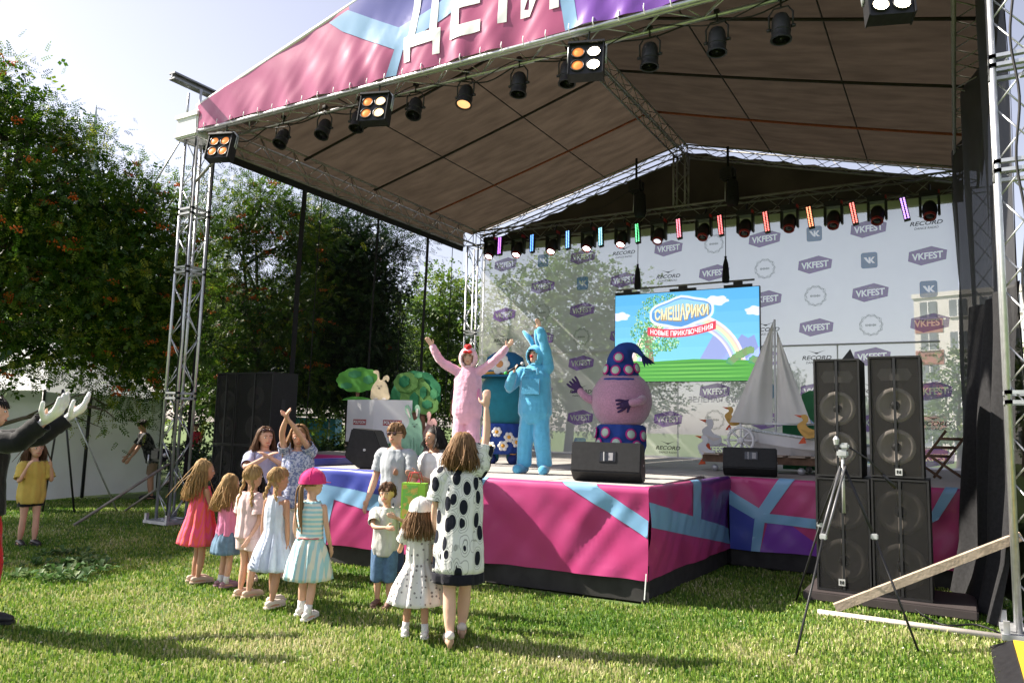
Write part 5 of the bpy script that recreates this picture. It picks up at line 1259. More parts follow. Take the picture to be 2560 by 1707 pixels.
# hedge and undergrowth
hl = [(-9.6 + .55 * k, 9.6 + .33 * k, .75, .5, .6) for k in range(14)]
hm, _, _ = leaf_mesh('hedge', hl, 4200, 31, 'broad', LEAF_L, 1.3)
o = bpy.data.objects.new('hedge', hm); COL.objects.link(o); tag(o, 'clipped green hedge behind the left loudspeakers', 'hedge')
ul = [(-7.5 + 1.0 * k, 5.0 + (k % 3) * .6, .5, .7, .5) for k in range(9)]
hm, _, _ = leaf_mesh('shrub_row', ul, 3000, 32, 'broad', LEAF_D, 1.4)
o = bpy.data.objects.new('shrub_row', hm); COL.objects.link(o); tag(o, 'dark low shrubs under the rowan trees', 'shrub')
# broad leaved dock plants on the lawn at the left
rg = random.Random(4)
DOCK = blade_mat('dock_leaf', [(0., (.03, .09, .02)), (.6, (.07, .15, .035)), (1., (.18, .24, .10))], .3, .5)  # leaf colours darkened to stand for the shadow over this patch
for i, (x, y) in enumerate([(2.15, -3.35), (2.5, -3.25), (2.85, -3.45), (3.05, -3.72), (1.9, -2.75), (2.3, -2.85), (2.65, -2.95), (3.35, -3.55), (2.7, -3.8), (1.6, -2.9), (3.0, -3.15), (2.0, -3.8)]):
    b = MB(); tn = []
    for k in range(22):
        a = rg.random() * 2 * PI; l_ = rg.uniform(.07, .18); up_ = rg.uniform(.15, .8); wv = Vector((-math.sin(a), math.cos(a), 0)) * l_ * .26
        dv = Vector((math.cos(a), math.sin(a), 0)); p0 = Vector((x, y, 0)) + dv * .04 + Vector((rg.uniform(-.12, .12), rg.uniform(-.12, .12), 0))
        p1 = p0 + dv * l_ * .5 + Vector((0, 0, l_ * up_)); p2 = p0 + dv * l_ * 1.05 + Vector((0, 0, l_ * up_ * .75))
        b.add([p0, p1 - wv, p2, p1 + wv, p0.lerp(p2, .55) + Vector((0, 0, l_ * up_ * .42))], [(0, 1, 4), (1, 2, 4), (2, 3, 4), (3, 0, 4)]); tn += [rg.random()] * 5
    o = b.build('dock_plant', DOCK, None, True); at = o.data.attributes.new('tone', 'FLOAT', 'POINT'); at.data.foreach_set('value', tn)
    tag(o, 'broad leaved green weed in the lawn patch left of the girls', 'plant', 'broad leaved weeds in the lawn')

# ================================================================ background things
TENT = M('white_tent_cloth', (.74, .76, .80), .8, 0, .05, 1.5, .2, 3, trans=.2)
t = empty('white_tent', (-6.6, 2.0, 0), 'white festival tent with cloth walls behind the rowan tree', 'tent')
A_, B_, C_ = Vector((-7.6, -2.2, 0)), Vector((-4.85, .35, 0)), Vector((-5.35, 3.5, 0))
def wall(P, Q, h_, nm):
    e_ = (Q - P); nn = Vector((e_.y, -e_.x, 0)).normalized()
    b = MB(); b.grid(lambda u, v: tuple(P + e_ * u + nn * (.05 * noise.noise((u * 6, v * 3, P.x)) + .04 * math.sin(u * e_.length * 3.4 + 2 * noise.noise((u * 2, v, 0)))) + Vector((0, 0, .02 + v * h_))), 48, 14); b.build(nm, TENT, t, True)
wall(A_, B_, 2.25, 'cloth_wall'); wall(B_, C_, 2.25, 'cloth_wall'); wall(C_, Vector((-9, 4.5, 0)), 2.25, 'cloth_wall')
ap = Vector((-7.1, 1.7, 3.55)); D_ = Vector((-9.2, 1.2, 0))
b = MB(); q = [A_, B_, C_, Vector((-9, 4.5, 0)), D_]
for i in range(5):
    p0, p1 = q[i] + Vector((0, 0, 2.27)), q[(i + 1) % 5] + Vector((0, 0, 2.27)); c_ = (q[i] + q[(i + 1) % 5]) / 2
    b.add([p0, p1, ap], [(0, 1, 2)]); b.add([p0, p1, p1 - Vector((0, 0, .25)), p0 - Vector((0, 0, .25))], [(0, 1, 2, 3)])
b.build('tent_roof', TENT, t)
for p in (B_, C_, A_.lerp(B_, .55), B_.lerp(C_, .35)): MB().path([p + Vector((.06, -.06, 0)), p + Vector((.06, -.06, 2.3))], .035, 6).build('tent_pole', BLACK, t, True)
# blue kiosk with a little truss roof
t = empty('blue_kiosk', (-13.8, 17.3, 0), 'small blue market kiosk with truss roof in the distance', 'kiosk')
MB().box((-13.8, 17.5, 1.0), (1.9, 1.2, 2.0), rz=.5).build('kiosk_wall', M('kiosk_blue', (.06, .30, .52), .6), t)
MB().box((-13.8, 17.5, 2.12), (2.5, 1.7, .12), rz=.5).build('kiosk_roof', M('kiosk_roof_grey', (.55, .58, .62), .5), t)
for s_ in (-1, 1): MB().path([(-13.8 + s_ * 1.0, 16.6 + s_ * .55, 0), (-13.8 + s_ * 1.0, 16.6 + s_ * .55, 2.1)], .04, 6).build('kiosk_post', ALU, t, True)
# church spire
t = empty('church_spire', (-46.1, 24.4, 0), 'thin grey church spire above the rowan tree', 'spire')
MB().lathe([(.9, 0), (.9, 19), (1.0, 19.2), (.5, 21.5), (.15, 24.6), (.02, 26.2)], 8, (-46.1, 24.4, 0)).build('spire_shaft', M('spire_grey', (.42, .45, .50), .6), t)
# tower block behind the backdrop
def block(name, label, x, y, w_, dp, h_, rz, mats, nx_, nz_, red_cols=(), z_off=0):
    t = empty(name, (x, y, 0), label, 'building', None, rz)
    MB().box((0, dp / 2, h_ / 2), (w_, dp, h_)).build('wall', mats[0], t, world=False)
    MB().box((0, dp / 2, h_ + .2), (w_ + .3, dp + .3, .4)).build('roof_edge', mats[0], t, world=False)
    cw_, ch_ = w_ / nx_, 2.8
    winm = MB().box((0, 0, 0), (1.3, .08, 1.45)).mesh('window', mats[2], False); sill = MB().box((0, -.06, -.78), (1.5, .14, .06)).mesh('sill', mats[0], False)
    bar = MB().box((0, -.05, 0), (.07, .03, 1.45)).mesh('frame_bar', WHITE, False)
    redm = MB().box((0, 0, 0), (cw_ * .96, .05, 1.25)).mesh('red_panel', mats[1], False)
    for i in range(nx_):
        for j in range(nz_):
            cx, cz = -w_ / 2 + cw_ * (i + .5), 1.9 + ch_ * j
            if cz > h_ - .8: continue
            o_ = bpy.data.objects.new('window', winm); COL.objects.link(o_); o_.parent = t; o_.location = (cx, -.03, cz)
            for me_, nm in ((sill, 'sill'), (bar, 'frame_bar')):
                q_ = bpy.data.objects.new(nm, me_); COL.objects.link(q_); q_.parent = o_
            if i in red_cols:
                o_ = bpy.data.objects.new('red_panel', redm); COL.objects.link(o_); o_.parent = t; o_.location = (cx, -.02, cz - 1.4)
    return t
BW = M('block_white', (.62, .60, .58), .8, 0, .08, .6); BRED = M('block_red', (.30, .12, .085), .8, 0, .1, .8); BGL = M('block_glass', (.16, .18, .20), .15, 0, .3, .4)
block('tower_block', 'white tower block with red panels seen through the backdrop at right', 14.4, 66, 11.6, 10, 14.2, R(-14), (BW, BRED, BGL), 5, 6, (0, 2, 4))
block('white_building', 'pale building at the right edge behind the right tower', 19.6, 58, 7, 8, 13.0, R(-18), (BW, BRED, BGL), 3, 4)
# ================================================================ people
def skin_mat(name, col): return M(name, col, .55, 0, .06, 9, .05, 90, spec=.35)
SK1 = skin_mat('skin_fair', (.62, .36, .25)); SK2 = skin_mat('skin_tan', (.48, .26, .17)); SK3 = skin_mat('skin_light', (.68, .42, .31))
HAIR = {'blond': M('hair_blond', (.42, .27, .12), .6, 0, .3, 14, .2, 60, stretch=(3, 3, .4), trans=.18, spec=.25), 'brown': M('hair_brown', (.13, .07, .04), .6, 0, .3, 14, .2, 60, stretch=(3, 3, .4), trans=.18, spec=.25), 'light': M('hair_light_brown', (.26, .15, .075), .6, 0, .3, 14, .2, 60, stretch=(3, 3, .4), trans=.18, spec=.25), 'dark': M('hair_dark', (.02, .016, .014), .5, 0, .3, 14, .2, 60, stretch=(3, 3, .4), spec=.3)}
EYEW = M('eye_white', (.75, .74, .72), .3); EYED = M('eye_dark', (.02, .015, .012), .25); LIP = M('lips', (.42, .12, .10), .5)
def person(label, loc, face, H, kind='f', arms=None, legs=((0, 0), (0, 0)), skin=SK1, lean=(0, 0), turn=0., nod=0., group=None, hand_open=True, head_k=1., name='person', features=True, knee=(0, 0)):
    """kind f/m/c (woman, man, child). Local frame: facing -y, x to the person's left. Returns root and joints."""
    t = empty(name, loc, label, 'person', group, math.atan2(face[1], face[0]) + PI / 2)
    hh = H / (5.9 if kind == 'c' else 7.3) * head_k
    zh = H * (.465 if kind == 'c' else .49); zs = H - hh * 1.36
    lx, ly = lean; b = MB(); J = dict(H=H, hh=hh, zh=zh, zs=zs, lean=Vector((lx, ly, 0)))
    sw = H * {'f': .098, 'm': .116, 'c': .098}[kind]; hw = H * .05
    def tz(z): return Vector((lx, ly, 0)) * max(0, (z - zh) / (zs - zh))
    fat = {'f': 1., 'm': 1.06, 'c': .98}[kind]; slim = .86 if kind == 'c' else .94
    prof = [(zh - .055 * H, .066, .055), (zh, .094, .066), (zh + .05 * H, .088, .062), (zh + (zs - zh) * .45, .073 if kind == 'f' else .082, .056), (zh + (zs - zh) * .75, .09, .066), (zs - .01 * H, .088, .056), (zs + .03 * H, .045, .04)]
    rr = []
    for z, rx, ry in prof:
        c = tz(z) + Vector((0, 0, z)); rr.append([c + Vector((rx * H * fat * math.cos(2 * PI * k / 20), ry * H * fat * math.sin(2 * PI * k / 20), 0)) for k in range(20)])
    b.rings(rr, 20, True, True); J['prof'] = prof; J['fat'] = fat; J['tz'] = tz
    J['leg'] = []
    for i, s_ in enumerate((-1, 1)):
        ox, oy = legs[i]; hp = Vector((s_ * hw, 0, zh - .01 * H)); an = Vector((s_ * hw * 1.0 + ox, oy + .01, .045 * H)); kn = hp.lerp(an, .5) + Vector((0, -.018 * H - knee[i], 0))
        lt = .050 if kind != 'm' else .052
        b.capsule(catmull([hp, kn, an], 5), [H * r_ * slim for r_ in (lt, lt, lt * .96, lt * .86, lt * .72, .034, .034, .035, .031, .024, .0205)], 12)
        b.capsule([an + Vector((0, .02 * H, -.02 * H)), an + Vector((s_ * .008, -.05 * H, -.028 * H)), an + Vector((s_ * .012, -.10 * H, -.033 * H))], [.022 * H, .024 * H, .018 * H], 10)
        J['leg'].append((hp, kn, an))
    J['arm'] = []
    arms = arms or [((-.12, -.02, -1), (-.05, -.25, -1)), ((.12, -.02, -1), (.05, -.25, -1))]
    for i, s_ in enumerate((-1, 1)):
        sh = tz(zs) + Vector((s_ * sw, 0, zs - .012 * H))
        if arms[i][0] == 'to':      # reach for a point: (x, y, z as a share of H), elbow pushed towards the pole
            tg = Vector(arms[i][1]); tg = Vector((tg.x, tg.y, tg.z * H)); dv_ = tg - sh; L1, L2 = .165 * H, .145 * H; dd = min(dv_.length, (L1 + L2) * .999)
            ca = (L1 * L1 + dd * dd - L2 * L2) / (2 * L1 * dd); e0 = dv_.normalized(); po = Vector(arms[i][2]); po = (po - e0 * po.dot(e0)).normalized()
            el_ = sh + e0 * L1 * ca + po * L1 * math.sqrt(max(0, 1 - ca * ca)); d1 = (el_ - sh).normalized(); d2 = (sh + e0 * dd - el_).normalized()
        else: d1 = Vector(arms[i][0]).normalized(); d2 = Vector(arms[i][1]).normalized()
        raise_ = max(0, d1.z); sh = sh + Vector((-s_ * .012 * H * raise_, 0, .035 * H * raise_))
        el = sh + d1 * .165 * H; wr = el + d2 * .145 * H
        b.capsule(catmull([sh, el, wr], 5), [H * r_ * (1.1 if kind == 'm' else slim) for r_ in (.028, .027, .025, .0235, .022, .0215, .0225, .0215, .019, .0165, .0145)], 10)
        # hand: palm, four unequal bent fingers, thumb from the side of the palm
        hd_ = d2; pl = (Vector(arms[i][3]) if len(arms[i]) > 3 else Vector((-s_, -.3, 0))) if arms[i][0] == 'to' else (Vector(arms[i][2]) if len(arms[i]) > 2 else Vector((-s_, 0, 0))); pl = (pl - hd_ * pl.dot(hd_)).normalized(); sdv = hd_.cross(pl).normalized()
        pl_l = .052 * H; pc = wr + hd_ * pl_l * .55
        b.capsule([wr, pc, wr + hd_ * pl_l], [.014 * H, .021 * H, .019 * H], 10, flat=.55, flatdir=pl)
        curl = .22 if hand_open else .9
        for q, (off, ln) in enumerate(((-.0155, .040), (-.005, .046), (.0055, .043), (.0155, .034))):
            f0 = wr + hd_ * pl_l * .95 + sdv * off * H; f1 = f0 + (hd_ + sdv * off * 6 + pl * curl * .6).normalized() * ln * .55 * H; f2 = f1 + (hd_ + pl * curl * 1.8).normalized() * ln * .5 * H
            b.capsule([f0, f1, f2], [.0068 * H, .0062 * H, .005 * H], 6)
        th0 = wr + hd_ * pl_l * .35 - sdv * .016 * H * s_; th1 = th0 + (hd_ * .7 - sdv * s_ * .8 + pl * .3).normalized() * .026 * H
        b.capsule([th0, th1, th1 + (hd_ + pl * .4 - sdv * s_ * .2).normalized() * .02 * H], [.0085 * H, .0075 * H, .0058 * H], 6)
        J['arm'].append((sh, el, wr, wr + hd_ * pl_l))
    nk = tz(zs) * 1.06 + Vector((0, 0, zs + .02 * H)); hr = Matrix.Rotation(turn, 3, 'Z') @ Matrix.Rotation(nod, 3, 'X')
    hc = tz(zs) * 1.12 + Vector((0, -.012 * H, H - hh * .5)) ; J['hc'] = hc; J['hr'] = hr
    b.capsule([nk - Vector((0, 0, .03 * H)), hc + Vector((0, .012 * H, -hh * .28))], [.034 * H, .031 * H], 12)
    def hp_(x, y, z): return hc + hr @ Vector((x * hh, y * hh, z * hh))
    b.ell(hp_(0, .03, .08), (.37 * hh, .43 * hh, .42 * hh), 16, 12, M4=hr); b.ell(hp_(0, -.10, -.19), (.27 * hh, .29 * hh, .30 * hh), 14, 10, M4=hr)
    b.ell(hp_(0, -.40, -.10), (.050 * hh, .085 * hh, .075 * hh), 8, 6, M4=hr); b.ell(hp_(0, -.40, .0), (.034 * hh, .05 * hh, .10 * hh), 8, 6, M4=hr)
    for s_ in (-1, 1): b.ell(hp_(s_ * .37, .05, -.03), (.04 * hh, .075 * hh, .11 * hh), 8, 6, M4=hr)
    J['hp'] = hp_
    me = remesh(b, max(.0075, .0062 * H), 3)
    body = mobj('body', me, skin, t)
    if features:
        for s_ in (-1, 1):
            e_ = MB(); e_.ell(hp_(s_ * .145, -.355, .035), (.060 * hh, .035 * hh, .034 * hh), 10, 6, M4=hr); ew = e_.build('eye', EYEW, t, True, world=False)
            e_ = MB(); e_.ell(hp_(s_ * .145, -.385, .035), (.030 * hh, .014 * hh, .032 * hh), 8, 6, M4=hr); e_.build('pupil', EYED, ew, True, world=False)
            e_ = MB(); e_.capsule([hp_(s_ * .06, -.395, .125), hp_(s_ * .15, -.40, .145), hp_(s_ * .23, -.355, .12)], [.014 * hh, .018 * hh, .01 * hh], 6); e_.build('eyebrow', HAIR['brown'], t, True, world=False)
        e_ = MB(); e_.capsule([hp_(-.10, -.365, -.235), hp_(0, -.395, -.245), hp_(.10, -.365, -.235)], [.014 * hh, .028 * hh, .014 * hh], 8); e_.build('mouth', LIP, t, True, world=False)
    J['root'] = t; J['sk'] = skin; J['kind'] = kind
    return t, J
def prof_at(J, z):
    P = J['prof']
    for (z0, a0, b0), (z1, a1, b1) in zip(P, P[1:]):
        if z0 <= z <= z1:
            k = (z - z0) / (z1 - z0); return a0 + (a1 - a0) * k, b0 + (b1 - b0) * k
    return (P[0][1], P[0][2]) if z < P[0][0] else (P[-1][1], P[-1][2])
def garment(J, name, mat, rings, nf=9, seed=0, n=56, sub=4, amp0=.0, thick=True, ph=0., parent=None):
    """draped shell: rings = (z, rx, ry, fold amplitude, dx, dy); folds swing round the body"""
    pts = []
    for q in rings:
        z, rx, ry, fa = q[:4]; dx, dy = (q[4], q[5]) if len(q) > 4 else (0, 0); pts.append(Vector((rx, ry, fa)).to_4d()); pts[-1][3] = z
    R_ = []
    Z = [q[0] for q in rings]; ctr = []
    seqs = []
    for i in range(len(rings) - 1):
        for k in range(sub): seqs.append(i + k / sub)
    seqs.append(len(rings) - 1)
    for t_ in seqs:
        i = min(int(t_), len(rings) - 2); f = t_ - i; f2 = f * f * (3 - 2 * f) if False else f
        A, B = rings[i], rings[i + 1]; L_ = [a + (b_ - a) * f2 for a, b_ in zip(A[:4], B[:4])]
        da = (A[4], A[5]) if len(A) > 4 else (0, 0); db = (B[4], B[5]) if len(B) > 4 else (0, 0)
        c = J['tz'](L_[0]) + Vector((da[0] + (db[0] - da[0]) * f2, da[1] + (db[1] - da[1]) * f2, L_[0]))
        ring = []
        for k in range(n):
            a = 2 * PI * k / n
            fo = 1.5 * L_[3] * (math.sin(nf * a + ph + 1.2 * noise.noise((math.cos(a) * 2 + seed, math.sin(a) * 2, L_[0] * 1.5))) + .5 * math.sin(nf * 2.3 * a + seed))
            wr_ = .008 * noise.noise((math.cos(a) * 3 + seed, math.sin(a) * 3, L_[0] * 9))
            ring.append(c + Vector(((L_[1] + fo + wr_) * math.cos(a), (L_[2] + fo + wr_) * math.sin(a), .35 * fo)))
        R_.append(ring)
    b = MB(); b.rings(R_, n); o = b.build(name, mat, parent or J['root'], True, world=False)
    if thick:
        md = o.modifiers.new('thickness', 'SOLIDIFY'); md.thickness = .006; md.offset = 1
    return o
def torso_rings(J, z0, z1, off, fa=.002, n=6, flare=0.):
    out = []
    H, f = J['H'], J['fat']
    for i in range(n):
        z = z0 + (z1 - z0) * i / (n - 1); a, b_ = prof_at(J, z); k = 1 - i / (n - 1)
        out.append((z, a * H * f + off + flare * k, b_ * H * f + off + flare * k, fa))
    return out
def sleeve(J, side, mat, r0, r1, upto=.6, fore=0., name='sleeve', nw=3, parent=None):
    sh, el, wr, hd_ = J['arm'][side]; H = J['H']
    ctr_ = J['tz'](J['zs']) + Vector((0, 0, J['zs'] - .03)); P = [sh.lerp(ctr_, .45), sh.lerp(el, .03)]
    if fore <= 0: P += [sh.lerp(el, upto * .55), sh.lerp(el, upto)]
    else: P += [sh.lerp(el, .5), el, el.lerp(wr, fore * .5), el.lerp(wr, fore)]
    Q = catmull(P, 5); nq = len(Q)
    rad = [(r0 + (r1 - r0) * i / (nq - 1)) * (1 + .05 * math.sin(i * 2.1 + side)) for i in range(nq)]
    b = MB(); b.path(Q, rad, 16, False); o = b.build(name, mat, parent or J['root'], True, world=False)
    md = o.modifiers.new('thickness', 'SOLIDIFY'); md.thickness = .005; md.offset = 1
    return o
def solid_cloth(J, name, mat, parts, voxel=.012, wr=.006, ws=11, seed=0, smooth=5, stretch=(1, 1, 1), parent=None):
    b = MB()
    for p in parts: b.capsule(*p)
    me = remesh(b, voxel, smooth); wrinkle(me, wr, ws, seed, stretch)
    return mobj(name, me, mat, parent or J['root'])
def trousers(J, mat, r0, r1, length=1., name='trousers', wr=.006, seed=0, flare=1.):
    H = J['H']; b = MB(); prof = J['prof']
    rr = []
    for z in (J['zh'] - .05 * H, J['zh'], J['zh'] + .05 * H, J['zh'] + .09 * H):
        a, b_ = prof_at(J, z); rr.append([J['tz'](z) + Vector(((a * H * J['fat'] + .014) * math.cos(2 * PI * k / 20), (b_ * H * J['fat'] + .014) * math.sin(2 * PI * k / 20), z)) for k in range(20)])
    b.rings(rr, 20, True, True)
    for hp, kn, an in J['leg']:
        e_ = hp.lerp(kn, length * 2) if length < .5 else (kn.lerp(an, (length - .5) * 2))
        P = [hp, kn, e_] if length >= .55 else [hp, hp.lerp(e_, .5), e_]
        Q = catmull(P, 4); b.path(Q, [(r0 + (r1 - r0) * i / 8) for i in range(9)], 14)
    me = remesh(b, .011, 3); wrinkle(me, wr, 12, seed, (1.4, 1.4, .6))
    return mobj(name, me, mat, J['root'])
def shoes(J, mat, sole=None, kind='shoe', sock=None, heel=0.):
    H = J['H']
    for i, (hp, kn, an) in enumerate(J['leg']):
        s_ = (-1, 1)[i]; b = MB()
        a0 = Vector((an.x, an.y, 0))
        b.capsule([a0 + Vector((0, .034 * H, .030 * H)), a0 + Vector((0, -.02 * H, .032 * H)), a0 + Vector((s_ * .01, -.085 * H, .024 * H)), a0 + Vector((s_ * .012, -.115 * H, .020 * H))], [.022 * H, .0255 * H, .026 * H, .018 * H], 12)
        o = b.build('shoe', mat, J['root'], True, world=False)
        b = MB(); b.prism(smooth_out([(-.026 * H, .05 * H), (.026 * H, .05 * H), (.030 * H, -.05 * H), (.022 * H, -.13 * H), (-.022 * H, -.13 * H), (-.030 * H, -.05 * H)], 3), (a0.x, a0.y, .002), (1, 0, 0), (0, 1, 0), .012 * H); b.build('sole', sole or mat, o, world=False)
        if sock:
            q = MB(); q.path([an + Vector((0, 0, -.01 * H)), an.lerp(kn, .12), an.lerp(kn, .26)], [.029 * H, .026 * H, .027 * H], 14); q.build('sock', sock, J['root'], True, world=False)
def hair(J, col, style, length=.3, seed=0, vol=1., part=0.):
    """skull cap plus strands; styles long, bob, short, braids, tail"""
    rg = random.Random(seed); hp_, hh, hr = J['hp'], J['hh'], J['hr']
    b = MB(); mat = HAIR[col]
    nu, nv = 22, 14; V = []; F = []
    for j in range(nv + 1):
        th = (PI * .62) * j / nv
        for i in range(nu):
            ph = 2 * PI * i / nu; fr = max(0, -math.sin(ph)); th2 = min(th, PI * (.62 - .30 * fr ** .6))
            k = 1 + .03 * math.sin(i * 3.3) * (j / nv)
            V.append(hp_(.405 * k * math.sin(th2) * math.cos(ph), .05 + .455 * k * math.sin(th2) * math.sin(ph), .09 + .455 * math.cos(th2)))
    for j in range(nv):
        for i in range(nu): F.append((j * nu + i, j * nu + (i + 1) % nu, (j + 1) * nu + (i + 1) % nu, (j + 1) * nu + i))
    b.add(V, F)
    n = {'long': 330, 'bob': 340, 'short': 190, 'braids': 170, 'tail': 170}[style]
    for k in range(n):
        ph = rg.uniform(-.35, PI + .35) if style in ('long', 'bob') else rg.uniform(0, 2 * PI)
        th = rg.uniform(.15, 1.5) if style != 'short' else rg.uniform(.1, 1.7)
        if math.sin(ph) < -.3: th = min(th, .9)
        r_ = 1.04 * vol * rg.uniform(.97, 1.05); rg_w = rg.uniform(.6, 1.25)
        def sp(t_): return hp_(.40 * r_ * math.sin(t_) * math.cos(ph), .05 + .45 * r_ * math.sin(t_) * math.sin(ph), .09 + .455 * r_ * math.cos(t_))
        P = [sp(th * .4), sp(th), sp(min(1.75, th + .5))]
        if style == 'short': P = [sp(th), sp(min(th + .3, 2.0)), sp(min(2.1, th + .5)) + Vector((rg.gauss(0, .006), rg.gauss(0, .006), -.01))]
        elif style in ('long', 'bob'):
            e_ = sp(1.75); L_ = length * rg.uniform(.75, 1.1)
            out = (e_ - hp_(0, .05, .1)); out.z = 0; out = out.normalized() if out.length > 0 else Vector((0, 1, 0))
            sway = Vector((rg.gauss(0, .016), rg.gauss(0, .016), 0)) * (2.2 if rg.random() < .1 else 1)
            if style == 'bob': P += [e_ + Vector((0, 0, -L_ * .5)) + out * .03 * vol + sway, e_ + Vector((0, 0, -L_)) + out * .005 + sway * 1.5]
            else:
                bk = J['hr'] @ Vector((0, 1, 0)); P += [e_ + Vector((0, 0, -L_ * .45)) + out * .022 + bk * .02 + sway, e_ + Vector((0, 0, -L_)) + out * .012 + bk * .035 + sway * 2]
        if k % 9 == 0: P[-1] = P[-1] + Vector((rg.gauss(0, .015), rg.gauss(0, .015), rg.gauss(.01, .012))); P[-2] = P[-2] + Vector((rg.gauss(0, .012), rg.gauss(0, .012), .006)); rg_w *= .4
        Q = catmull(P, 2); m_ = len(Q)
        b.path(Q, [hh * .034 * rg_w * (1 - .6 * (i / (m_ - 1)) ** 2) * (.5 if i == 0 else 1) for i in range(m_)], 3)
    if style == 'braids':
        for s_ in (-1, 1):
            p = hp_(s_ * .30, .26, -.12)
            for q in range(11):
                a = q * 1.6; c = p + Vector((s_ * .004 * q + .010 * math.cos(a), .004 * q + .006 * math.sin(a), -length * q / 11)); b.ell(c, (.020 - .0008 * q, .018 - .0008 * q, .024), 8, 6)
    if style == 'tail':
        p = hp_(0, .47, .02); bk = J['hr'] @ Vector((0, 1, 0))
        for q in range(16):
            o_ = Vector((rg.gauss(0, .014), rg.gauss(0, .012), 0)); P = [p + o_ * .4, p + bk * .03 + o_ + Vector((0, 0, -.06)), p + bk * .02 + o_ * 1.3 + Vector((0, 0, -length * .6)), p + o_ * .8 + Vector((0, 0, -length * rg.uniform(.85, 1.05)))]
            Q = catmull(P, 4); b.path(Q, [.011 * (1 - .5 * i / (len(Q) - 1)) for i in range(len(Q))], 5)
    return b.build('hair', mat, J['root'], True, world=False)
def cap_hat(J, mat, brim_dir=-1, name='cap'):
    hp_ = J['hp']; b = MB(); nu = 24
    rings = []
    for j in range(9):
        th = PI * .5 * j / 8 + .02; rings.append([hp_(.52 * math.sin(th) * math.cos(2 * PI * i / nu), .05 + .58 * math.sin(th) * math.sin(2 * PI * i / nu), .12 + .53 * math.cos(th)) for i in range(nu)])
    rings.append([hp_(.525 * math.cos(2 * PI * i / nu), .05 + .585 * math.sin(2 * PI * i / nu), .02) for i in range(nu)])
    b.rings(rings, nu, True, False); o = b.build(name, mat, J['root'], True, world=False)
    b = MB(); b.ell(hp_(0, .05, .655), .010, 8, 5); b.build('cap_button', mat, o, True, world=False)
    for k in range(6):
        a = PI * k / 3 + .3; b = MB(); b.path([hp_(.528 * math.sin(q) * math.cos(a), .05 + .588 * math.sin(q) * math.sin(a), .12 + .538 * math.cos(q)) for q in [.05 + .19 * i for i in range(9)]], .0022, 4); b.build('seam', mat, o, True, world=False)
    b = MB(); P = []
    for i in range(13):
        a = PI * i / 12; P.append((.40 * math.cos(a), .36 * math.sin(a) ** .8))
    f = [hp_(x, .03 - .46 - z * .9, .06 - .10 * z) for x, z in P]; g_ = [hp_(x * .98, .03 - .30 + abs(x) * .25, .075) for x, z in P]
    b.add(f + g_, [(i, i + 1, i + 14, i + 13) for i in range(12)]); q = b.build('brim', mat, o, True, world=False)
    md = q.modifiers.new('thickness', 'SOLIDIFY'); md.thickness = .008
    return o
# --- cloth patterns
def pattern_mat(name, kind, c1, c2, scale=1., rough=.8):
    m, n, l, b = newmat(name); tc = n.new('ShaderNodeTexCoord'); mp = n.new('ShaderNodeMapping'); l.new(tc.outputs['Object'], mp.inputs[0])
    b.inputs['Roughness'].default_value = rough; b.inputs['Specular IOR Level'].default_value = .2
    rp = n.new('ShaderNodeValToRGB'); e = rp.color_ramp.elements
    if kind == 'rings':
        mp.inputs['Scale'].default_value = (scale, scale, scale * .56)
        v = n.new('ShaderNodeTexVoronoi'); v.inputs['Scale'].default_value = 1; v.inputs['Randomness'].default_value = .8; l.new(mp.outputs[0], v.inputs[0]); l.new(v.outputs['Distance'], rp.inputs[0])
        rp.color_ramp.interpolation = 'LINEAR'
        e[0].position, e[0].color = .385, (*c2, 1); e[1].position, e[1].color = .41, (*c1, 1)
        for p, c in ((.44, c1), (.46, tuple(x * .28 for x in c1)), (.49, c1), (.57, c1), (.59, tuple(x * .4 for x in c1)), (.62, c1)): q = e.new(p); q.color = (*c, 1)
    elif kind == 'dots':
        mp.inputs['Scale'].default_value = (scale, scale, scale)
        v = n.new('ShaderNodeTexVoronoi'); v.inputs['Scale'].default_value = 1; v.inputs['Randomness'].default_value = .5; l.new(mp.outputs[0], v.inputs[0]); l.new(v.outputs['Distance'], rp.inputs[0])
        e[0].position, e[0].color = .22, (*c2, 1); e[1].position, e[1].color = .28, (*c1, 1)
    elif kind in ('stripes', 'vstripes', 'astripes'):
        w_ = n.new('ShaderNodeTexWave'); w_.inputs['Scale'].default_value = scale; w_.bands_direction = 'Z' if kind == 'stripes' else 'X'
        if kind == 'vstripes': w_.wave_type = 'BANDS'
        l.new(mp.outputs[0], w_.inputs[0]); l.new(w_.outputs[0], rp.inputs[0]); e[0].position, e[0].color = .42, (*c1, 1); e[1].position, e[1].color = .58, (*c2, 1)
    else:
        nz = n.new('ShaderNodeTexNoise'); nz.inputs['Scale'].default_value = scale; nz.inputs['Detail'].default_value = 3; l.new(mp.outputs[0], nz.inputs[0]); l.new(nz.outputs[0], rp.inputs[0]); e[0].position, e[0].color = .46, (*c1, 1); e[1].position, e[1].color = .54, (*c2, 1)
    nb = n.new('ShaderNodeTexNoise'); nb.inputs['Scale'].default_value = 16; nb.inputs['Detail'].default_value = 6; l.new(tc.outputs['Object'], nb.inputs[0]); bp = n.new('ShaderNodeBump'); bp.inputs['Strength'].default_value = .45; bp.inputs['Distance'].default_value = .02; l.new(nb.outputs[0], bp.inputs['Height']); l.new(bp.outputs[0], b.inputs['Normal'])
    l.new(rp.outputs[0], b.inputs['Base Color']); MATS[name] = m; return m
def C(name, col, var=.08): return M('cloth_' + name, col, .85, 0, var, 9, .45, 16, spec=.2, trans=.08, sheen=.25)
WCL = C('white', (.76, .75, .74)); SANDAL = M('sandal_leather', (.55, .42, .33), .6); SOCK = C('sock', (.75, .75, .75))
def wd(a, b): return RGT * a + FWD * b       # direction given as (to the right in view, away from the camera)
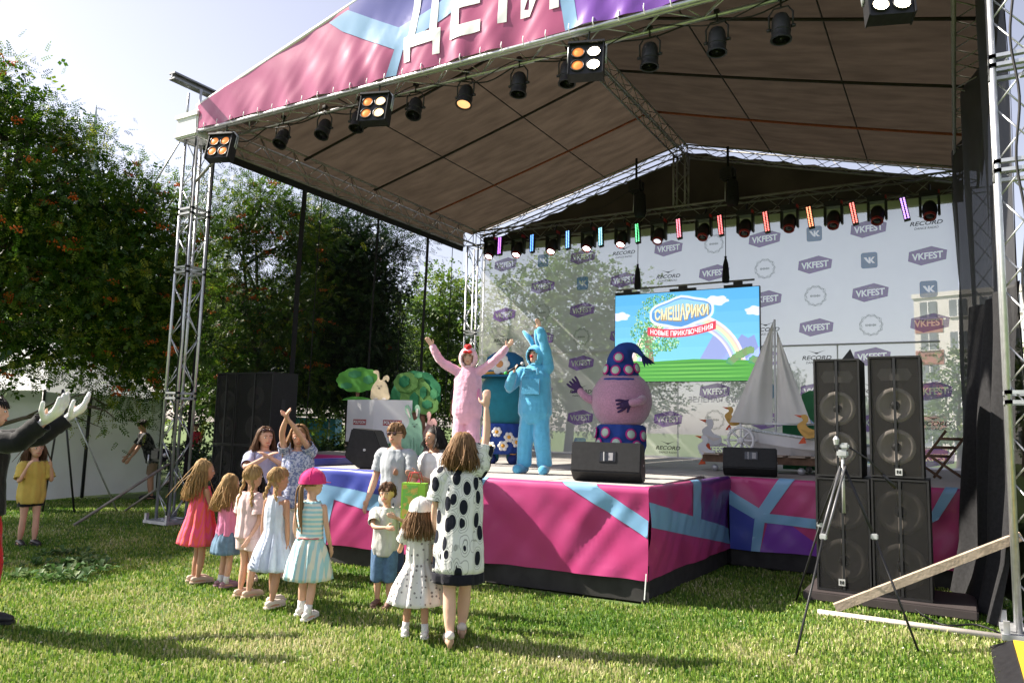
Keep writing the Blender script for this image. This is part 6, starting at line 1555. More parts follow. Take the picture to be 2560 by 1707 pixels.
GIRLS = 'children watching before the stage'

# --- girls in a row, from the left
t, J = person('girl in coral striped dress with long blond hair, leftmost in the row', (4.40, -2.86, 0), wd(.75, .65), 1.30, 'c', [((-.15, -.35, -.9), (.25, -.8, .35)), ((.1, -.35, -.9), (-.3, -.75, .35))], skin=SK2, turn=-.3, group=GIRLS)
cor = pattern_mat('coral_stripes', 'vstripes', (.80, .13, .10), (.80, .10, .22), 9.)
garment(J, 'dress', cor, [(J['zs'] + .03, .10, .075, .001), (J['zs'] - .10, .125, .10, .003), (J['zh'] + .05, .165, .14, .010), (J['zh'] - .08, .20, .175, .014), (J['zh'] - .20, .235, .20, .016)], 11, 1)
hair(J, 'blond', 'long', .30, 1, 1.06); shoes(J, SANDAL)
t, J = person('dark haired girl half hidden behind the coral dress', (4.74, -2.44, 0), wd(.35, -.9), 1.20, 'c', [((-.2, -.4, -.8), (.3, -.7, .6)), ((.2, -.4, -.8), (-.3, -.7, .6))], skin=SK2, group=GIRLS)
garment(J, 'dress', C('raspberry', (.62, .06, .14)), [(J['zs'] + .03, .10, .075, .001), (J['zs'] - .10, .12, .095, .003), (J['zh'] + .05, .14, .12, .008), (J['zh'] - .22, .20, .18, .014)], 9, 2)
hair(J, 'dark', 'long', .2, 2); shoes(J, SANDAL)
t, J = person('girl in pink top and denim skirt with long fair hair', (4.82, -2.84, 0), wd(.65, .75), 1.17, 'c', [((-.1, -.3, -.9), (.3, -.8, .1)), ((.1, -.3, -.9), (-.3, -.8, .1))], skin=SK1, group=GIRLS)
garment(J, 'top', C('pink', (.74, .24, .42)), torso_rings(J, J['zh'] - .01, J['zs'] + .03, .014, .003, 7, .012), 8, 3)
garment(J, 'skirt', M('denim_pale', (.13, .22, .32), .85, 0, .2, 20, .2, 160), [(J['zh'] + .03, .128, .095, .002), (J['zh'] - .08, .155, .13, .006), (J['zh'] - .20, .165, .145, .007)], 7, 3)
hair(J, 'blond', 'long', .26, 3); shoes(J, M('shoe_mauve', (.35, .20, .24), .6), sock=SOCK)
t, J = person('girl with two braids in pale pink flounced outfit', (5.36, -3.02, 0), wd(.55, .85), 1.29, 'c', [((-.15, .05, -1), (.2, .35, -.8)), ((.25, -.15, -1), (.0, -.45, -.9))], skin=SK1, group=GIRLS)
ppk = C('pale_pink', (.76, .56, .55))
garment(J, 'blouse', ppk, torso_rings(J, J['zh'] - .02, J['zs'] + .035, .016, .004, 7, .02), 9, 4)
for s_ in (0, 1): sleeve(J, s_, ppk, .045, .075, .75)
trousers(J, C('pale_pink_shorts', (.78, .60, .58)), .088, .085, .24, 'shorts', .004, 4); hair(J, 'blond', 'braids', .26, 4); shoes(J, SANDAL)
t, J = person('girl with braid in sleeveless white and pale blue dress', (5.88, -3.16, 0), wd(.45, .88), 1.30, 'c', [((-.12, .0, -1), (.0, -.1, -1)), ((.14, .0, -1), (.05, -.12, -1))], legs=((0, .05), (.0, -.10)), skin=SK2, turn=-.35, group=GIRLS)
pbl = C('pale_blue', (.60, .66, .80))
garment(J, 'dress', pbl, [(J['zs'] + .04, .085, .07, .001), (J['zs'] - .08, .118, .092, .002), (J['zh'] + .10, .112, .088, .003), (J['zh'] + .04, .125, .105, .007), (J['zh'] - .12, .185, .165, .015), (J['zh'] - .26, .225, .20, .018)], 12, 5)
hair(J, 'blond', 'braids', .16, 5); shoes(J, M('shoe_cream', (.66, .58, .52), .6))
t, J = person('girl in pink cap and striped dress with long ponytail', (6.44, -3.26, 0), wd(.25, .95), 1.30, 'c', [((-.2, -.05, -1), (.05, -.5, -.8)), ((.18, -.1, -1), (-.1, -.5, -.8))], legs=((-.01, .09), (.01, -.06)), skin=SK1, turn=-.5, group=GIRLS)
strp = pattern_mat('mint_stripes', 'stripes', (.74, .73, .66), (.34, .60, .66), 7.5)
strv = pattern_mat('mint_vstripes', 'vstripes', (.72, .72, .62), (.38, .62, .66), 6.)
garment(J, 'bodice', strp, torso_rings(J, J['zh'] + .085, J['zs'] + .035, .014, .002, 6), 7, 6)
garment(J, 'skirt', strv, [(J['zh'] + .10, .118, .092, .003), (J['zh'] + .02, .145, .125, .008), (J['zh'] - .12, .185, .165, .013), (J['zh'] - .27, .215, .19, .016)], 10, 6)
MB().path([J['tz'](J['zh'] + .1) + Vector((.122 * math.cos(2 * PI * k / 24), .096 * math.sin(2 * PI * k / 24), J['zh'] + .10)) for k in range(25)], .008, 6, False).build('belt', C('coral', (.62, .18, .18)), J['root'], True, world=False)
hair(J, 'light', 'tail', .44, 6); cap_hat(J, C('hot_pink', (.72, .04, .20))); shoes(J, C('white_canvas_shoe', (.74, .72, .70)), sock=SOCK)
# --- women behind the girls
t, J = person('woman in lavender top with sunglasses on her dark hair', (4.36, -1.98, 0), wd(.45, -.9), 1.67, 'f', [('to', (-.025, -.26, .80), (-1, 0, -.6), (1, 0, 0)), ('to', (.025, -.26, .80), (1, 0, -.6), (-1, 0, 0))], skin=SK1, turn=.2)
lav = C('lavender', (.47, .50, .70))
garment(J, 'top', lav, torso_rings(J, J['zh'] - .05, J['zs'] + .035, .016, .003, 8, .01), 8, 7)
for s_ in (0, 1): sleeve(J, s_, lav, .062, .062, .8)
trousers(J, C('blue_trousers', (.10, .14, .24)), .095, .06, .96, 'trousers', .004, 7); hair(J, 'brown', 'long', .30, 7, 1.05); shoes(J, SANDAL)
b = MB(); hp_ = J['hp']
for s_ in (-1, 1): b.ell(hp_(s_ * .17, -.24, .43), (.028, .02, .02), 10, 6)
b.path([hp_(-.40, .05, .28), hp_(-.3, -.2, .42), hp_(0, -.27, .45), hp_(.3, -.2, .42), hp_(.40, .05, .28)], .005, 5); b.build('sunglasses', M('sunglass_brown', (.06, .03, .03), .2), J['root'], True, world=False)
t, J = person('woman clapping above her head in patterned blue blouse and white trousers', (4.93, -1.98, 0), wd(.05, -1.), 1.70, 'f', [('to', (-.10, -.34, 1.03), (-1, -.3, 0), (1, 0, 0)), ('to', (-.05, -.34, 1.03), (1, -.3, 0), (-1, 0, 0))], skin=SK1, nod=.22, turn=.15)
blo = pattern_mat('blue_print', 'noise', (.52, .55, .66), (.18, .22, .38), 42.)
garment(J, 'blouse', blo, torso_rings(J, J['zh'] - .06, J['zs'] + .035, .020, .005, 8, .02), 9, 8)
for s_ in (0, 1): sleeve(J, s_, blo, .066, .070, .45)
trousers(J, WCL, .105, .095, .96, 'trousers', .008, 8); hair(J, 'light', 'long', .26, 8, 1.1); shoes(J, SANDAL)
# --- boy, man, women at the bag
t, J = person('small boy in pale polo shirt holding the green gift bag', (6.73, -2.52, 0), wd(-.1, -.98), 1.18, 'c', [('to', (.06, -.24, .66), (-1, 0, -.5)), ('to', (.16, -.24, .74), (1, 0, -.6))], skin=SK1, turn=-.1)
polo = C('pale_grey', (.60, .60, .57))
garment(J, 'polo_shirt', polo, torso_rings(J, J['zh'] - .07, J['zs'] + .035, .018, .003, 7, .008), 7, 9)
for s_ in (0, 1): sleeve(J, s_, polo, .048, .052, .75)
trousers(J, M('denim_blue', (.09, .17, .30), .85, 0, .25, 20, .2, 160), .078, .066, .60, 'jeans', .005, 9); hair(J, 'brown', 'short', .1, 9); shoes(J, M('shoe_brown', (.16, .09, .07), .6))
BOYJ = J; BOYR = t
t = empty('gift_bag', (7.05, -2.50, .83), 'bright green paper gift bag with picture between boy and girl', 'bag', rz=.35)
LIME = M('lime_paper', (.26, .52, .05), .5)
MB().box((0, 0, .16), (.24, .10, .42)).build('paper_bag', LIME, t, world=False)
spotm = pattern_mat('bag_print', 'noise', (.62, .45, .12), (.20, .50, .10), 14., .4)
MB().box((-.03, -.053, .20), (.15, .006, .30)).build('printed_picture', spotm, t, world=False)
for s_ in (-1, 1): MB().path([(-.07, s_ * .04, .37), (-.04, s_ * .045, .47), (.04, s_ * .045, .47), (.07, s_ * .04, .37)], .005, 5).build('handle', C('red_cord', (.5, .05, .05)), t, True, world=False)
t = empty('gift_bag', (7.62, -2.72, .52), 'second green paper gift bag behind the girl in the white cap', 'bag', rz=.6)
MB().box((0, 0, .16), (.22, .09, .60)).build('paper_bag', LIME, t, world=False); MB().path([(-.06, 0, .46), (0, 0, .58), (.06, 0, .46)], .005, 5).build('handle', C('red_cord', (.5, .05, .05)), t, True, world=False)
t, J = person('man in sunglasses and grey t-shirt behind the group', (6.00, -1.50, 0), wd(-.45, -.85), 1.77, 'm', [((-.2, -.1, -1), (-.05, -.4, -.9)), ((.2, -.1, -1), (.05, -.4, -.9))], skin=SK1, turn=.15)
gts = C('grey_teal', (.42, .45, .48))
garment(J, 't_shirt', gts, torso_rings(J, J['zh'] - .08, J['zs'] + .035, .018, .003, 8), 7, 10)
for s_ in (0, 1): sleeve(J, s_, gts, .066, .068, .7)
trousers(J, C('navy', (.05, .07, .12)), .10, .07, .96, 'trousers', .005, 10); hair(J, 'light', 'short', .1, 10); shoes(J, BLACK)
hp_ = J['hp']; b = MB()
for s_ in (-1, 1): b.ell(hp_(s_ * .155, -.405, .03), (.026, .009, .021), 12, 8, M4=J['hr'])
b.path([hp_(-.385, .05, .06), hp_(-.33, -.33, .07), hp_(-.02, -.425, .065), hp_(.02, -.425, .065), hp_(.33, -.33, .07), hp_(.385, .05, .06)], .004, 5); b.build('sunglasses', M('sunglass_brown', (.06, .03, .03), .2), J['root'], True, world=False)
t, J = person('dark haired woman in white top beside the man in sunglasses', (6.37, -1.26, 0), wd(-.75, -.65), 1.73, 'f', [((-.2, -.35, -.9), (.25, -.85, .25)), ((.2, -.35, -.9), (-.1, -.85, .25))], skin=SK2)
garment(J, 'top', WCL, torso_rings(J, J['zh'] - .05, J['zs'] + .035, .018, .004, 8, .01), 8, 11)
for s_ in (0, 1): sleeve(J, s_, WCL, .064, .066, .7)
trousers(J, C('tan_shorts', (.20, .13, .09)), .09, .08, .35, 'shorts', .005, 11); hair(J, 'dark', 'bob', .12, 11); shoes(J, C('blue_sandal', (.05, .12, .40)))
t, J = person('woman in black and white oval print dress seen from behind, arm raised', (8.03, -3.16, 0), wd(-.10, 1.), 1.68, 'f', [((-.20, -.10, .97), (.02, -.02, 1.0), (0, -1, 0)), ((.16, -.1, -1), (-.06, -.45, -.9))], legs=((.03, -.20), (-.03, .08)), skin=SK3, turn=.1)
ovl = pattern_mat('oval_print', 'rings', (.72, .72, .70), (.010, .012, .022), 11.5)
hem = C('black_hem', (.012, .012, .02))
garment(J, 'dress', ovl, [(J['zs'] + .045, .09, .07, .001), (J['zs'] - .03, .172, .115, .003), (J['zs'] - .20, .185, .14, .005), (J['zh'] + .10, .182, .145, .006), (J['zh'] - .06, .20, .165, .006), (J['zh'] - .26, .205, .17, .007)], 7, 12)
garment(J, 'hem', hem, [(J['zh'] - .255, .207, .172, .007), (J['zh'] - .34, .205, .172, .008)], 7, 12)
for s_ in (0, 1): sleeve(J, s_, ovl, .078, .085, .75)
hair(J, 'light', 'bob', .17, 12, 1.08)
for i, (hp, kn, an) in enumerate(J['leg']):
    s_ = (-1, 1)[i]; a0 = Vector((an.x, an.y, 0)); H = J['H']
    b = MB(); b.capsule([a0 + Vector((0, .034 * H, .055 * H)), a0 + Vector((0, -.02 * H, .040 * H)), a0 + Vector((s_ * .01, -.09 * H, .018 * H)), a0 + Vector((s_ * .012, -.125 * H, .014 * H))], [.022 * H, .025 * H, .026 * H, .016 * H], 12)
    o = b.build('heeled_shoe', M('shoe_ivory', (.70, .62, .56), .5), J['root'], True, world=False)
    b = MB(); b.path([a0 + Vector((0, .035 * H, .045 * H)), a0 + Vector((0, .045 * H, 0))], [.026, .020], 10); b.build('heel', M('cork_heel', (.42, .27, .17), .7), o, True, world=False)
t, J = person('little girl in white cap and dotted white dress seen from behind', (7.64, -3.19, 0), wd(-.12, 1.), 1.12, 'c', [((-.25, -.45, -.7), (.15, -.9, .1)), ((.25, -.4, -.8), (.0, -.9, .0))], legs=((-.02, .05), (.03, -.03)), skin=SK2)
dts = pattern_mat('dot_print', 'dots', (.76, .73, .69), (.22, .20, .20), 24.)
garment(J, 'dress', dts, [(J['zs'] + .035, .075, .06, .001), (J['zs'] - .06, .105, .085, .002), (J['zh'] + .09, .105, .085, .003), (J['zh'] + .03, .125, .11, .006), (J['zh'] - .12, .195, .175, .014), (J['zh'] - .25, .235, .215, .016)], 11, 13)
for s_ in (0, 1): sleeve(J, s_, dts, .048, .058, .45)
hair(J, 'light', 'long', .22, 13); cap_hat(J, WCL, name='sun_cap'); shoes(J, C('white_canvas_shoe', (.74, .72, .70)), sock=SOCK)
# --- costumed performers on the stage
def onesie(J, mat, r_leg, r_arm, belly, wr=.010, seed=0, cuff=.95):
    H = J['H']; b = MB(); rr = []
    for z, rx, ry in ((J['zh'] - .10 * H, .085, .08), (J['zh'] - .02 * H, .125, .105), (J['zh'] + .05 * H, .125, .105), (J['zh'] + (J['zs'] - J['zh']) * .5, .118, .095), (J['zs'] - .05 * H, .115, .085), (J['zs'] + .02 * H, .075, .06), (J['zs'] + .05 * H, .05, .05)):
        rr.append([J['tz'](z) + Vector((rx * H * belly * math.cos(2 * PI * k / 24), ry * H * belly * math.sin(2 * PI * k / 24), z)) for k in range(24)])
    b.rings(rr, 24, True, True)
    for hp, kn, an in J['leg']:
        Q = catmull([hp, kn, an + Vector((0, 0, .02))], 5); b.path(Q, [r_leg * (1 - .22 * i / 10 + (.06 if i == 9 else 0)) for i in range(11)], 14)
    for sh, el, w_, h_ in J['arm']:
        Q = catmull([sh, el, el.lerp(w_, cuff)], 5); b.capsule(Q, [r_arm * (1.12 - .30 * i / 10 + (.10 if i == 8 else 0)) for i in range(11)], 12)
    me = remesh(b, .012, 4); wrinkle(me, wr, 6.5, seed, (2.2, 2.2, .38)); wrinkle(me, wr * .45, 13, seed + 5, (1, 1, 2.2))
    return mobj('costume', me, mat, J['root'])
def hood(J, mat, name='hood', face_r=.40):
    hp_ = J['hp']; b = MB(); V = []; F = []; nu, nv = 30, 18
    dirs = []
    for j in range(nv + 1):
        th = PI * j / nv
        for i in range(nu):
            ph = 2 * PI * i / nu; d = (math.sin(th) * math.cos(ph), math.sin(th) * math.sin(ph), math.cos(th)); dirs.append(d)
            V.append(hp_(.50 * d[0], .03 + .55 * d[1], .0 + .60 * d[2]))
    for j in range(nv):
        for i in range(nu):
            q = (j * nu + i, j * nu + (i + 1) % nu, (j + 1) * nu + (i + 1) % nu, (j + 1) * nu + i)
            c = [sum(dirs[k][e] for k in q) / 4 for e in range(3)]
            if c[1] < -.5 and (c[0] / .62) ** 2 + ((c[2] + .12) / .66) ** 2 < 1: continue
            F.append(q[::-1])
    b.add(V, F); o = b.build(name, mat, J['root'], True, world=False)
    md = o.modifiers.new('thickness', 'SOLIDIFY'); md.thickness = .02; md.offset = 1
    return o
pinkc = M('pink_fleece', (.74, .40, .52), .9, 0, .07, 12, .35, 90, sheen=.8); pink2 = M('pink_plush', (.70, .24, .42), .9, 0, .07, 12, .35, 90, sheen=.8)
t, J = person('person in pink hooded onesie with both arms raised on the stage', (5.96, .02, ZD), wd(-.25, -.97), 1.62, 'f', [((-.85, -.10, .50), (-.55, -.15, .85), (0, -1, 0)), ((.80, -.15, .50), (.72, -.1, .75), (0, -1, 0))], legs=((-.03, .0), (.06, -.05)), skin=SK3, turn=.2, name='person')
onesie(J, pinkc, .105, .060, 1.02, .0085, 21); hd_o = hood(J, M('pale_pink_fleece', (.78, .52, .58), .9, 0, .06, 12, .35, 90, sheen=.8))
b = MB(); hp_ = J['hp']
for k in range(7): b.ell(hp_(-.02 + .10 * math.sin(k * 2.1), -.30 + k * .10, .60 + .07 * math.sin(k * 1.1)), (.035, .04, .04), 10, 7)
b.build('red_crest', M('red_plush', (.60, .03, .03), .9), hd_o, True, world=False)
b = MB(); b.ell(hp_(-.14, -.50, .33), (.035, .02, .022), 10, 7); b.ell(hp_(.14, -.50, .33), (.035, .02, .022), 10, 7); b.build('red_trim', M('red_plush', (.60, .03, .03), .9), hd_o, True, world=False)
for i, (hp, kn, an) in enumerate(J['leg']):
    b = MB(); b.path([an + Vector((0, 0, .10)), an + Vector((0, 0, .02))], [.085, .075], 16); b.build('ankle_cuff', pink2, J['root'], True, world=False)
    b = MB(); b.capsule([Vector((an.x, an.y + .03, .05)), Vector((an.x, an.y - .13, .045))], [.05, .052], 12); b.build('slipper', pinkc, J['root'], True, world=False)
sidep = MB(); sidep.ell(Vector((.17, -.03, J['zh'] + .22)), (.022, .07, .10), 12, 8); sidep.build('heart_patch', pink2, J['root'], True, world=False)
bluec = M('blue_fleece', (.10, .42, .66), .9, 0, .07, 12, .35, 90, sheen=.8); blue2 = M('blue_plush', (.08, .34, .55), .9, 0, .07, 12, .35, 90, sheen=.8)
t, J = person('person in blue hooded onesie singing into a microphone', (6.82, .35, ZD), wd(-.35, -.94), 1.66, 'm', [((-.55, -.25, -.75), (.45, -.55, .80), (.8, 0, .2)), ('to', (.10, -.10, 1.10), (1, .1, 0), (0, -1, 0))], legs=((-.06, .0), (.07, -.02)), skin=SK3, turn=-.25, nod=-.05)
onesie(J, bluec, .122, .072, 1.10, .009, 22); ho = hood(J, bluec)
hp_ = J['hp']
for s_ in (-1, 1):
    b = MB(); b.capsule(catmull([hp_(s_ * .16, .0, .5), hp_(s_ * .24 - .12, -.1, .95), hp_(s_ * .40 - .34, -.15, 1.38)], 4), [.036, .040, .046, .052, .057, .060, .060, .055, .045], 12, flat=.6); b.build('hood_ear', bluec, ho, True, world=False)
b = MB(); b.ell(hp_(0, -.47, -.08), .022, 10, 7); b.build('red_nose', M('red_foam', (.65, .03, .03), .8), J['root'], True, world=False)
for s_ in (-1, 1):
    b = MB(); b.capsule([hp_(s_ * .05, -.53, .32), hp_(s_ * .20, -.50, .30)], .010, 6); b.build('hood_brow', M('navy_felt', (.03, .06, .18), .9), ho, True, world=False)
b = MB(); b.box((0, -.205, J['zs'] - .22), (.24, .02, .20)); b.build('pocket_flap', blue2, J['root'], world=False)
for s_ in (-1, 1): b = MB(); b.capsule([(0, -.16, J['zs'] + .0), (s_ * .08, -.20, J['zs'] + .01), (s_ * .09, -.19, J['zs'] - .05)], .016, 8); b.build('bow_tie', bluec, J['root'], True, world=False)
for i, (hp, kn, an) in enumerate(J['leg']):
    s_ = (-1, 1)[i]; b = MB(); b.capsule([Vector((an.x, an.y + .03, .06)), Vector((an.x + s_ * .03, an.y - .17, .058))], [.060, .066], 14); b.build('slipper', blue2, J['root'], True, world=False)
sh, el, wr_, ht = J['arm'][0]; fw = J['root'].matrix_basis
mp_ = ht + Vector((.0, -.03, .0)); mq = hp_(0, -.50, -.25)
mt_ = empty('microphone', (0, 0, 0), 'black hand microphone with green end held by the blue performer', 'microphone')
mt_.location = J['root'].location; mt_.rotation_euler = J['root'].rotation_euler
dv = (mq - mp_).normalized(); b = MB(); b.path([mp_ - dv * .12, mp_ + dv * .10], [.014, .018], 10); b.build('handle', BLACK, mt_, True, world=False)
b = MB(); b.ell(mp_ + dv * .13, .027, 12, 8); b.build('grille', STEEL, mt_, True, world=False); b = MB(); b.path([mp_ - dv * .15, mp_ - dv * .115], .017, 10); b.build('end_ring', M('green_plastic', (.05, .5, .08), .4), mt_, True, world=False)
# --- two round plush costumes (plain bodies, no character face)
def plush(label, x, y, face, r, rz_, zc, bodym, hatm, skirtm, hat_spots, skirt_spots, H_hat, gloves=None, tex=.004, cone=False):
    t = empty('costume_figure', (x, y, ZD), label, 'costume', None, math.atan2(face[1], face[0]) + PI / 2)
    b = MB(); b.ell((0, 0, zc), (r, r * .92, rz_), 36, 26); me = b.mesh('body', bodym, True); 
    bm = bmesh.new(); bm.from_mesh(me); bmesh.ops.recalc_face_normals(bm, faces=bm.faces[:]); bm.to_mesh(me); bm.free()
    wrinkle(me, tex, 22, 3); o = mobj('body', me, bodym, t)
    P = []
    n = 60; R_ = []
    for k, (z, rr) in enumerate(((zc - rz_ * .78, r * .70), (zc - rz_ * .86, r * .78), (.36, r * .80), (.22, r * .74), (.16, r * .55))):
        R_.append([Vector(((rr + .02 * math.sin(13 * 2 * PI * i / n + k) * (k > 0)) * math.cos(2 * PI * i / n), (rr + .02 * math.sin(13 * 2 * PI * i / n + k) * (k > 0)) * math.sin(2 * PI * i / n) * .92, z)) for i in range(n)])
    sk = MB(); sk.rings(R_, n); s_o = sk.build('bloomers', skirtm, t, True, world=False)
    skirt_spots(t, r * .83, s_o)
    for s_ in (-1, 1):
        b = MB(); b.capsule([(s_ * .16, .0, .20), (s_ * .16, .0, .10)], .10, 12); b.build('leg', bodym, t, True, world=False)
        b = MB(); b.capsule([(s_ * .17, .06, .075), (s_ * .19, -.14, .075)], [.085, .095], 12); q = b.build('shoe', M('navy_plush', (.015, .03, .15), .9), t, True, world=False)
        b = MB(); b.box((s_ * .185, -.13, .165), (.09, .10, .012)); b.build('laces', M('gold_felt', (.62, .30, .04), .8), q, world=False)
    return t
navy = M('royal_blue_felt', (.02, .06, .30), .85, 0, .1, 9, .2, 40); whitef = M('white_felt', (.76, .74, .70), .85); gold = M('gold_felt', (.62, .30, .04), .8)
magf = M('magenta_frill', (.50, .03, .25), .8); mintf = M('mint_felt', (.50, .66, .56), .85); orgf = M('orange_felt', (.66, .30, .12), .85)
def disc(t, c, nrm, r_, mats, petals=0, parent=None):
    nrm = Vector(nrm).normalized(); m = nrm.to_track_quat('Z', 'Y').to_matrix(); c = Vector(c); par = parent or t
    if petals:
        b = MB()
        for k in range(petals):
            a = 2 * PI * k / petals; b.ell(c + m @ Vector((r_ * .62 * math.cos(a), r_ * .62 * math.sin(a), .008)), (r_ * .42, r_ * .42, .014), 10, 6, M4=m)
        b.build('flower_petals', mats[0], par, True, world=False)
        b = MB(); b.ell(c + nrm * .016, (r_ * .38, r_ * .38, .016), 12, 6, M4=m); b.build('flower_centre', mats[1], par, True, world=False)
    else:
        b = MB(); b.lathe([(r_, -.006), (r_ * 1.02, .006), (r_ * .7, .012)], 18, c, m); b.build('frill', mats[0], par, True, world=False)
        b = MB(); b.lathe([(r_ * .74, .008), (r_ * .70, .018), (.002, .02)], 18, c, m); b.build('dot', mats[1], par, True, world=False)
def spots_flower(t, r_, par):
    for k, (a, z) in enumerate(((-70, .44), (-100, .52), (-128, .46), (-84, .30), (-115, .28), (-50, .36), (-150, .36), (-30, .50))):
        a = R(a); disc(t, (r_ * 1.02 * math.cos(a), r_ * .95 * math.sin(a), z), (math.cos(a), math.sin(a), .1), .085, (whitef, gold), 6, par)
def spots_dot(t, r_, par):
    for k, (a, z) in enumerate(((-60, .54), (-92, .40), (-118, .56), (-45, .36), (-140, .38), (-25, .52), (-75, .30), (-160, .55))):
        a = R(a); disc(t, (r_ * 1.02 * math.cos(a), r_ * .95 * math.sin(a), z), (math.cos(a), math.sin(a), .1), .09, (magf, mintf), 0, par)
tealm = M('teal_plush', (.012, .17, .24), .9, 0, .1, 9, .3, 90, sheen=.5)
t = plush('round teal plush costume figure with flower on its hat, between the performers', 5.12, 2.40, wd(-.1, -1), .44, .50, 1.05, tealm, navy, navy, None, spots_flower, 0)
b = MB(); b.lathe([(.52, 1.42), (.50, 1.44), (.36, 1.45), (.35, 1.60), (.30, 1.76), (.18, 1.84), (.01, 1.86)], 28); ho = b.build('hat', M('teal_blue_felt', (.02, .15, .32), .85), t, True, world=False)
disc(t, (-.05, -.36, 1.62), (-.1, -1, .15), .17, (whitef, orgf), 7, ho)
b = MB(); b.lathe([(.365, 1.455), (.365, 1.50), (.355, 1.50)], 28); b.build('hat_band', gold, ho, True, world=False)
for s_ in (-1, 1):
    b = MB(); b.capsule(catmull([(s_ * .38, -.05, 1.1), (s_ * .52, -.12, .98), (s_ * .50, -.22, .86)], 3), .075, 10); b.build('arm', tealm, t, True, world=False)
pinkp = M('mauve_plush', (.56, .30, .44), .95, 0, .14, 40, .6, 160, sheen=.8)
t = plush('round mauve plush costume figure with dotted blue hat before the screen', 6.95, 3.05, wd(-.3, -.95), .49, .50, 1.08, pinkp, navy, navy, None, spots_dot, 0, tex=.010)
hat = MB(); hat.path(catmull([(.0, 0, 1.40), (0, 0, 1.52), (-.02, 0, 1.72), (.06, 0, 1.88), (.20, .02, 1.93), (.34, .03, 1.80)], 4), [.33, .31, .30, .285, .27, .255, .24, .23, .22, .21, .195, .18, .165, .14, .115, .095, .075, .06, .045, .035, .03], 20); ho = hat.build('hat', navy, t, True, world=False)
b = MB(); b.lathe([(.35, 1.385), (.36, 1.40), (.34, 1.425)], 28); b.build('hat_brim', navy, ho, True, world=False)
for a, z, k in ((-100, 1.55, .30), (-60, 1.56, .30), (-92, 1.76, .265), (-140, 1.57, .30), (-25, 1.6, .29)):
    a = R(a); disc(t, (k * math.cos(a), k * math.sin(a), z), (math.cos(a), math.sin(a), .2), .085, (magf, mintf), 0, ho)
b = MB()
for k in range(4): b.path([(.33, .03, 1.82), (.36 + .03 * k, -.03 + .03 * k, 1.72), (.38 + .05 * k, -.05 + .04 * k, 1.62 + .02 * k)], [.02, .03, .004], 6)
b.build('tassel', M('dark_navy_felt', (.012, .02, .10), .9), ho, True, world=False)
gl = M('dark_purple_glove', (.05, .025, .10), .8)
for s_, P in ((-1, [(-.40, -.08, 1.05), (-.55, -.18, 1.12), (-.64, -.20, 1.22)]), (1, [(.36, -.20, 1.10), (.36, -.42, 1.06), (.22, -.50, 1.02)])):
    b = MB(); b.capsule(catmull(P, 3), [.075, .072, .07, .066, .062, .06, .058], 10); a_ = b.build('arm', pinkp, t, True, world=False)
    b = MB(); e_ = Vector(P[2]); d_ = (Vector(P[2]) - Vector(P[1])).normalized(); sd_ = d_.cross(Vector((0, 1, 0.2))).normalized()
    b.capsule([e_, e_ + d_ * .10], [.062, .07], 10, flat=.6, flatdir=(0, 1, 0))
    for q in range(4): b.capsule([e_ + d_ * .10 + sd_ * (q - 1.5) * .035, e_ + d_ * .17 + sd_ * (q - 1.5) * .055, e_ + d_ * .22 + sd_ * (q - 1.5) * .06], [.024, .022, .017], 8)
    b.capsule([e_ + d_ * .03 + sd_ * .05, e_ + d_ * .07 + sd_ * .12], [.022, .018], 8); b.build('glove', gl, a_, True, world=False)
# --- performer with white gloves at the left edge
t, J = person('person in black jacket, red trousers and big white gloves reaching towards the stage', (4.52, -5.15, 0), wd(1., .25), 1.90, 'm', [((-.12, -1., .02), (-.12, -.7, .62), (.3, 0, 1)), ((.22, -1., .12), (.20, -.75, .66), (-.3, 0, 1))], legs=((0, .08), (0, -.06)), skin=SK1, turn=.2)
blk = C('black_jacket', (.014, .014, .015), .3)
garment(J, 'jacket', blk, torso_rings(J, J['zh'] - .02, J['zs'] + .04, .03, .004, 8, .02), 7, 14)
for s_ in (0, 1): sleeve(J, s_, blk, .085, .078, fore=.92)
trousers(J, C('red_trousers', (.48, .012, .02), .2), .125, .10, .97, 'trousers', .012, 14); shoes(J, BLACK)
hair(J, 'dark', 'short', .1, 14)
for i in (0, 1):
    sh, el, w_, ht = J['arm'][i]; d_ = (ht - w_).normalized(); b = MB(); pl = Vector((0, 0, 1)); pl = (pl - d_ * pl.dot(d_)).normalized(); sd_ = d_.cross(pl)
    b.capsule([w_ - d_ * .04, w_ + d_ * .03, ht + d_ * .02], [.048, .060, .066], 12, flat=.6, flatdir=pl)
    for q, ln in enumerate((.13, .16, .15, .12)):
        f0 = ht + d_ * .02 + sd_ * (q - 1.5) * .034; f1 = f0 + (d_ + sd_ * (q - 1.5) * .16 + pl * .35).normalized() * ln * .55; b.capsule([f0, f1, f1 + (d_ + pl * .75).normalized() * ln * .45], [.024, .023, .019], 8)
    b.capsule([w_ + d_ * .02 + sd_ * .05, w_ + d_ * .07 + sd_ * .11 + pl * .05, w_ + d_ * .12 + sd_ * .12 + pl * .09], [.024, .023, .018], 8)
    me = remesh(b, .008, 4); mobj('white_glove', me, M('glove_white', (.78, .77, .76), .7), J['root'])
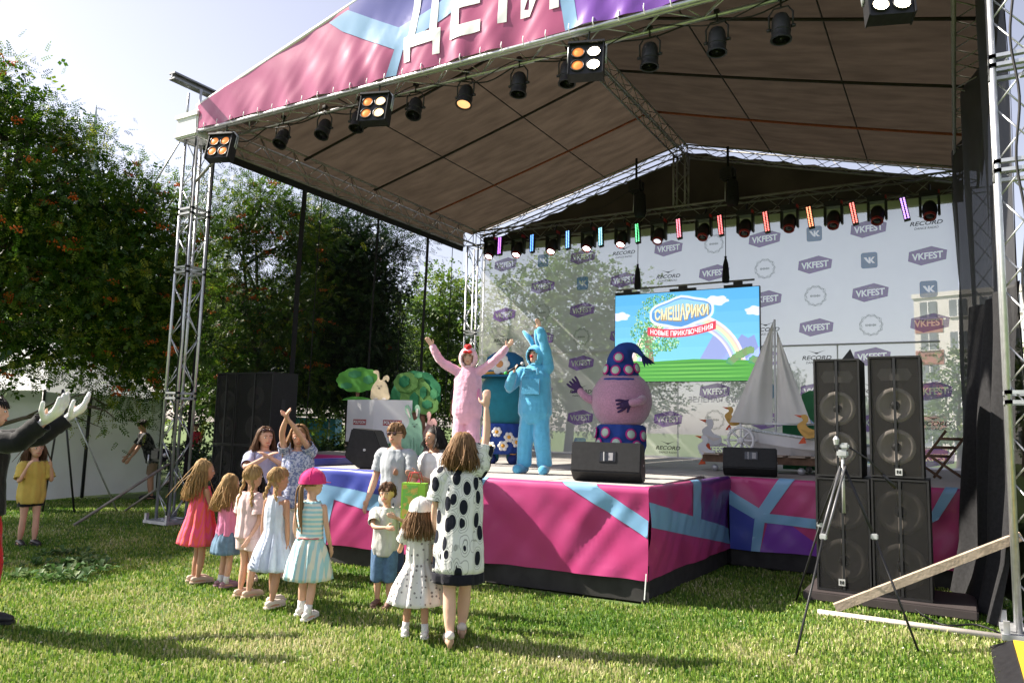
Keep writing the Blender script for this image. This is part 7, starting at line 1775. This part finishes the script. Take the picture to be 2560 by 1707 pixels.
# --- child in yellow, man at the tent, people far behind
t, J = person('child in yellow t-shirt and black shorts with hands at the face', (.62, -2.66, 0), wd(.75, -.6), 1.42, 'c', [((-.25, -.35, -.85), (.25, -.45, .9)), ((.25, -.35, -.85), (-.25, -.45, .9))], legs=((0, .05), (0, -.05)), skin=SK1)
yel = C('yellow', (.60, .44, .10))
garment(J, 't_shirt', yel, torso_rings(J, J['zh'] - .10, J['zs'] + .035, .025, .005, 8, .03), 7, 15)
for s_ in (0, 1): sleeve(J, s_, yel, .062, .068, .85)
trousers(J, C('black_shorts', (.02, .02, .022)), .085, .085, .22, 'shorts', .004, 15); hair(J, 'brown', 'long', .22, 15); shoes(J, BLACK)
t, J = person('man in dark patterned shirt bending by the white tent', (-3.75, 2.2, 0), wd(-.8, -.5), 1.72, 'm', [((-.1, -.5, -.8), (.0, -.5, -.8)), ((.1, -.4, -.8), (.0, -.5, -.8))], lean=(0, -.22), skin=SK2, nod=.5)
dks = pattern_mat('dark_leaf_print', 'noise', (.015, .016, .018), (.08, .08, .085), 16.)
garment(J, 'shirt', dks, torso_rings(J, J['zh'] - .06, J['zs'] + .035, .02, .004, 8, .01), 7, 16)
for s_ in (0, 1): sleeve(J, s_, dks, .068, .07, .8)
trousers(J, C('beige_shorts', (.26, .18, .12)), .095, .09, .4, 'shorts', .005, 16); hair(J, 'dark', 'short', .1, 16); shoes(J, BLACK)
for (x, y, H_, fc, col, lb, hc_) in ((-8.6, 8.6, 1.70, (1, -.6), (.02, .02, .022), 'distant person in black standing between tower and loudspeakers', 'dark'), (-11.5, 9.2, 1.62, (.4, -1), (.40, .03, .04), 'distant person in red beyond the left tower', 'brown'), (2.35, 5.3, 1.70, (.5, -1), (.06, .05, .05), 'crew member in dark clothes behind the cut-out trees', 'dark')):
    t, J = person(lb, (x, y, 0 if x < 0 else ZD), fc, H_, 'm', skin=SK2, features=False)
    cc = C('far_%.2f' % col[0], col); garment(J, 'shirt', cc, torso_rings(J, J['zh'] - .06, J['zs'] + .035, .02, .004, 6), 7, 17); sleeve(J, 0, cc, .066, .066, .7); sleeve(J, 1, cc, .066, .066, .7)
    trousers(J, C('dark_trousers', (.03, .03, .035)), .10, .075, .96, 'trousers', .005, 17); hair(J, hc_, 'short', .1, 17); shoes(J, BLACK)
